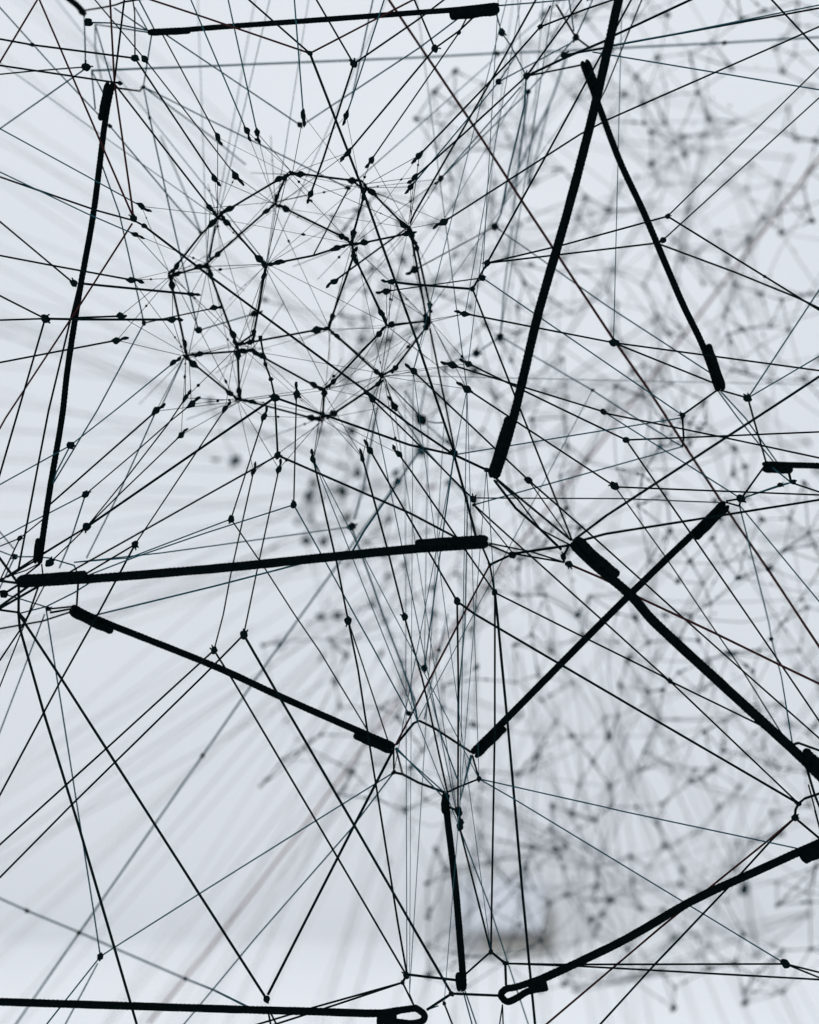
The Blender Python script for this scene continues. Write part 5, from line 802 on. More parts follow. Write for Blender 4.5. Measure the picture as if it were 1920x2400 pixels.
FAR_NODES = [(0.0082,2.2303,2.2766),(0.047,2.3587,2.3085),(0.1041,2.3898,2.3448),(0.2268,2.484,2.2772),(0.1829,2.5344,2.2928),(0.131,2.5804,2.2823),(0.1938,2.633,2.2962),(0.1253,2.6199,2.2673),(0.0657,2.4817,2.2228),(0.2604,2.458,2.4941),(0.2384,2.4014,2.4789),(0.3569,2.3074,2.4463),(0.3935,2.3458,2.4053),(0.403,2.3446,2.3483),(0.5729,2.4842,2.451),(0.6074,2.5473,2.4245),(0.3275,2.3503,2.3342),(0.3387,2.4197,2.3286),(0.3899,2.5565,2.3708),(0.4416,2.4761,2.3521),(0.5234,2.6899,2.411),(0.5786,2.592,2.3649),(0.5925,2.57,2.3469),(0.5876,2.425,2.3029),(0.3479,2.4107,2.3114),(0.4166,2.56,2.3478),(0.4509,2.5616,2.3521),(0.5001,2.7055,2.3913),(0.394,2.5066,2.3238),(0.4206,2.5629,2.3218),(0.3545,2.4592,2.2797),(0.3763,2.5351,2.2684),(0.5051,2.6841,2.3117),(0.5584,2.74,2.3562),(0.5789,2.6419,2.2985),(0.604,2.5418,2.2892),(0.5639,2.4045,2.2286),(0.2931,2.4655,2.2114),(0.5508,2.745,2.3155),(0.5809,2.4559,2.2145),(0.0664,2.5083,2.2283),(0.0989,2.5414,2.1685),(0.0761,2.5911,2.2027),(0.1588,2.3288,2.076),(0.2493,2.3942,2.1053),(0.3224,2.6641,2.1643),(0.2944,2.5106,2.102),(0.211,2.3811,2.0549),(0.1509,2.3448,2.0081),(0.2436,2.5203,2.0685),(0.3037,2.5497,2.2311),(0.1013,2.6168,1.9976),(0.2378,2.5664,1.9484),(0.1995,2.5075,1.9515),(0.0329,2.4905,2.196),(0.3013,2.5349,2.2274),(0.5205,2.4788,2.2043),(0.5588,2.545,2.2281),(0.5562,2.3237,2.1613),(0.4255,2.6993,2.2199),(0.4581,2.6825,2.1961),(0.3116,2.5638,2.143),(0.2998,2.5454,2.1089),(0.4763,2.5286,2.1525),(0.4313,2.6514,2.1793),(0.5051,2.4215,2.0788),(0.5682,2.4412,2.0809),(0.5935,2.5023,2.0957),(0.3877,2.6515,2.0948),(0.3809,2.3801,2.0231),(0.3845,2.5063,2.0362),(0.4433,2.387,2.0402),(0.4472,2.3722,2.0111),(0.4415,2.2456,1.9975),(0.4817,2.4095,1.9625),(0.4539,2.3743,1.9607),(0.5625,2.4173,1.9548),(0.3169,2.4009,1.9648),(0.3299,2.3806,1.9704),(0.3939,2.4181,2.0173),(0.3125,2.5442,2.088),(0.3915,2.2483,1.9003),(0.4713,2.4478,2.0967),(0.5248,2.4588,2.0389),(0.5411,2.4115,2.0251),(0.0167,2.5494,1.8646),(0.105,2.5793,1.8018),(0.0911,2.4593,1.7763),(0.1949,2.1128,1.7483),(0.1472,2.31,1.6448),(0.1091,2.3545,1.6542),(0.2437,2.325,1.8277),(0.1973,2.2233,1.7982),(0.2211,2.372,1.8549),(0.1309,2.473,1.7107),(0.0076,2.6366,1.6493),(0.307,2.0801,1.822),(0.3705,2.2421,1.8705),(0.3727,2.1332,1.8573),(0.4481,2.3541,1.8133),(0.4645,2.3495,1.8232),(0.2724,2.0299,1.7455),(0.5187,2.3216,1.7495),(0.528,2.2213,1.7091),(0.4185,2.2581,1.6864),(0.4785,2.2634,1.68),(0.3592,2.2888,1.6626),(0.5454,2.3431,1.6285),(0.3886,2.2034,1.6316),(0.5241,2.2863,1.6394),(0.2585,2.1186,1.7982),(0.2762,2.0121,1.7809),(0.5152,2.1998,1.7224),(0.224,2.7089,1.5654),(0.1745,2.3258,1.5368),(0.1499,2.4155,1.524),(0.0862,2.2106,1.5495),(0.0881,2.2621,1.5337),(0.0457,2.349,1.521),(0.0458,2.355,1.4921),(0.2269,2.6476,1.4578),(0.2876,2.5271,1.4697),(0.3002,2.5906,1.4368),(0.2027,2.6578,1.4155),(0.1895,2.5823,1.4078),(0.1913,2.661,1.3829),(0.1605,2.5671,1.3833),(0.2981,2.561,1.3655),(0.2404,2.5285,1.3298),(0.2721,2.5281,1.32),(0.107,2.6631,1.3221),(0.0217,2.3229,1.3692),(0.0185,2.3314,1.4348),(0.2129,2.5563,1.3369),(0.3727,2.2069,1.5845),(0.467,2.2871,1.5708),(0.41,2.1942,1.5688),(0.3335,2.2591,1.5192),(0.343,2.4682,1.5099),(0.387,2.2964,1.5145),(0.489,2.4169,1.4936),(0.4071,2.3689,1.4575),(0.5884,2.4933,1.4572),(0.6158,2.6507,1.4387),(0.5458,2.5417,1.3945),(0.4069,2.4641,1.399),(0.4543,2.572,1.3902),(0.3317,2.4714,1.3966),(0.2984,2.5632,1.4385),(0.4148,2.5353,1.3751),(0.4235,2.4895,1.3827),(0.2859,2.4608,1.3747),(0.3349,2.5538,1.3353),(0.4833,2.6963,1.3186),(0.5258,2.7443,1.3468),(0.4529,2.4591,1.4697),(0.4413,2.2018,1.545),(0.3088,2.4198,1.5569),(0.2885,2.3739,1.4793),(0.5824,2.514,1.3412),(0.1342,2.9266,1.2018),(0.1675,2.488,1.2553),(0.144,2.5472,1.2282),(0.1591,2.4698,1.2325),(0.1866,2.5814,1.2122),(0.2354,2.5905,1.2017),(0.2859,2.6828,1.179),(0.3024,2.5943,1.192),(0.3001,2.6913,1.1558),(0.206,2.5488,1.1955),(0.2233,2.576,1.2586),(0.2166,2.5616,1.2714),(0.2367,2.6007,1.2738),(0.2742,2.5211,1.2266),(0.2711,2.4901,1.2559),(0.2427,2.5819,1.3238),(0.273,2.5534,1.3159),(0.176,2.4811,1.2861),(0.1355,2.5896,1.2825),(0.1111,2.6719,1.28),(0.2993,2.7376,1.1289),(0.297,2.7542,1.1105),(0.2723,2.6097,1.1619),(0.0528,2.5439,1.2448),(0.3329,2.6004,1.2572),(0.3889,2.8037,1.2125),(0.406,2.7539,1.2545),(0.4023,2.6641,1.262),(0.3547,2.7574,1.1955),(0.4376,2.7959,1.1859),(0.4568,2.8905,1.1964),(0.3059,2.629,1.1884),(0.364,2.7266,1.1596),(0.5771,2.9793,1.1524),(0.5761,2.663,1.2829),(0.5157,2.6092,1.2764),(0.4925,2.6182,1.2363),(0.4704,2.8014,1.1732),(0.5505,2.3991,1.2345),(0.5662,2.4459,1.2136),(0.478,2.4813,1.1625),(0.4481,2.5886,1.0926),(0.5036,2.543,1.0908),(0.4836,2.5116,1.0742),(0.4925,2.5493,1.0503),(0.3693,2.4264,1.07),(0.3861,2.5231,1.0789),(0.4586,2.7711,1.1114),(0.5428,2.5514,1.2962),(-0.0108,2.6272,2.174),(-0.2055,2.4057,2.0668),(-0.0988,2.4687,2.0973),(-0.0348,2.8626,2.0856),(-0.0537,2.8693,2.0761),(-0.0778,2.7548,2.0693),(-0.3086,2.6179,1.9506),(-0.3046,2.9762,1.8936),(-0.1689,2.9937,1.856),(-0.0829,2.7391,1.8502),(-0.075,2.8181,1.8307),(-0.1685,2.9159,1.7878),(-0.1039,2.8275,1.7821),(-0.1731,2.8714,1.7463),(-0.1419,2.8102,1.7421),(-0.0336,2.7846,1.7773),(-0.1143,2.881,1.8317),(-0.1709,2.8809,1.8233),(-0.0712,2.7578,1.7395),(-0.037,2.9022,1.6878),(-0.1588,3.0022,1.949),(-0.0931,2.7423,1.9187),(-0.1432,2.7268,1.6175),(-0.1193,2.8635,1.6225),(-0.1442,2.7461,1.6184),(-0.125,2.9492,1.6219),(-0.1172,2.511,1.5842),(-0.1146,2.5747,1.5727),(-0.0936,2.6645,1.5794),(-0.0951,2.6021,1.5593),(-0.1134,2.5929,1.5203),(-0.0107,2.6383,1.5473),(-0.0167,2.411,1.4757),(-0.211,2.4627,1.5756),(-0.1246,2.4181,1.4511),(-0.1519,2.495,1.4268),(-0.1807,2.4495,1.4124),(-0.2081,2.4019,1.3801),(-0.0028,2.3968,1.5108),(-0.0061,2.3679,1.3512),(0.5567,2.6181,1.2176),(0.4602,2.521,1.421),(0.3659,2.23,1.6171),(0.0287,2.4679,2.0958),(0.5597,2.2953,1.7685),(0.1454,2.3444,2.1087),(0.4343,2.8516,1.0901),(-0.0531,2.4993,1.9478),(0.3542,2.7649,1.0414),(0.1503,2.383,1.1926),(0.6397,2.4091,2.4359),(0.1647,2.5325,2.2071),(0.521,2.4485,1.2093),(0.1028,2.3285,2.3553),(-0.0982,2.3704,1.3714),(-0.016,2.2497,2.1409),(-0.0547,2.5308,1.6335),(0.3391,2.695,1.1029),(0.4773,2.1947,1.6058),(0.2533,2.5364,2.2179),(0.0898,2.3928,1.8529),(0.3337,2.4445,1.4261),(0.3732,2.2645,1.8432),(0.1809,2.3867,1.1697),(0.3877,2.2545,1.6594),(0.6631,2.49,2.4941),(0.1625,2.4353,1.9519),(0.5308,2.4439,1.4924),(0.4855,2.2074,1.7012),(0.6786,2.529,2.0887),(0.1706,2.1794,1.7043),(0.1439,2.6202,2.3866),(0.5564,2.4423,1.5683),(0.035,2.465,1.5592),(0.0498,2.2327,1.8955),(0.1943,2.5644,1.0645),(0.6545,2.5217,1.1087),(0.4026,2.7442,1.1535),(0.3573,2.3937,1.6186),(0.4667,2.1934,2.4098),(-0.0999,2.1597,2.1284),(0.155,2.4896,2.3161),(0.6161,2.4674,1.8979),(0.5563,2.2888,1.6873),(0.0903,2.4095,1.4649),(0.2413,2.5427,1.5192),(0.0472,2.2406,1.9429),(0.3268,2.5804,2.026),(-0.0984,2.4296,2.0501),(0.0261,2.4989,1.7423),(0.6637,2.5307,1.9722),(0.2775,2.1982,1.6463),(0.1412,2.3074,1.5775),(0.3154,2.7468,1.0394),(0.383,2.6002,2.1722),(0.5584,2.5053,2.4323),(0.6566,2.4133,2.143),(0.3271,2.5474,2.4109),(0.0943,2.3977,1.6284),(0.3861,2.3948,2.5276),(0.2249,2.4943,1.9963),(0.0598,2.4918,1.3347),(0.1328,2.4256,1.1335),(0.3934,2.6833,2.2466),(0.5796,2.5016,1.1378),(-0.088,2.0771,2.0828),(0.3125,2.093,1.8562),(0.2294,2.3588,2.5083),(-0.0617,2.1582,2.1378),(0.4614,2.394,2.3995),(-0.0596,2.27,2.0525),(0.105,2.3437,2.0204),(0.6619,2.5425,1.6154),(0.2868,2.4599,1.346),(0.21,2.5091,2.4881),(0.3093,2.3411,1.6139),(0.4195,2.3237,1.5304),(0.4091,2.3031,1.7215),(0.5947,2.4242,1.9549),(0.4331,2.2072,1.6978),(0.2885,2.4723,2.3467),(0.036,2.6598,1.6627),(-0.0089,2.5359,1.7862),(0.2914,2.5195,2.5408),(0.3612,2.2951,1.541),(0.0646,2.4301,2.1367),(0.4458,2.2418,2.4162),(0.3115,2.2556,1.9084),(0.1941,2.5162,1.4948),(0.2263,2.5002,2.1466),(0.0625,2.2393,2.2955),(0.2468,2.5027,1.3727),(0.0641,2.366,1.989),(0.038,2.4938,1.2808),(0.6804,2.5276,1.6683),(0.2388,2.6699,1.0541),(0.2857,2.3423,1.9336),(-0.1072,2.6409,1.4795),(0.0253,2.4916,1.2332),(0.5204,2.524,1.425),(-0.0496,2.2413,2.077),(0.5233,2.4569,1.9576),(0.2234,2.2693,1.6179),(0.5774,2.2734,2.2407),(0.1779,2.2403,1.6437),(0.0583,2.5444,1.8183),(0.3658,2.2236,1.6875),(0.6446,2.5348,2.4156),(0.5581,2.3691,1.2736),(0.6638,2.5461,1.5399),(0.6253,2.5625,1.9446),(0.3178,2.6508,2.0663),(0.1426,2.4125,1.7994),(0.4655,2.7615,1.2781),(0.3255,2.159,1.7712),(0.4647,2.748,2.3243),(0.0268,2.5705,1.1305),(0.0757,2.3097,1.163),(0.0091,2.3736,2.0201),(0.4012,2.2287,2.4645),(0.3837,2.4863,2.3906),(0.5936,2.277,1.3337),(0.6322,2.4072,2.3008),(0.2048,2.2144,1.6952),(0.1049,2.4564,1.7228),(-0.0901,2.5311,1.8619),(0.6244,2.3598,1.82),(0.125,2.3372,1.9965),(0.3548,2.4403,1.4708),(-0.0613,2.4684,1.4448),(-0.108,2.5578,1.978),(0.5936,2.2968,1.759),(0.6004,2.5476,1.5383),(-0.0415,2.4127,1.4891),(0.1622,2.2771,1.5919),(0.555,2.5107,2.1882),(0.3656,2.3603,1.9401),(0.2629,2.505,2.2412),(0.3763,2.6137,1.3035),(0.219,2.1852,1.7286),(0.2744,2.3638,1.9019),(0.2733,2.2605,1.6209),(-0.0014,2.3753,1.9423),(0.3525,2.3827,2.4118),(-0.0078,2.6258,1.6974),(0.0549,2.411,1.8646),(0.3118,2.5423,1.5164),(0.4724,2.5816,1.193),(0.2574,2.6011,2.423),(0.0337,2.2766,2.3285),(0.5078,2.4644,1.4616),(0.6415,2.3941,1.8891),(-0.0594,2.2209,2.1137),(0.0682,2.3058,1.1188),(0.1604,2.4426,1.765),(0.1349,2.3954,1.848),(0.6,2.3739,2.0678),(0.1454,2.2636,1.6915),(0.3309,2.4392,2.4044),(0.0655,2.5246,1.3681),(0.6819,2.6155,2.0721),(0.398,2.2777,1.5588),(0.5702,2.4692,1.3937),(0.4921,2.6915,2.233),(0.0272,2.5314,1.1781),(0.367,2.6453,2.1376),(0.5051,2.2884,2.0441),(0.0855,2.3419,1.5983),(0.5441,2.3356,2.475),(0.2445,2.3175,1.6435),(0.1219,2.4067,1.9267),(0.0451,2.5905,1.7731),(0.341,2.5085,2.224),(0.3646,2.4869,1.3471),(0.362,2.3102,1.5858),(0.079,2.5526,1.7267),(-0.0392,2.1887,1.3829),(0.6665,2.5677,1.1539),(0.3253,2.5862,2.2833),(0.5088,2.5262,2.1832),(0.627,2.5876,2.0134),(0.1436,2.2423,2.0258),(0.5124,2.2063,1.7883),(0.6236,2.3816,1.3895),(-0.015,2.3509,2.0838),(0.6055,2.3279,2.2048),(-0.0776,2.3476,1.4044),(0.5799,2.6231,1.4536),(0.2226,2.4444,1.9027),(0.4556,2.3812,1.8522),(0.1875,2.4131,2.0441),(0.037,2.564,1.6213),(0.3163,2.2514,1.6892),(0.2917,2.4111,2.5403),(0.3453,2.2586,1.7292),(0.5255,2.4396,1.1474),(0.0822,2.2898,2.0353),(0.1863,2.1874,1.7323),(0.1969,2.6665,2.3929),(0.2316,2.287,1.5918),(0.5434,2.482,2.4602),(0.6221,2.5508,1.4127),(0.0368,2.3289,2.2668),(0.4219,2.3928,1.9829),(0.1042,2.4109,1.882),(-0.0362,2.5493,1.6101),(-0.0197,2.3892,1.8181),(0.2857,2.5944,2.472),(0.1035,2.4292,1.3992),(0.6062,2.492,1.4875),(0.485,2.5793,1.1027),(0.6086,2.6919,2.4368),(0.3785,2.5993,1.087),(0.4223,2.1603,2.4331),(0.0594,2.3982,2.2405),(0.1784,2.3992,1.8608),(0.3298,2.4274,2.527),(0.0262,2.4508,1.1098),(0.1205,2.4672,2.1856),(0.1725,2.392,1.8944),(0.033,2.2944,2.1999),(0.6153,2.3562,1.6429),(0.006,2.347,2.1971),(0.4827,2.3315,1.7488),(0.0019,2.2198,1.4211),(0.411,2.2909,1.7713),(0.6424,2.5675,2.3919),(0.003,2.4213,1.883),(0.452,2.7346,2.2789),(0.1833,2.2845,2.4391),(0.31,2.5776,2.4918),(0.0978,2.4414,2.0981),(0.4855,2.499,1.417),(0.1139,2.4333,2.2924),(0.2365,2.4909,1.4441),(-0.0952,2.5495,1.6943),(0.2126,2.5911,1.3005),(0.0893,2.439,1.746),(0.343,2.5438,2.5291),(0.6755,2.5714,1.1959),(0.4074,2.2278,1.7417),(0.062,2.2762,2.3563),(0.0394,2.2678,1.4624),(0.5396,2.5035,1.0762),(-0.0368,2.4653,1.7051),(0.4759,2.3966,1.7839),(0.5718,2.7215,1.3107),(-0.0631,2.3446,2.0292),(-0.0401,2.1243,2.1482),(0.4124,2.1382,1.663),(0.5867,2.3847,1.3951),(0.4321,2.3934,2.4371),(0.5697,2.4515,2.4828),(0.2695,2.5231,1.4048),(0.2773,2.5151,2.1804),(0.4555,2.6185,2.1342),(0.3393,2.4316,1.5799),(0.0669,2.4923,1.6797),(0.3728,2.4949,1.4043),(0.135,2.2437,1.9537)]
FAR_RADII = [0.00325, 0.00198, 0.00319, 0.00233, 0.00286, 0.00401, 0.00439, 0.00322, 0.00273, 0.0034, 0.00426, 0.00387, 0.00224, 0.0031, 0.00235, 0.00218, 0.00393, 0.00315, 0.0032, 0.00407, 0.00349, 0.00236, 0.0034, 0.00427, 0.00383, 0.00448, 0.00271, 0.00229, 0.00244, 0.00435, 0.00425, 0.0025, 0.00332, 0.00332, 0.00371, 0.00397, 0.00206, 0.00424, 0.00321, 0.00247, 0.00342, 0.00312, 0.00307, 0.00334, 0.00204, 0.00323, 0.00244, 0.00195, 0.00313, 0.00199, 0.00412, 0.00677, 0.00356, 0.00338, 0.00413, 0.00318, 0.00225, 0.00297, 0.00388, 0.00332, 0.00298, 0.00236, 0.00216, 0.00444, 0.00412, 0.00346, 0.00268, 0.003, 0.00253, 0.0025, 0.00363, 0.00192, 0.003, 0.00285, 0.00191, 0.0024, 0.00364, 0.0041, 0.00242, 0.0025, 0.00303, 0.00288, 0.00297, 0.00302, 0.00321, 0.00746, 0.00239, 0.00213, 0.00316, 0.00329, 0.00343, 0.00224, 0.00214, 0.00338, 0.00232, 0.00285, 0.00309, 0.00278, 0.00171, 0.00375, 0.00369, 0.00164, 0.00278, 0.00182, 0.00176, 0.0037, 0.00342, 0.00293, 0.00184, 0.00224, 0.00189, 0.00162, 0.00256, 0.00505, 0.0027, 0.00194, 0.00359, 0.00171, 0.00184, 0.0036, 0.00311, 0.00244, 0.00447, 0.00205, 0.00408, 0.00423, 0.0041, 0.00315, 0.00311, 0.00281, 0.00224, 0.0026, 0.00247, 0.00433, 0.00303, 0.00264, 0.00374, 0.00281, 0.00314, 0.00195, 0.00204, 0.00332, 0.00309, 0.00311, 0.00316, 0.00189, 0.00378, 0.00299, 0.00386, 0.00402, 0.0026, 0.00331, 0.00296, 0.0036, 0.00386, 0.00184, 0.00269, 0.00397, 0.0026, 0.00303, 0.00423, 0.00333, 0.00202, 0.00258, 0.00251, 0.00403, 0.00304, 0.00419, 0.00411, 0.00355, 0.00301, 0.00414, 0.00356, 0.00331, 0.00221, 0.00379, 0.00266, 0.00406, 0.00204, 0.00275, 0.00382, 0.00244, 0.00376, 0.00365, 0.0039, 0.00276, 0.00452, 0.00241, 0.00276, 0.00409, 0.00453, 0.00388, 0.00395, 0.00908, 0.0036, 0.0023, 0.00402, 0.00434, 0.00202, 0.00287, 0.004, 0.00434, 0.00226, 0.00296, 0.004, 0.00408, 0.00258, 0.00306, 0.00323, 0.00587, 0.00386, 0.00341, 0.00734, 0.00447, 0.00586, 0.00484, 0.00889, 0.00645, 0.00619, 0.00454, 0.0041, 0.00668, 0.00731, 0.00691, 0.00551, 0.0085, 0.00731, 0.00453, 0.00488, 0.00699, 0.0073, 0.00434, 0.00473, 0.00558, 0.00717, 0.00265, 0.00194, 0.00285, 0.00387, 0.00431, 0.00375, 0.00373, 0.00317, 0.00287, 0.00209, 0.0028, 0.00221, 0.00228, 0.00395, 0.00196, 0.00415, 0.00256, 0.00219, 0.00277, 0.00191, 0.00476, 0.00346, 0.00236, 0.00269, 0.00234, 0.00344, 0.00286, 0.0026, 0.00283, 0.00254, 0.00405, 0.00432, 0.00179, 0.00301, 0.00251, 0.0021, 0.0027, 0.00281, 0.00211, 0.00414, 0.00379, 0.00256, 0.00303, 0.00215, 0.0019, 0.00217, 0.00291, 0.00289, 0.0028, 0.00289, 0.00244, 0.00393, 0.00332, 0.00283, 0.00206, 0.00191, 0.00405, 0.00363, 0.00411, 0.00277, 0.00314, 0.0034, 0.00362, 0.00209, 0.00291, 0.00199, 0.00267, 0.00237, 0.00283, 0.00404, 0.00254, 0.00421, 0.00365, 0.00328, 0.00343, 0.00338, 0.0022, 0.00273, 0.00308, 0.00161, 0.00307, 0.00374, 0.00224, 0.00314, 0.00286, 0.00385, 0.00412, 0.00287, 0.00197, 0.00408, 0.00342, 0.00334, 0.0035, 0.00186, 0.00349, 0.00463, 0.0027, 0.00246, 0.00256, 0.00347, 0.00329, 0.00274, 0.00296, 0.00288, 0.00223, 0.00263, 0.00206, 0.0037, 0.00382, 0.00443, 0.00333, 0.00347, 0.0034, 0.00248, 0.00312, 0.00311, 0.00394, 0.0025, 0.00254, 0.00447, 0.0033, 0.00203, 0.00293, 0.0032, 0.00364, 0.00418, 0.00195, 0.00286, 0.00179, 0.00269, 0.00316, 0.00239, 0.00396, 0.00265, 0.0021, 0.00334, 0.00226, 0.00212, 0.00207, 0.0023, 0.00303, 0.00353, 0.0027, 0.00219, 0.00277, 0.00271, 0.00222, 0.00199, 0.00244, 0.0041, 0.00274, 0.00376, 0.0029, 0.0038, 0.00242, 0.00275, 0.00218, 0.00368, 0.00445, 0.004, 0.00382, 0.00225, 0.00388, 0.00362, 0.0037, 0.00196, 0.00237, 0.00252, 0.00251, 0.00237, 0.00374, 0.00296, 0.00282, 0.00343, 0.00282, 0.00172, 0.00353, 0.00322, 0.00345, 0.003, 0.00289, 0.00309, 0.00232, 0.00222, 0.00335, 0.0034, 0.00312, 0.00273, 0.00333, 0.00427, 0.00181, 0.00409, 0.00348, 0.00385, 0.00349, 0.00327, 0.00306, 0.0033, 0.00297, 0.0028, 0.00326, 0.00351, 0.00236, 0.00415, 0.00297, 0.00419, 0.00242, 0.00377, 0.00327, 0.0025, 0.00333, 0.00194, 0.00409, 0.00354, 0.00348, 0.00404, 0.00245, 0.003, 0.00226, 0.00422, 0.00417, 0.00304, 0.00186, 0.00259, 0.00423, 0.00259, 0.00229, 0.00257, 0.00252, 0.00271, 0.00333, 0.00413, 0.00263, 0.00363, 0.00271, 0.00328, 0.00287, 0.00384, 0.00334, 0.00328, 0.00437, 0.00266, 0.00391, 0.00402, 0.00389, 0.0024, 0.00243, 0.00379, 0.00383, 0.00258, 0.0028, 0.00361, 0.00363, 0.00262, 0.00282, 0.00396, 0.002, 0.00275, 0.00342, 0.00263, 0.00339, 0.00279, 0.0018, 0.00358, 0.00295, 0.00273, 0.00318, 0.00393, 0.00202, 0.0031, 0.00333, 0.00252, 0.00231, 0.00283]
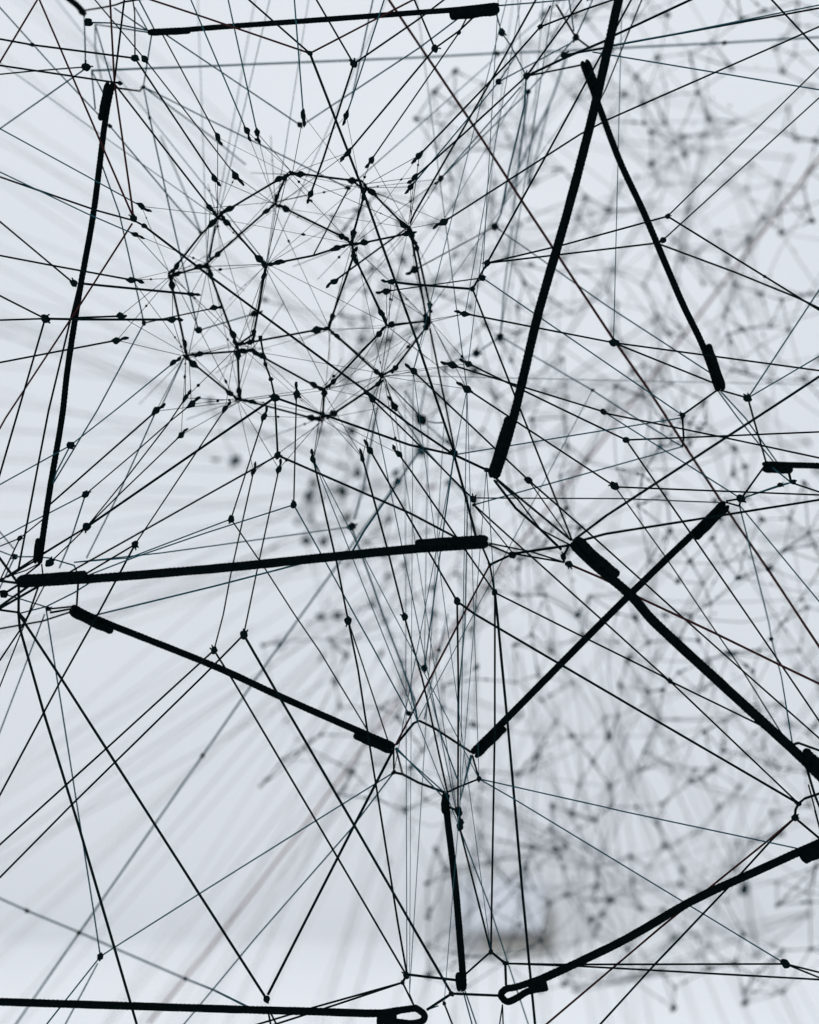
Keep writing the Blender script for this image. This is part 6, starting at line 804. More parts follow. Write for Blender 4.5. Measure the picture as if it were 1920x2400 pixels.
FAR_LINKS = [(26,101,0.0005),(68,157,0.00052),(174,373,0.00052),(438,480,0.00057),(109,428,0.00047),(87,386,0.00051),(383,445,0.00049),(187,486,0.0004),(77,416,0.00046),(240,295,0.00047),(418,470,0.0005),(32,51,0.00042),(406,445,0.00048),(254,379,0.00057),(6,465,0.00053),(125,466,0.00048),(381,488,0.00046),(159,410,0.00055),(166,194,0.00048),(158,193,0.00042),(325,387,0.00057),(394,454,0.00046),(122,276,0.00049),(72,278,0.00058),(271,360,0.00057),(154,191,0.00046),(92,351,0.00056),(68,430,0.00055),(135,157,0.00058),(233,298,0.00055),(125,248,0.00056),(1,3,0.00058),(297,374,0.00054),(192,340,0.00054),(215,217,0.00056),(172,365,0.00043),(181,366,0.00056),(126,169,0.00055),(277,441,0.00054),(1,41,0.00056),(171,347,0.00055),(63,350,0.00056),(24,460,0.00052),(122,293,0.00053),(237,416,0.00058),(61,385,0.00056),(29,479,0.00055),(163,466,0.00055),(143,357,0.00053),(372,455,0.00037),(47,93,0.0005),(220,454,0.00055),(64,66,0.00056),(254,419,0.0005),(336,443,0.0005),(107,251,0.00058),(110,438,0.00057),(238,245,0.00055),(199,499,0.00053),(428,452,0.00054),(195,488,0.00053),(54,214,0.0005),(19,462,0.00049),(30,57,0.00049),(171,366,0.00048),(13,23,0.00052),(79,421,0.00049),(252,379,0.00052),(423,436,0.00047),(129,157,0.0004),(290,456,0.00058),(138,176,0.00046),(89,420,0.00057),(73,291,0.00049),(16,477,0.00056),(127,162,0.00046),(384,409,0.00057),(388,506,0.00048),(99,292,0.0005),(133,180,0.00049),(7,47,0.0005),(202,207,0.00089),(177,311,0.00053),(258,342,0.00056),(5,41,0.00089),(24,34,0.00046),(180,366,0.00046),(44,254,0.00087),(43,463,0.00049),(40,211,0.00045),(81,84,0.00056),(93,372,0.00056),(94,113,0.00055),(9,368,0.00047),(421,447,0.00046),(73,312,0.00044),(285,370,0.00044),(43,290,0.00043),(37,467,0.0005),(3,262,0.00051),(260,386,0.00082),(32,414,0.00045),(158,390,0.00057),(124,174,0.00046),(88,90,0.00052),(171,183,0.00052),(70,271,0.00051),(105,343,0.00058),(282,298,0.00046),(123,177,0.00058),(87,227,0.00051),(155,267,0.00052),(127,457,0.00045),(154,197,0.00051),(117,310,0.00042),(77,80,0.00083),(170,189,0.00046),(267,489,0.00047),(149,157,0.00041),(125,473,0.00046),(398,471,0.00051),(197,495,0.00052),(279,287,0.0004),(90,119,0.00044),(264,341,0.0004),(454,491,0.00045),(274,356,0.00087),(347,485,0.00041),(67,434,0.00051),(120,176,0.00052),(55,407,0.0004),(222,374,0.00056),(225,269,0.0004),(127,167,0.00048),(301,505,0.00041),(91,354,0.00039),(177,185,0.00046),(411,481,0.00083),(40,447,0.00049),(323,369,0.00041),(7,50,0.00045),(95,403,0.0004),(155,377,0.00081),(40,320,0.00044),(40,490,0.0004),(319,480,0.00048),(442,462,0.00043),(31,407,0.00048),(173,311,0.00044),(276,377,0.00043),(470,498,0.00045),(29,45,0.00039),(235,242,0.00079),(93,361,0.00074),(161,365,0.00042),(150,436,0.00051),(225,234,0.00042),(77,464,0.00043),(36,412,0.00054),(7,48,0.00038),(210,214,0.0005),(259,352,0.00048),(170,182,0.00075),(315,474,0.00054),(11,16,0.00056),(155,195,0.00041),(212,230,0.00053),(349,445,0.00049),(295,437,0.0004),(121,125,0.00058),(185,208,0.00039),(255,257,0.00088),(157,443,0.00038),(194,348,0.00058),(19,487,0.00041),(104,423,0.00057),(294,340,0.0005),(176,177,0.00076),(251,300,0.00074),(321,380,0.00047),(188,257,0.00052),(90,446,0.00055),(149,159,0.00042),(220,230,0.00052),(275,367,0.00042),(21,30,0.00037),(39,65,0.00051),(137,273,0.00044),(329,500,0.00038),(191,206,0.00046),(88,345,0.00038),(130,176,0.00043),(17,20,0.00054),(251,277,0.00043),(118,232,0.00039),(397,478,0.00055),(151,165,0.00042),(7,43,0.00054),(398,463,0.00055),(190,444,0.00038),(54,430,0.00041),(212,283,0.00057),(25,460,0.00044),(95,235,0.00051),(296,376,0.00039),(272,466,0.00041),(233,242,0.00076),(370,495,0.00054),(4,42,0.00049),(60,74,0.00037),(244,246,0.00082),(148,325,0.00039),(162,310,0.00054),(18,407,0.00088),(2,54,0.00037),(338,427,0.0005),(153,450,0.00039),(370,426,0.00048),(6,280,0.00071),(245,473,0.00037),(305,405,0.00084),(261,357,0.00087),(71,428,0.00058),(252,314,0.00045),(130,425,0.00047),(210,496,0.00047),(383,483,0.00043),(72,405,0.00041),(29,427,0.00067),(66,504,0.00047),(81,96,0.00074),(274,417,0.00076),(183,457,0.00044),(314,497,0.0008),(144,196,0.00042),(12,304,0.00049),(148,186,0.00038),(53,320,0.00052),(227,231,0.00052),(175,192,0.00039),(439,467,0.00045),(129,270,0.00054),(437,439,0.00044),(244,435,0.00085),(451,482,0.00087),(285,488,0.00068),(215,216,0.00069),(213,394,0.00038),(278,305,0.00084),(167,284,0.00039),(31,33,0.00047),(154,156,0.00038),(0,2,0.00065),(62,386,0.00046),(221,454,0.0004),(417,449,0.00086),(285,313,0.00085),(158,325,0.00041),(108,139,0.00049),(110,345,0.00053),(113,353,0.00078),(13,28,0.00078),(324,443,0.00046),(96,98,0.00084),(120,126,0.00065),(308,318,0.00042),(84,359,0.00055),(85,213,0.00038),(146,196,0.00042),(113,148,0.00041),(85,391,0.00062),(146,399,0.00064),(34,58,0.00083),(38,384,0.00076),(455,493,0.00051),(313,426,0.00082),(17,32,0.00042),(266,286,0.00081),(242,244,0.00038),(94,416,0.00051),(164,188,0.00043),(204,444,0.00064),(357,370,0.00074),(306,397,0.00084),(143,432,0.00059),(274,501,0.00073),(136,281,0.00059),(88,468,0.00043),(305,434,0.00067),(299,409,0.00073),(112,380,0.00087),(183,413,0.00081),(189,249,0.00042),(370,432,0.00082),(138,156,0.00038),(265,307,0.00039),(481,499,0.00044),(440,484,0.0004),(222,237,0.00037),(168,344,0.00051),(10,308,0.00037),(222,235,0.0004),(57,60,0.00044),(73,76,0.0005),(12,465,0.00048),(201,302,0.00039),(138,287,0.00051),(141,147,0.00053),(28,312,0.00049),(308,316,0.00037),(275,309,0.00085),(313,492,0.00077),(174,187,0.00052),(213,379,0.00078),(199,313,0.00083),(101,441,0.0007),(250,410,0.00042),(112,431,0.00076),(75,429,0.00044),(203,444,0.00067),(189,191,0.00054),(335,368,0.00076),(426,492,0.00039),(51,283,0.00088),(12,19,0.00056),(165,181,0.00073),(363,389,0.00037),(223,331,0.00042),(231,242,0.00059),(239,244,0.00051),(51,52,0.00039),(199,488,0.00069),(253,375,0.00077),(109,292,0.00087),(186,396,0.00044),(142,154,0.00038),(305,384,0.00042),(463,497,0.00049),(283,476,0.00083),(72,74,0.00085),(49,268,0.00038),(56,504,0.00041),(274,475,0.00042),(408,491,0.00065),(227,298,0.00058),(205,257,0.00071),(363,388,0.00039),(132,241,0.00085),(273,472,0.00041),(213,367,0.00084),(93,309,0.00041),(117,293,0.00077),(368,417,0.00039),(263,425,0.00087),(6,40,0.00043),(252,334,0.00085),(38,59,0.0004),(35,434,0.00083),(46,49,0.00084),(240,241,0.00064),(252,445,0.00078),(131,378,0.0004),(295,391,0.00087),(346,382,0.00086),(218,226,0.00063),(197,200,0.00057),(185,266,0.00041),(55,477,0.00044),(375,380,0.00082),(243,245,0.00074),(299,429,0.00085),(366,466,0.0008),(14,259,0.00058),(306,456,0.0008),(283,391,0.00078),(202,444,0.00086),(381,458,0.00088),(228,331,0.00045),(12,13,0.00084),(209,445,0.00041),(43,47,0.00082),(375,400,0.00072),(218,256,0.00041),(9,316,0.00089),(272,311,0.0008),(317,433,0.00041),(7,260,0.00087),(268,338,0.00075),(237,454,0.00081),(272,344,0.00068),(112,498,0.0004),(316,442,0.00082),(69,414,0.00059),(300,441,0.00083),(168,461,0.0004),(352,434,0.00086),(15,20,0.0004),(198,488,0.00056),(243,378,0.00071),(159,370,0.00058),(65,79,0.00037),(240,454,0.00072),(17,329,0.00082),(230,256,0.00072),(39,434,0.00075),(115,117,0.0008),(351,353,0.00083),(335,462,0.00089),(75,350,0.00082),(207,286,0.00078),(321,358,0.00062),(170,179,0.00039),(193,362,0.00043),(244,263,0.00055),(292,470,0.00068),(160,183,0.00072),(311,402,0.0006),(52,309,0.0008),(336,389,0.00078),(114,383,0.00076),(211,349,0.00087),(200,396,0.00084),(107,321,0.00064),(201,207,0.00083),(41,254,0.00076),(316,332,0.00085),(159,495,0.00082),(365,366,0.00076),(294,337,0.00088),(62,360,0.00076),(338,503,0.00079),(218,230,0.00072),(138,157,0.00081),(81,385,0.00082),(14,356,0.00058),(409,429,0.00066),(299,359,0.00082),(187,362,0.00087),(51,394,0.0004),(94,486,0.0008),(130,457,0.0008),(119,293,0.00085),(3,386,0.00084),(9,479,0.0008),(253,494,0.00039),(141,146,0.00079),(320,341,0.00077),(291,327,0.00068),(451,463,0.00085),(328,472,0.00079),(259,356,0.00066),(245,246,0.00087),(140,155,0.00086),(258,311,0.00074),(194,195,0.00089),(361,404,0.00083),(332,465,0.00081),(282,440,0.00069),(293,491,0.00083),(217,229,0.00056),(174,191,0.00084),(272,284,0.00058),(48,320,0.00085),(22,460,0.00085),(101,443,0.00072),(279,403,0.00073),(76,350,0.00087),(113,301,0.00078),(84,350,0.00053),(249,357,0.00069),(4,447,0.00073),(177,178,0.00088),(283,295,0.00083),(224,227,0.00089),(418,448,0.00074),(288,417,0.00083),(9,323,0.00071),(219,221,0.00083),(88,92,0.00087),(0,398,0.00086),(307,506,0.0007),(89,406,0.00079),(285,426,0.00076),(318,500,0.00085),(3,6,0.00086),(205,461,0.00072),(394,476,0.00073),(209,264,0.00076),(41,480,0.00085),(201,206,0.00071),(20,26,0.00083),(289,401,0.0007),(311,366,0.00072),(232,265,0.00078),(441,443,0.00076),(149,422,0.00075),(308,465,0.00064),(155,250,0.00088),(358,458,0.00058),(292,343,0.00056),(66,405,0.00081),(102,431,0.00071),(266,302,0.00069),(107,281,0.00062),(284,311,0.00058),(203,492,0.00068),(131,408,0.00086),(213,496,0.00085),(303,414,0.00086),(355,443,0.00074),(314,317,0.00074),(174,184,0.00077),(332,487,0.00077),(288,501,0.00074),(277,292,0.00064),(54,264,0.00078),(166,174,0.00081),(310,342,0.00066),(68,414,0.00087),(336,385,0.00086),(135,136,0.00089),(10,478,0.00083),(306,329,0.0008),(169,272,0.00068),(240,282,0.00083),(61,414,0.00081),(10,316,0.00084),(365,466,0.00086),(60,504,0.00085),(227,484,0.00086),(103,277,0.00085),(144,481,0.00069),(369,392,0.00067),(224,493,0.00072),(165,173,0.0008),(283,394,0.00068),(42,54,0.00088),(92,93,0.00081),(136,156,0.00086),(243,346,0.00077),(86,361,0.0008),(423,505,0.00087),(0,451,0.00074),(219,455,0.00073),(122,502,0.00087),(51,295,0.00085),(37,427,0.00087),(151,502,0.00086),(13,318,0.0006),(424,506,0.00082),(199,261,0.00078),(65,83,0.00076),(53,309,0.0007),(222,226,0.00056),(432,450,0.00062),(11,487,0.00076),(312,477,0.00075),(112,277,0.00086),(238,239,0.00087),(117,118,0.00073),(212,367,0.00084),(416,440,0.00061),(86,486,0.00078),(358,381,0.00058),(437,468,0.00077),(98,271,0.00089),(78,336,0.00078),(181,266,0.00074),(280,447,0.00077),(444,492,0.00059),(299,400,0.00054),(204,492,0.00061),(471,497,0.00067),(113,294,0.00063),(139,410,0.00071),(51,419,0.00072),(403,446,0.00069),(55,503,0.00078),(200,444,0.00057),(140,156,0.00074),(270,377,0.0007),(52,389,0.00058),(48,439,0.00087),(221,225,0.00088),(108,498,0.00064),(342,347,0.0007),(353,383,0.00058),(316,478,0.0006),(372,388,0.00081),(12,318,0.00054),(335,500,0.00063),(10,323,0.00074),(113,448,0.00068),(378,435,0.00063),(16,407,0.00082),(71,82,0.00073),(483,502,0.00073),(104,326,0.00085),(112,253,0.0007),(167,192,0.00079),(76,359,0.00084),(137,377,0.0008),(257,461,0.00076),(153,362,0.00085),(63,412,0.00081),(76,429,0.00088),(85,394,0.00081),(366,402,0.00068),(248,473,0.00055),(291,400,0.00076),(247,382,0.00075),(390,418,0.00076),(299,327,0.00082),(405,409,0.00076),(101,363,0.00076),(211,297,0.00087),(336,345,0.00081),(180,266,0.00065),(289,317,0.00076),(217,220,0.00065),(86,354,0.00071),(21,23,0.0007),(408,457,0.00071),(214,379,0.00052),(474,494,0.00071),(329,397,0.00061),(106,441,0.00066),(23,35,0.00073),(39,57,0.0008),(3,4,0.00072),(95,454,0.0006),(371,475,0.00065),(442,465,0.00082),(44,45,0.00081),(101,110,0.00054),(203,459,0.00076),(279,406,0.00085),(288,462,0.00058),(13,19,0.00083),(130,408,0.0007),(404,464,0.00072),(72,452,0.00076),(15,304,0.00077),(18,369,0.00084),(302,344,0.00052),(198,261,0.00073),(254,260,0.0006),(111,363,0.00078),(260,467,0.00083),(339,398,0.00085),(198,249,0.00073),(99,438,0.00088),(115,301,0.00061),(34,57,0.00078),(221,227,0.00076),(90,506,0.00062),(365,413,0.00081),(7,467,0.00079),(59,477,0.00068),(298,424,0.00061),(388,446,0.00088),(256,391,0.00063),(60,412,0.00077),(273,355,0.00088),(313,444,0.0008),(159,411,0.00067),(116,416,0.00059),(95,440,0.00085),(253,431,0.00079),(89,353,0.00084),(163,258,0.00058),(347,413,0.00066),(120,123,0.00071),(89,90,0.00074),(268,503,0.00081),(32,33,0.00071),(35,352,0.00069),(40,469,0.00082),(397,456,0.0006),(40,54,0.00077),(252,367,0.00053),(150,153,0.00066),(24,30,0.00072),(31,421,0.00069),(290,482,0.00084),(449,501,0.00071),(159,499,0.00058),(195,208,0.00081),(354,420,0.00066),(37,421,0.00077),(8,54,0.00075),(157,395,0.00081),(21,460,0.00084),(87,420,0.00064),(270,507,0.00086),(91,92,0.00071),(153,154,0.00074),(109,267,0.00069),(209,349,0.00069),(199,357,0.00061),(225,226,0.00065),(221,223,0.00066),(200,459,0.00073),(0,1,0.00079),(236,239,0.00063),(23,371,0.00064),(212,214,0.0008),(300,418,0.00061),(19,20,0.00079),(196,396,0.00064),(464,468,0.00088),(425,435,0.00057),(16,369,0.00081),(255,286,0.00072),(63,428,0.00072),(432,499,0.00078),(229,230,0.00067),(31,364,0.00062),(269,404,0.00067),(291,359,0.00085),(135,281,0.00053),(141,250,0.00081),(107,267,0.0007),(65,82,0.00075),(157,505,0.00082),(50,503,0.00068),(116,118,0.00056),(72,75,0.00059),(53,468,0.00068),(298,331,0.00058),(326,355,0.00067),(186,362,0.00054),(426,488,0.00072),(220,223,0.0008),(11,465,0.00053),(262,339,0.0006),(105,328,0.0007),(105,498,0.00064),(185,186,0.00079),(135,267,0.00061),(368,462,0.00081),(87,354,0.00062),(37,386,0.00078),(267,281,0.00065),(64,504,0.00068),(68,70,0.00086),(319,349,0.00089),(209,252,0.00053),(75,452,0.00073),(349,401,0.00066),(195,495,0.00056),(32,364,0.00065),(484,493,0.00053),(34,36,0.00079),(281,381,0.00088),(276,399,0.00074),(188,192,0.00076),(407,479,0.00056),(363,443,0.00055),(419,453,0.00061),(146,154,0.00065),(256,379,0.00054),(324,505,0.00075),(239,346,0.00079),(202,492,0.0006),(101,111,0.00066),(52,53,0.00088),(139,325,0.00086),(349,433,0.00071),(394,453,0.00056),(165,166,0.00074),(184,188,0.00079),(55,268,0.00063),(297,496,0.00088),(95,393,0.00062),(98,438,0.00054),(11,308,0.00058),(308,368,0.00065),(7,8,0.00056),(404,453,0.00064),(5,6,0.00053),(13,369,0.00069),(269,394,0.00078),(257,302,0.00087),(412,428,0.00063),(67,405,0.00077),(63,82,0.00075),(93,464,0.00063),(12,500,0.00085),(34,38,0.00064),(119,491,0.00078),(321,343,0.00052),(275,419,0.00065),(66,84,0.00054),(5,482,0.00059),(141,155,0.00082),(278,409,0.00081),(163,169,0.0006),(96,111,0.0006),(43,439,0.00053),(25,26,0.00089),(339,490,0.00056),(97,271,0.00089),(4,290,0.00069),(112,292,0.00059),(334,480,0.00055),(100,494,0.00064),(102,277,0.00062),(9,332,0.00088),(15,356,0.00074),(169,258,0.00053),(124,126,0.00078),(85,455,0.0006),(241,378,0.00054),(257,266,0.00063),(130,179,0.00073),(229,374,0.00054),(143,458,0.0006),(10,332,0.00066),(217,225,0.00066),(88,388,0.00083),(29,364,0.00063),(364,477,0.00075),(138,395,0.00068),(99,474,0.0006),(310,408,0.00076),(68,69,0.0007),(249,261,0.00082),(58,384,0.00059),(288,335,0.00079),(152,387,0.00069),(140,399,0.00088),(262,490,0.00062),(127,502,0.00065),(15,475,0.0006),(202,204,0.00068),(258,272,0.0007),(49,439,0.0006),(172,485,0.00083),(114,294,0.00055),(158,395,0.00062),(84,415,0.00063),(132,491,0.0008),(23,475,0.00058),(402,466,0.00053),(263,435,0.00071),(315,336,0.00062),(214,297,0.00059),(279,446,0.00078),(118,282,0.00062),(264,497,0.00054),(317,497,0.00087),(251,287,0.00075),(489,494,0.00055),(314,401,0.00072),(175,340,0.00065),(83,415,0.00066),(148,158,0.00083),(183,342,0.00084),(161,164,0.00085),(399,436,0.00073),(227,493,0.00082),(77,336,0.00068),(333,410,0.00058),(340,502,0.00069),(90,307,0.00083),(48,508,0.00066),(193,249,0.00056),(113,383,0.00074),(320,376,0.00085),(48,430,0.0007),(131,473,0.00052),(134,251,0.0007),(44,46,0.00064),(145,507,0.00067),(323,478,0.00082),(118,119,0.00088),(128,133,0.00086),(279,372,0.00072),(99,494,0.00067),(235,238,0.00078),(445,480,0.00076),(134,423,0.00088),(328,498,0.00071),(170,177,0.00063),(36,58,0.00054),(146,149,0.00072),(78,296,0.00071),(81,98,0.00084),(152,322,0.00073),(127,147,0.00053),(287,324,0.00062),(126,457,0.00053),(120,337,0.00072),(201,459,0.00069),(398,490,0.00063),(2,262,0.00087),(57,384,0.00087),(96,271,0.00062),(123,483,0.00053),(114,337,0.00071),(103,292,0.00086),(147,507,0.00067),(195,196,0.00059),(131,248,0.00079),(12,392,0.00054),(411,450,0.00064),(136,325,0.00062),(255,461,0.00052),(94,406,0.00087),(8,469,0.00067),(81,97,0.00068),(50,421,0.00063),(15,460,0.00061),(276,436,0.00083),(332,442,0.00063),(140,276,0.0007),(30,31,0.0008),(264,471,0.00063),(43,430,0.00071),(50,427,0.0006),(80,360,0.00066),(143,450,0.0006),(59,312,0.00067),(372,446,0.00055),(79,452,0.00057),(33,34,0.00055),(176,322,0.00082),(228,265,0.00054),(268,386,0.0008),(138,377,0.00058),(115,337,0.00056),(26,29,0.00063),(78,385,0.00052),(110,111,0.00066),(154,481,0.00053),(136,410,0.00081),(230,374,0.00081),(378,382,0.00055),(108,273,0.0008),(54,471,0.00057),(469,471,0.00076),(472,494,0.00066),(361,403,0.00062),(74,350,0.00073),(91,93,0.00068),(187,190,0.00068),(228,393,0.00085),(241,382,0.00086),(82,504,0.00055),(121,148,0.00085),(248,425,0.00061),(160,162,0.00068),(144,411,0.00061),(144,348,0.00069),(142,458,0.00071),(59,64,0.00084),(97,315,0.00063),(240,247,0.00057),(131,310,0.00061),(278,405,0.00063),(465,487,0.00063),(376,508,0.00074),(392,407,0.00063),(56,384,0.00069),(252,433,0.00054),(85,476,0.00071),(28,30,0.00057),(331,455,0.00054),(168,181,0.00073),(324,390,0.00084),(417,501,0.00071),(220,226,0.00075),(52,437,0.00083),(348,481,0.00078),(160,179,0.00057),(198,357,0.00061),(223,484,0.00052),(88,446,0.00082),(424,486,0.00084),(106,273,0.00065),(187,387,0.00063),(161,177,0.00076),(22,23,0.00084),(411,499,0.00063),(171,177,0.0007),(95,330,0.00083),(219,225,0.00074),(40,463,0.0006),(67,415,0.00058),(128,340,0.00058),(113,114,0.00059),(133,175,0.00083),(1,451,0.00068),(177,485,0.00061),(300,324,0.00059),(253,380,0.00063),(194,495,0.00066),(351,418,0.00074),(190,197,0.00058),(280,482,0.00056),(189,197,0.00077),(171,485,0.00072),(175,176,0.00069),(189,286,0.00053),(317,401,0.00054),(51,341,0.00056),(2,280,0.0006),(41,467,0.00057),(165,169,0.00083),(91,110,0.00053),(207,255,0.00069),(295,341,0.00074),(193,396,0.00071),(320,445,0.00068),(348,399,0.0007),(43,254,0.00068),(23,352,0.00067),(209,433,0.00074),(55,427,0.00053),(146,250,0.00076),(188,191,0.00058),(205,206,0.00075),(243,244,0.00075),(2,339,0.0006),(130,310,0.00056),(50,386,0.00057),(41,42,0.00072),(193,196,0.00071),(128,176,0.00072),(208,495,0.00069),(102,472,0.00056),(32,38,0.0007),(71,73,0.0007),(139,333,0.00056),(87,486,0.00077),(241,247,0.00058),(145,146,0.00078),(351,448,0.00076),(161,162,0.00068),(76,327,0.00072),(93,437,0.00055),(160,178,0.00059),(232,233,0.00082),(387,422,0.00073),(14,501,0.00053),(319,496,0.00056),(327,429,0.00066),(65,415,0.00071),(287,423,0.00056),(251,423,0.00057),(463,469,0.00077),(307,416,0.00069),(42,334,0.00075),(59,303,0.00064),(55,386,0.00055),(133,485,0.00068),(373,486,0.00076),(45,62,0.00073),(19,27,0.00069),(184,185,0.00069),(166,167,0.00086),(312,421,0.00067),(20,27,0.00068),(345,389,0.00056),(356,475,0.00065),(73,83,0.00052),(100,438,0.00069),(66,415,0.00071),(218,374,0.00066),(330,506,0.00055),(8,463,0.00055),(450,499,0.00067),(123,125,0.00066),(304,449,0.0006),(197,396,0.00053),(44,338,0.00056),(121,122,0.00073),(25,29,0.00084),(104,328,0.00069),(94,373,0.00074),(244,245,0.00057),(59,60,0.00057),(104,498,0.00073),(152,422,0.00054),(33,38,0.00056),(220,222,0.00062),(24,28,0.0006),(284,344,0.00058),(96,315,0.00054),(56,428,0.00056),(235,237,0.00072),(214,496,0.00067),(143,436,0.00067),(183,347,0.00063),(373,424,0.00071),(275,508,0.00057),(330,440,0.00054),(114,115,0.0006),(290,447,0.00056),(166,191,0.00083),(14,449,0.00068),(108,251,0.00059),(102,112,0.00059),(280,290,0.00058),(296,360,0.00065),(125,126,0.00083),(16,17,0.00075),(142,436,0.00054),(233,234,0.0008),(166,173,0.00087),(64,303,0.00053),(265,454,0.00068),(456,479,0.00059),(343,470,0.00068),(218,225,0.00056),(228,493,0.00064),(36,39,0.00072),(211,319,0.00058),(132,473,0.00065),(106,355,0.00056),(231,232,0.00072),(185,188,0.00059),(127,322,0.00066),(41,334,0.00063),(192,286,0.00058),(430,439,0.00053),(300,390,0.0006),(47,49,0.00082),(137,333,0.00055),(122,158,0.00057),(206,461,0.00063),(120,483,0.00059),(259,274,0.00066),(18,28,0.00058),(83,84,0.00069),(224,331,0.00059),(352,371,0.00062),(325,410,0.00057),(128,129,0.00057),(298,420,0.00063),(77,296,0.00054),(222,223,0.00077),(105,277,0.00056),(35,36,0.00076),(77,345,0.00055),(168,191,0.00075),(327,359,0.00063),(178,179,0.00066),(14,304,0.0006),(45,46,0.00061),(289,314,0.00059),(181,182,0.00068),(301,383,0.00062),(48,376,0.00063),(306,407,0.00056),(186,387,0.00057),(53,275,0.00054),(269,453,0.00058),(71,72,0.00064),(218,219,0.00071),(17,18,0.00058),(173,191,0.00061),(393,493,0.00054),(250,481,0.00059),(62,80,0.00075),(321,470,0.00058),(61,62,0.00058),(137,138,0.0008),(135,156,0.00054),(1,339,0.00055),(168,182,0.00088),(134,410,0.00054),(202,459,0.00053),(164,169,0.00055),(47,439,0.00053),(129,322,0.00057),(74,75,0.00076),(4,6,0.00076),(151,322,0.00056),(161,163,0.00061),(474,489,0.00057),(202,203,0.00061),(166,168,0.00068),(28,29,0.00068),(217,226,0.00078),(16,306,0.00054),(212,213,0.00088),(213,214,0.00063),(46,61,0.00053),(70,79,0.00066),(326,489,0.00052),(18,24,0.00061),(60,64,0.0007),(147,270,0.00053),(21,22,0.00071),(26,27,0.00068),(167,168,0.00063),(231,234,0.00058),(236,238,0.00062),(189,190,0.00065),(56,57,0.00058),(5,7,0.00057),(145,149,0.00076),(19,26,0.00056),(99,100,0.00066),(236,237,0.00056),(146,150,0.00063),(124,125,0.00074),(97,98,0.00058),(173,174,0.00053),(46,80,0.00055),(86,87,0.0007),(77,78,0.0007),(17,24,0.00072),(72,73,0.00058),(168,180,0.00065),(69,70,0.00065),(180,182,0.00072),(237,238,0.00059),(103,112,0.00064),(162,163,0.00056),(171,172,0.00066),(121,158,0.0006),(39,58,0.00052),(170,172,0.00054),(69,79,0.00078),(123,124,0.00077),(163,164,0.00055),(9,10,0.00064),(145,150,0.00056),(203,204,0.00064),(116,117,0.00063),(25,28,0.0006),(198,199,0.0006),(149,150,0.00054),(170,171,0.00074),(107,109,0.00056),(186,187,0.00085),(142,143,0.00063),(194,208,0.00088),(180,181,0.00053),(235,236,0.00063),(66,67,0.00057),(128,175,0.00066),(232,234,0.00071),(129,176,0.00056),(167,191,0.0006),(46,62,0.00081),(45,61,0.00074),(37,50,0.0007),(37,55,0.00071),(122,148,0.0006),(8,40,0.00058),(50,55,0.00079),(231,233,0.00055),(127,151,0.00054)]
HAZE_NODES = []
HAZE_LINKS = []
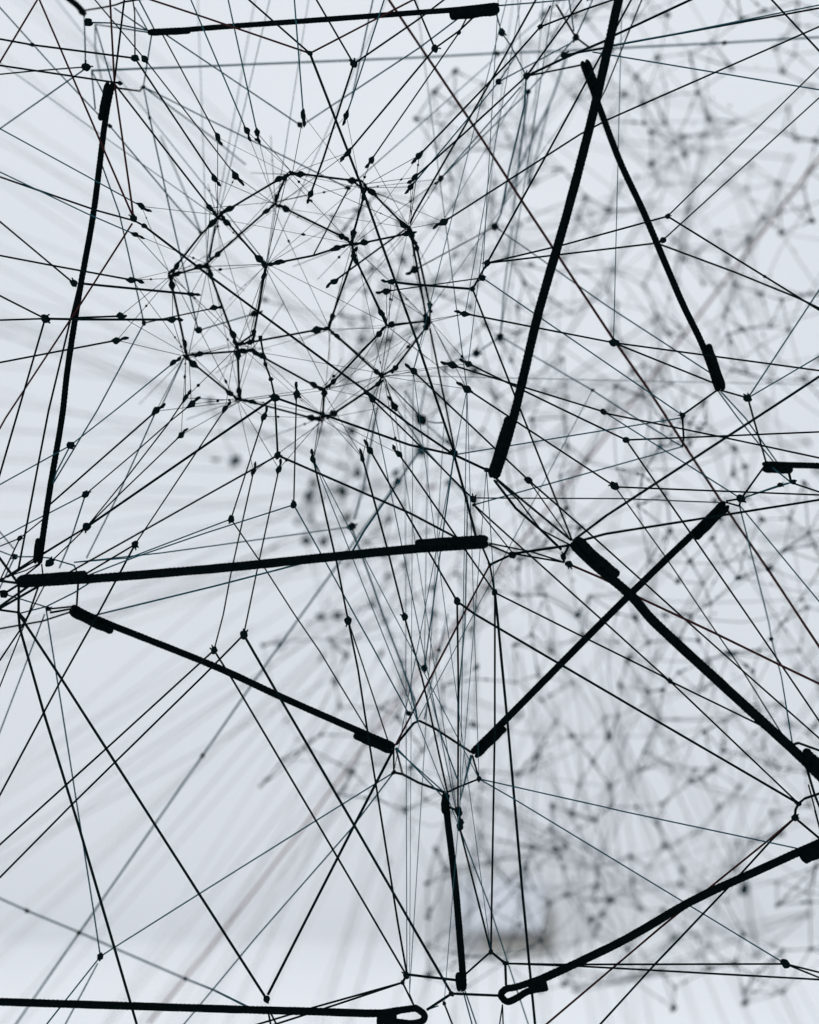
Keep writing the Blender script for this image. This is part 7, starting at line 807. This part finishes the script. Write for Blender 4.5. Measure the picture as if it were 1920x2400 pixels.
FAN_DATA = [
  ('c',0.00056,[(0.5387,3.1601,1.6186),(1.097,4.2536,0.996)],[]),
  ('c',0.00056,[(0.2789,2.5671,1.5028),(0.8893,3.821,0.6124)],[]),
  ('c',0.00054,[(0.3973,2.858,1.488),(0.4478,2.9352,1.4077),(0.9256,3.6663,0.6479)],[(1,0,'bead',0.000613)]),
  ('c',0.00065,[(0.2657,2.8236,1.6655),(0.3708,2.9741,1.4916),(0.8875,3.7133,0.6371)],[(1,0,'bead',0.000466)]),
  ('c',0.00059,[(0.3838,2.8511,1.5049),(0.7665,3.231,0.7624)],[]),
  ('c',0.00064,[(0.3176,2.5262,1.4174),(0.789,3.7541,0.6317)],[]),
  ('c',0.00044,[(0.4088,3.0684,1.598),(0.9075,3.8077,0.6181)],[]),
  ('c',0.00066,[(0.2568,2.5432,1.5447),(0.5791,2.9888,0.8302)],[]),
  ('c',0.0004,[(0.2389,3.08,1.6469),(0.6771,3.7697,0.6214)],[]),
  ('c',0.00047,[(0.3205,2.548,1.6163),(0.4277,2.8034,1.371),(0.7266,3.5154,0.6869)],[(1,0,'bead',0.00054)]),
  ('c',0.00069,[(0.1637,3.292,1.6807),(0.6106,4.4973,0.4477)],[]),
  ('c',0.00064,[(0.3223,2.8696,1.5259),(0.6865,3.99,0.5745)],[]),
  ('c',0.00043,[(0.2642,2.879,1.445),(0.5051,3.4193,0.7094)],[]),
  ('c',0.0007,[(0.2281,3.2104,1.4966),(0.4514,3.6735,0.6436)],[]),
  ('c',0.00066,[(0.1788,2.7819,1.5607),(0.3825,3.4367,0.7114)],[]),
  ('c',0.00049,[(0.2402,2.9188,1.6313),(0.2768,3.0691,1.4967),(0.5409,4.1527,0.5254)],[(1,0,'bead',0.000442)]),
  ('c',0.00048,[(0.1327,2.9786,1.4664),(0.3522,4.0647,0.5431)],[]),
  ('c',0.00045,[(0.304,3.3426,1.7223),(0.5785,4.3791,0.4646)],[]),
  ('c',0.00048,[(0.2789,2.5942,1.6136),(0.4799,3.5771,0.6795)],[]),
  ('c',0.00068,[(0.3619,2.9998,1.4537),(0.5506,3.8881,0.6004)],[]),
  ('c',0.00074,[(0.1724,3.0072,1.4374),(0.2047,3.223,1.2325),(0.3048,3.8915,0.5979)],[(1,0,'bead',0.000542)]),
  ('c',0.00048,[(0.3035,3.0795,1.4242),(0.3216,3.2091,1.324),(0.4697,4.2675,0.5058)],[(1,0,'bead',0.00045)]),
  ('r',0.0006,[(0.1058,2.9848,1.7224),(0.1939,3.7708,0.6286)],[]),
  ('c',0.00066,[(0.0783,2.6357,1.6914),(0.0862,2.7467,1.5446),(0.13,3.3637,0.7282)],[(1,0,'bead',0.000387)]),
  ('c',0.00065,[(0.0648,2.5925,1.4413),(0.0902,3.5315,0.679)],[]),
  ('c',0.00082,[(0.2868,3.3244,1.4622),(0.3468,4.461,0.437)],[]),
  ('c',0.00047,[(0.1016,2.685,1.673),(0.0736,3.173,0.7858)],[]),
  ('c',0.00048,[(0.1933,2.6115,1.4441),(0.1878,3.2891,0.7491)],[]),
  ('c',0.00055,[(0.0995,3.3218,1.53),(0.0254,3.7518,0.6275)],[]),
  ('c',0.00068,[(0.1293,3.0303,1.2904),(0.0975,4.2353,0.5142)],[]),
  ('c',0.00043,[(0.2008,3.1262,1.6044),(0.1959,3.1833,1.5457),(0.1094,4.1886,0.5109)],[(1,0,'bead',0.000418)]),
  ('c',0.0008,[(0.0982,3.1903,1.2722),(0.0831,3.2975,1.1712),(-0.0048,3.9245,0.5803)],[(1,0,'bead',0.000606)]),
  ('c',0.00067,[(-0.008,3.1321,1.509),(-0.2236,4.0822,0.5491)],[]),
  ('c',0.00051,[(-0.0072,3.1272,1.3035),(-0.038,3.2207,1.1662),(-0.1483,3.556,0.6745)],[(1,0,'bead',0.000495)]),
  ('c',0.00073,[(0.1,2.7927,1.4127),(-0.0821,3.9551,0.577)],[]),
  ('r',0.00055,[(0.1332,2.5555,1.4506),(-0.0198,3.1,0.7946)],[]),
  ('c',0.00087,[(0.0794,3.274,1.4561),(-0.1985,4.315,0.4904)],[]),
  ('c',0.00074,[(0.0896,3.3219,1.5596),(0.0149,3.4138,1.3492),(-0.2399,3.7271,0.6314)],[(1,0,'bead',0.00049)]),
  ('c',0.00076,[(0.2307,3.108,1.4591),(-0.0646,4.3615,0.4788)],[]),
  ('c',0.00054,[(0.0864,2.8441,1.567),(-0.2763,3.8458,0.5986)],[]),
  ('r',0.00068,[(0.097,3.1513,1.7465),(-0.3789,3.7201,0.6338)],[]),
  ('c',0.00048,[(-0.0483,3.0097,1.4756),(-0.1113,3.1495,1.3403),(-0.4612,3.9264,0.5879)],[(1,0,'bead',0.000652)]),
  ('r',0.00041,[(0.1664,2.9289,1.7199),(-0.3993,3.7666,0.6348)],[]),
  ('c',0.00049,[(-0.0034,2.9172,1.5403),(-0.1139,3.0275,1.3201),(-0.407,3.32,0.7363)],[(1,0,'bead',0.000603)]),
  ('c',0.00066,[(0.0336,3.1821,1.6389),(-0.5497,4.0126,0.5621)],[]),
  ('c',0.00054,[(-0.021,2.6233,1.6008),(-0.0444,2.6715,1.5606),(-0.5943,3.8023,0.6168)],[(1,0,'bead',0.000598)]),
  ('c',0.00043,[(-0.1005,2.8389,1.5942),(-0.7567,3.8733,0.5956)],[]),
  ('r',0.00063,[(0.1272,2.8155,1.6739),(-0.5775,3.7429,0.6296)],[]),
  ('c',0.00059,[(0.0155,2.5993,1.4971),(-0.5215,3.4943,0.6953)],[]),
  ('c',0.0005,[(-0.0965,3.1441,1.5111),(-0.7916,4.0177,0.5657)],[]),
  ('c',0.00088,[(0.0551,3.3187,1.6252),(-0.7891,3.9743,0.5694)],[]),
  ('c',0.00074,[(0.0201,2.9225,1.5507),(-0.6808,3.8164,0.6193)],[]),
  ('c',0.00064,[(0.0233,2.6506,1.7368),(-0.141,2.7677,1.5538),(-0.861,3.2808,0.7517)],[(1,0,'bead',0.000516)]),
  ('c',0.0005,[(0.0217,2.796,1.7054),(-0.2081,2.9037,1.4455),(-0.7957,3.1789,0.7809)],[(1,0,'bead',0.0004)]),
  ('c',0.00079,[(0.0587,3.3858,1.4587),(-0.843,4.6293,0.4104)],[]),
  ('c',0.00069,[(-0.0668,3.2647,1.6543),(-0.9921,3.7131,0.8)],[]),
  ('c',0.00043,[(-0.0665,3.1472,1.662),(-1.0415,3.9104,0.7364)],[]),
  ('r',0.0006,[(0.1704,3.2254,1.8178),(-1.0547,3.9592,0.8204)],[]),
  ('c',0.0005,[(-0.1969,2.7546,1.753),(-1.0429,3.8896,1.1725)],[]),
  ('c',0.00066,[(0.0065,2.8182,1.7165),(-0.9712,3.6221,1.0008)],[]),
  ('c',0.00053,[(-0.2096,3.0136,1.6963),(-0.952,3.5579,1.1891)],[]),
  ('c',0.00061,[(0.1008,3.3054,1.8628),(-1.0121,3.7407,1.1465)],[]),
  ('c',0.0006,[(0.0054,2.5541,1.6863),(-0.8239,3.072,1.1444)],[]),
  ('c',0.00058,[(-0.121,3.016,1.6315),(-0.2331,3.1454,1.5661),(-1.1304,4.1807,1.043)],[(1,0,'bead',0.000609)]),
  ('c',0.00046,[(-0.2528,2.8025,1.6044),(-1.0091,3.7556,1.2096)],[]),
  ('c',0.00066,[(-0.0797,2.8829,1.5439),(-0.8827,3.2727,1.1024)],[]),
  ('c',0.00065,[(-0.1094,2.6953,1.8216),(-1.0064,3.6942,1.4797)],[]),
  ('c',0.00047,[(0.0242,2.8505,1.8487),(-0.2427,3.0616,1.7458),(-0.9986,3.6594,1.4545)],[(1,0,'bead',0.000429)]),
  ('r',0.00071,[(-0.0893,2.6482,1.7768),(-0.975,3.5705,1.4877)],[]),
  ('r',0.00059,[(-0.1096,2.8193,1.8236),(-0.978,3.5789,1.5808)],[]),
  ('c',0.00039,[(-0.2151,2.8958,1.7662),(-1.0857,4.0119,1.5427)],[]),
  ('r',0.00053,[(0.0032,2.8469,1.7671),(-0.1965,3.0222,1.709),(-1.0185,3.7441,1.4698)],[(1,0,'bead',0.000585)]),
  ('c',0.00073,[(-0.2579,2.8109,1.6994),(-0.9786,3.6236,1.5026)],[]),
  ('c',0.00065,[(-0.0232,2.9136,1.7924),(-0.9658,3.5596,1.5638)],[]),
  ('c',0.00058,[(-0.0479,3.3107,1.8845),(-1.0693,3.9566,1.6701)],[]),
  ('r',0.0008,[(-0.02,3.2399,1.7388),(-1.0976,4.0639,1.5591)],[]),
  ('c',0.00075,[(-0.1338,3.176,1.8654),(-1.0831,3.9588,1.7693)],[]),
  ('c',0.00053,[(-0.0733,2.8445,1.7221),(-1.0886,4.0158,1.5938)],[]),
  ('c',0.00041,[(-0.2997,3.2477,1.7105),(-1.1073,4.0884,1.6584)],[]),
  ('c',0.0004,[(-0.1803,2.8129,1.7818),(-1.0006,3.6625,1.7629)],[]),
  ('r',0.00049,[(0.0729,2.8875,1.8422),(0.0382,2.8995,1.8409),(-0.884,3.2177,1.8058)],[(1,0,'bead',0.000624)]),
  ('r',0.00051,[(-0.1169,3.0655,1.9342),(-1.079,3.9391,1.9902)],[]),
  ('c',0.00061,[(-0.0929,2.5135,1.8889),(-0.9658,3.5342,2.0084)],[]),
  ('c',0.0008,[(-0.3875,3.2557,1.8626),(-1.1314,4.1209,1.949)],[]),
  ('c',0.00064,[(-0.1898,2.913,1.8657),(-0.932,3.3776,1.9385)],[]),
  ('c',0.00045,[(-0.0461,2.6125,1.7693),(-0.917,3.3614,1.8836)],[]),
  ('r',0.00081,[(0.0364,3.0219,1.9859),(-1.0349,3.7811,2.1994)],[]),
  ('c',0.00058,[(-0.0923,3.1274,2.0133),(-1.034,3.757,2.196)],[]),
  ('c',0.0008,[(-0.2764,3.1272,1.9467),(-0.9702,3.5548,2.0893)],[]),
  ('c',0.00039,[(-0.1513,2.7063,1.8436),(-0.3251,2.8589,1.8829),(-0.932,3.3918,2.0205)],[(1,0,'bead',0.000571)]),
  ('c',0.00069,[(-0.0061,3.1218,2.0406),(-1.0756,3.8964,2.329)],[]),
  ('c',0.00051,[(-0.1771,2.5371,1.9527),(-0.9556,3.4524,2.2461)],[]),
  ('c',0.0007,[(0.0056,2.6091,1.9356),(-1.0298,3.7381,2.3735)],[]),
  ('c',0.00078,[(-0.2111,2.924,1.9506),(-0.9766,3.5535,2.2544)],[]),
  ('c',0.00052,[(-0.1141,2.7022,1.815),(-0.9951,3.6343,2.1463)],[]),
  ('c',0.00088,[(0.0384,3.3229,1.8522),(-0.1315,3.3887,1.9236),(-1.03,3.7365,2.3014)],[(1,0,'bead',0.000677)]),
  ('c',0.00049,[(-0.1659,2.8361,2.0704),(-0.8781,3.1735,2.3943)],[]),
  ('c',0.00075,[(-0.0341,3.0712,1.851),(-0.9491,3.4421,2.2758)],[]),
  ('c',0.00056,[(-0.1019,2.7561,1.8566),(-0.9489,3.4316,2.2955)],[]),
  ('c',0.0006,[(-0.1776,2.8603,1.9767),(-1.0617,3.8725,2.5373)],[]),
  ('c',0.00064,[(-0.1636,2.7983,2.1199),(-0.3491,2.9336,2.2443),(-0.9307,3.3576,2.6344)],[(1,0,'bead',0.000527)]),
  ('c',0.00063,[(-0.1025,2.5249,1.8594),(-0.9875,3.5706,2.4292)],[]),
  ('c',0.00074,[(-0.1285,3.1677,2.0712),(-1.0604,3.8407,2.7213)],[]),
  ('c',0.00063,[(-0.0161,2.999,2.0523),(-1.0097,3.6277,2.8023)],[]),
  ('c',0.00076,[(-0.2371,3.3108,2.0879),(-1.0539,3.7888,2.6948)],[]),
  ('c',0.00043,[(-0.0042,2.515,1.8922),(-0.9747,3.517,2.7226)],[]),
  ('c',0.0006,[(-0.0047,2.5356,2.0913),(-0.787,2.9961,2.8084)],[]),
  ('c',0.00058,[(-0.119,2.6078,2.0337),(-0.9504,3.4006,2.8773)],[]),
  ('c',0.00075,[(0.1616,3.3068,2.0518),(-0.122,3.4897,2.3229),(-1.1114,4.1278,3.2686)],[(1,0,'bead',0.000658)]),
  ('c',0.00091,[(-0.0445,3.3293,2.2963),(-0.9559,4.3771,3.3735)],[]),
  ('c',0.00037,[(-0.1019,2.9105,2.1429),(-0.796,3.2883,2.9236)],[]),
]
MID_DATA = [
  (0.0005,[(-0.195,1.7052,2.0157),(-0.508,1.8882,2.2701)]),
  (0.00038,[(-0.0271,1.7158,1.8559),(0.5369,2.0016,1.8858)]),
  (0.00048,[(-0.2111,1.7591,1.9798),(-0.1421,1.8224,2.3327)]),
  (0.00043,[(-0.1417,1.6784,1.9617),(-0.1071,1.8812,2.3534)]),
  (0.00044,[(-0.2111,1.7591,1.9798),(-0.2666,2.0821,2.4372)]),
  (0.00037,[(-0.0271,1.7158,1.8559),(0.3117,1.9267,2.3724)]),
  (0.00054,[(-0.1417,1.6784,1.9617),(-0.4856,2.1079,2.4423)]),
  (0.00041,[(-0.1417,1.6784,1.9617),(-0.005,2.068,2.4325)]),
  (0.00051,[(-0.2111,1.7591,1.9798),(-0.1791,2.0304,2.4162)]),
  (0.00046,[(0.0202,1.8478,1.8249),(0.015,1.7266,1.5599)]),
  (0.00043,[(0.072,1.5913,1.7481),(0.0825,1.6505,1.6344)]),
  (0.00046,[(-0.0916,1.6182,1.7608),(0.0672,1.6633,1.4548)]),
  (0.00036,[(0.0536,1.5796,1.8226),(0.0672,1.6633,1.4548)]),
  (0.00042,[(0.0536,1.5796,1.8226),(-0.0153,1.6867,1.4591)]),
  (0.00045,[(-0.005,1.9201,1.8691),(-0.0024,1.6173,1.2779)]),
  (0.00049,[(-0.0916,1.6182,1.7608),(0.0489,1.6829,1.4056)]),
  (0.0004,[(-0.016,1.7418,1.8288),(0.0489,1.6829,1.4056)]),
  (0.00043,[(0.0536,1.5796,1.8226),(0.0489,1.6829,1.4056)]),
  (0.0005,[(-0.0363,1.6281,1.8201),(0.0489,1.6829,1.4056)]),
  (0.00047,[(0.1928,1.7851,1.8502),(0.0077,1.6503,1.512)]),
  (0.00036,[(0.0035,1.5991,1.8424),(0.0765,1.6284,1.2968)]),
  (0.00036,[(0.072,1.5913,1.7481),(0.0321,1.6075,1.2534)]),
  (0.00041,[(0.0356,1.7419,1.8108),(0.0,1.6922,1.2434)]),
  (0.00031,[(0.0035,1.5991,1.8424),(0.0,1.6922,1.2434)]),
  (0.00039,[(0.195,1.9449,2.3769),(0.1088,1.9994,2.0958)]),
  (0.00047,[(0.1125,1.7669,2.3058),(0.1399,1.9798,2.1205)]),
  (0.00052,[(0.1518,1.6856,2.2733),(0.102,1.8974,1.9268)]),
  (0.00048,[(0.0024,2.0143,2.4046),(0.0536,1.5796,1.8226)]),
  (0.00043,[(0.1246,1.7563,2.3016),(0.0525,1.5931,1.8961)]),
  (0.00057,[(0.2373,2.0297,2.4108),(-0.0632,1.7305,2.0524)]),
  (0.00041,[(0.1329,2.0464,2.4174),(0.0541,1.5585,1.8433)]),
  (0.00037,[(0.1987,1.7668,2.3058),(0.0051,1.7442,1.9701)]),
  (0.00048,[(0.1465,1.7837,2.3125),(0.1399,1.9798,2.1205)]),
  (0.00042,[(0.0911,1.6666,2.2657),(0.0702,1.623,1.9365)]),
  (0.00047,[(0.2272,1.7728,2.3081),(0.1945,1.6116,1.8716)]),
  (0.00045,[(0.1091,1.6985,2.2785),(0.0035,1.5991,1.8424)]),
]
BAND_DATA = (0.00195, [(-0.3979, 2.647, 0.9986), (-0.317, 2.6825, 1.0968), (-0.1449, 2.6708, 1.318), (-0.0673, 2.6251, 1.4234), (0.0743, 2.5671, 1.6146), (0.1849, 2.5477, 1.7511), (0.2811, 2.5737, 1.869), (0.3371, 2.6158, 1.9397), (0.4583, 2.6217, 2.097), (0.5653, 2.5832, 2.2375), (0.6016, 2.532, 2.2865), (0.6259, 2.5069, 2.3191)])


# ------------------------------------------------------------------ the setting
def box(name, lo, hi, mat, parent=None, bevel=0.0):
    bm = bmesh.new()
    bmesh.ops.create_cube(bm, size=1)
    for v in bm.verts:
        v.co = Vector([lo[i] + (v.co[i] + .5) * (hi[i] - lo[i]) for i in range(3)])
    if bevel:
        bmesh.ops.bevel(bm, geom=list(bm.edges), offset=bevel, segments=2, affect='EDGES')
    me = bpy.data.meshes.new(name); bm.to_mesh(me); bm.free(); me.materials.append(mat)
    return link(name, me, parent)

tag(box('wall', (-8, 9.0, -.02), (8, 9.2, 7.5), M['wall']), kind='structure')
tag(box('floor', (-8, -3, -.2), (8, 9.0, -.02), M['floor']), kind='structure')

bench = bpy.data.objects.new('low_bench', None); C.objects.link(bench)
bench.location = (.47, 8.72, -.02)
tag(bench, 'small out of focus pale bench with dark base standing by the wall', 'bench')
box('seat', (-.24, -.12, .115), (.20, .12, .34), M['lav'], bench, .012)
box('base', (-.10, -.10, 0), (.215, .10, .075), M['dark'], bench, .006)
box('leg', (.215, -.06, 0), (.255, .06, .20), M['dark'], bench, .006)

# ------------------------------------------------------------------ ropes
def braid(phase, amp):
    def f(i, n, s, a):
        w = 1500.0
        return 1 + amp * (math.sin(a * 3 + s * w + phase) + math.sin(-a * 3 + s * w * 1.07)) * .5 + .05 * noise.noise(Vector((s * 90, a, phase)))
    return f
def rounded(fn, n0, n1):
    def f(i, n, s, a):
        k = 1.0
        if n0 and i < n0: k = math.sqrt(max(.02, 1 - (1 - (i + .4) / n0) ** 2))
        if n1 and i > n - 1 - n1: k = math.sqrt(max(.02, 1 - (1 - (n - 1 - i + .4) / n1) ** 2))
        return k * fn(i, n, s, a)
    return f
for label, rad, pts, folds, loop in ROPE_DATA:
    path = resample(pts, .0009, True)
    v, f = tube_geo(path, rad, 12, rounded(braid(rad * 9e3, .055), 7, 7))
    o0 = pts[0]
    root = bpy.data.objects.new('rope', None); C.objects.link(root); root.location = o0
    tag(root, label, 'rope', 'thick black ropes of the web')
    link('cord', mesh_from('cord', localise(v, o0), f, M['rope']), root)
    for fp, fr in folds:
        p2 = resample(fp, .0009, True)
        ph = random.uniform(0, 9)
        v, f = tube_geo(p2, fr, 12, rounded(braid(ph, .055), 9, 4))
        link('folded_end', mesh_from('folded_end', localise(v, o0), f, M['rope']), root)
        # whipping of thin thread that binds the folded end to the cord
        mid = p2[len(p2) // 3:]
        if len(mid) > 6:
            c = [(q + path[min(range(len(path)), key=lambda k: (path[k] - q).length)]) * .5 for q in mid]
            vv, ff = [], []
            for s0 in range(1, len(c) - 8, 10):
                seg = c[s0:s0 + 8:2]
                tube_geo(seg, rad * 1.28, 12, lambda i, n, s, a: 1 + .05 * math.sin(a * 2) - (.12 if i in (0, n - 1) else 0), 'flat', vv, ff)
            link('binding', mesh_from('binding', localise(vv, o0), ff, M['rope']), root)
    if loop:
        p2 = resample(loop[0], .0009, True)
        v, f = tube_geo(p2, loop[1], 12, braid(3, .05))
        n2 = len(p2); k = n2 // 5                                    # binding that joins the two legs of the loop
        mid = [(p2[q] + p2[n2 - 1 - q]) * .5 for q in range(0, k)]
        w2 = [(p2[q] - p2[n2 - 1 - q]).length * .5 + loop[1] * .6 for q in range(0, k)]
        if len(mid) > 4:
            v2, f2 = tube_geo(mid, 1, 12, lambda i, n, s, a: w2[i] * (1 + .04 * math.sin(s * 1400)) * (.93 if i in (0, n - 1) else 1))
            link('binding', mesh_from('binding', localise(v2, o0), f2, M['rope']), root)
        link('end_loop', mesh_from('end_loop', localise(v, o0), f, M['rope']), root)

# ------------------------------------------------------------------ threads of the near web, each with its knots
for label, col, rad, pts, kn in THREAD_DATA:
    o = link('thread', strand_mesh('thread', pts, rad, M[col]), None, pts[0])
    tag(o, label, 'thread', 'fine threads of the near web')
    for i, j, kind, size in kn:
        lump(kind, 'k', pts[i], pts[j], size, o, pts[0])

# ------------------------------------------------------------------ the thread cage at the left
cage = bpy.data.objects.new('thread_cage', None); C.objects.link(cage)
cc = (-0.136, 1.6816, 1.9276)
cage.location = cc
tag(cage, 'round cage of short beaded struts and hairlines at the upper left', 'thread cage')
for rad, pts, kn in STRUT_DATA:
    s = link('strut', strand_mesh('strut', pts, rad, M['k']), cage, Vector(pts[0]) - Vector(cc))
    for i, j, kind, size in kn:
        lump(kind, 'k', pts[i], pts[j], size, s, pts[0])
for rad, pts in HAIR_DATA:
    link('hairline', strand_mesh('hairline', pts, rad, M['k'], 4, .2, 0), cage, Vector(pts[0]) - Vector(cc))

specks_v, specks_f = [], []                                    # tiny tufts caught on the hairlines
for rad, pts in random.sample(HAIR_DATA, 70):
    a, b = Vector(pts[0]), Vector(pts[-1]); p = a.lerp(b, random.uniform(.1, .9)) - Vector(cc); d = (b - a).normalized()
    k = random.uniform(.0007, .0018)
    tube_geo([p - d * k * 1.6, p - d * k * .5, p + d * k * .6, p + d * k * 1.7], k, 5, lambda i, n, s, a_: (.3, 1, .8, .2)[i], 'flat', specks_v, specks_f)
tag(link('lint', mesh_from('lint', specks_v, specks_f, M['k']), cage), kind='stuff')

# ------------------------------------------------------------------ the far web behind, at the right
web = bpy.data.objects.new('distant_web', None); C.objects.link(web)
fc = (0.2695, 2.4443, 1.7666)
web.location = fc
tag(web, 'blurred tangle of knotted dark strands hanging behind on the right', 'web')
bead_v, bead_f = [], []
for q, (p, r) in enumerate(zip(FAR_NODES, FAR_RADII)):
    if q >= 290:
        c = Vector(p) - Vector(fc); d = Vector((random.uniform(-1, 1), 0, random.uniform(-1, 1))).normalized()
        tube_geo([c - d * r * 1.4, c - d * r * .6, c + d * r * .6, c + d * r * 1.4], r, 6, lambda i, n, s, a_: (.4, 1, .9, .35)[i], 'flat', bead_v, bead_f)
        continue
    lump('knot', 'far', p, (p[0] + random.uniform(-1, 1), p[1], p[2] + random.uniform(-1, 1)), r, web, fc)
rest_v, rest_f = [], []
for q, (i, j, r) in enumerate(FAR_LINKS):
    a, b = Vector(FAR_NODES[i]), Vector(FAR_NODES[j])
    if q < 300:
        link('strand', strand_mesh('strand', [tuple(p) for p in resample([a, a.lerp(b, .5) + Vector((random.uniform(-1, 1), 0, random.uniform(-1, .4))) * (b - a).length * .07, b], (b - a).length / 6, True)], r, M['far'], 5, .1), web, a - Vector(fc))
    else:
        tube_geo([a - Vector(fc), b - Vector(fc)], r, 5, None, 'flat', rest_v, rest_f)
for q, (i, j, r) in enumerate(FAR_LINKS):                      # small beads along the strands, too small to pick apart
    a, b = Vector(FAR_NODES[i]), Vector(FAR_NODES[j])
    for t in (random.uniform(.15, .3), random.uniform(.7, .85)):
        if random.random() < .62:
            p = a.lerp(b, t) - Vector(fc); d = (b - a).normalized()
            k = r * random.uniform(2.0, 3.2)
            tube_geo([p - d * k * 2, p - d * k * .7, p + d * k * .7, p + d * k * 2], k, 5, lambda i, n, s, a_: (.35, 1, .9, .3)[i], 'flat', bead_v, bead_f)
hz = []                                                        # the deepest layer, only a haze of lines
while len(hz) < 90:
    y = random.uniform(3.0, 4.4); k = y / 4.0
    x, z = random.uniform(-.75, .75), random.uniform(-1.2, 1.2)
    if (x / .74) ** 2 + (z / 1.2) ** 2 < 1:
        hz.append(Vector(((.46 + x) * k, y, 1.6 + (.24 + z) * k)))
for a in hz:
    for b in random.sample(sorted(hz, key=lambda q: (q - a).length_squared)[1:7], 2):
        tube_geo([a - Vector(fc), b - Vector(fc)], random.uniform(.0009, .0018), 4, None, 'flat', rest_v, rest_f)
    q = a - Vector(fc); k = random.uniform(.002, .005); d = Vector((random.uniform(-1, 1), 0, random.uniform(-1, 1))).normalized()
    tube_geo([q - d * k * 2, q - d * k * .7, q + d * k * .7, q + d * k * 2], k, 5, lambda i, n, s, a_: (.35, 1, .9, .3)[i], 'flat', bead_v, bead_f)
if rest_v:
    tag(link('fine_strands', mesh_from('fine_strands', rest_v, rest_f, M['far']), web), kind='stuff')
tag(link('small_beads', mesh_from('small_beads', bead_v, bead_f, M['far']), web), kind='stuff')

# ------------------------------------------------------------------ uncounted soft threads: fanning from the far web, and behind the cage
def thread_mass(name, rows, mat, label):
    v, f = [], []
    for rad, pts, kn in rows:
        tube_geo([Vector(p) for p in pts], rad, 5, None, 'flat', v, f)
        for i, j, kind, size in kn:
            p, q = Vector(pts[i]), Vector(pts[j]); d = (p - q).normalized()
            tube_geo([p + d * x * size for x, _ in PROFILE[::2]], size, 5, lambda i, n, s, a: PROFILE[::2][i][1], 'flat', v, f)
    if v:
        tag(link(name, mesh_from(name, v, f, mat)), label, 'threads', kind='stuff')
thread_mass('fanning_threads', [r[1:] for r in FAN_DATA if r[0] == 'c'], M['far'], 'mass of pale blurred threads fanning out to the left and down')
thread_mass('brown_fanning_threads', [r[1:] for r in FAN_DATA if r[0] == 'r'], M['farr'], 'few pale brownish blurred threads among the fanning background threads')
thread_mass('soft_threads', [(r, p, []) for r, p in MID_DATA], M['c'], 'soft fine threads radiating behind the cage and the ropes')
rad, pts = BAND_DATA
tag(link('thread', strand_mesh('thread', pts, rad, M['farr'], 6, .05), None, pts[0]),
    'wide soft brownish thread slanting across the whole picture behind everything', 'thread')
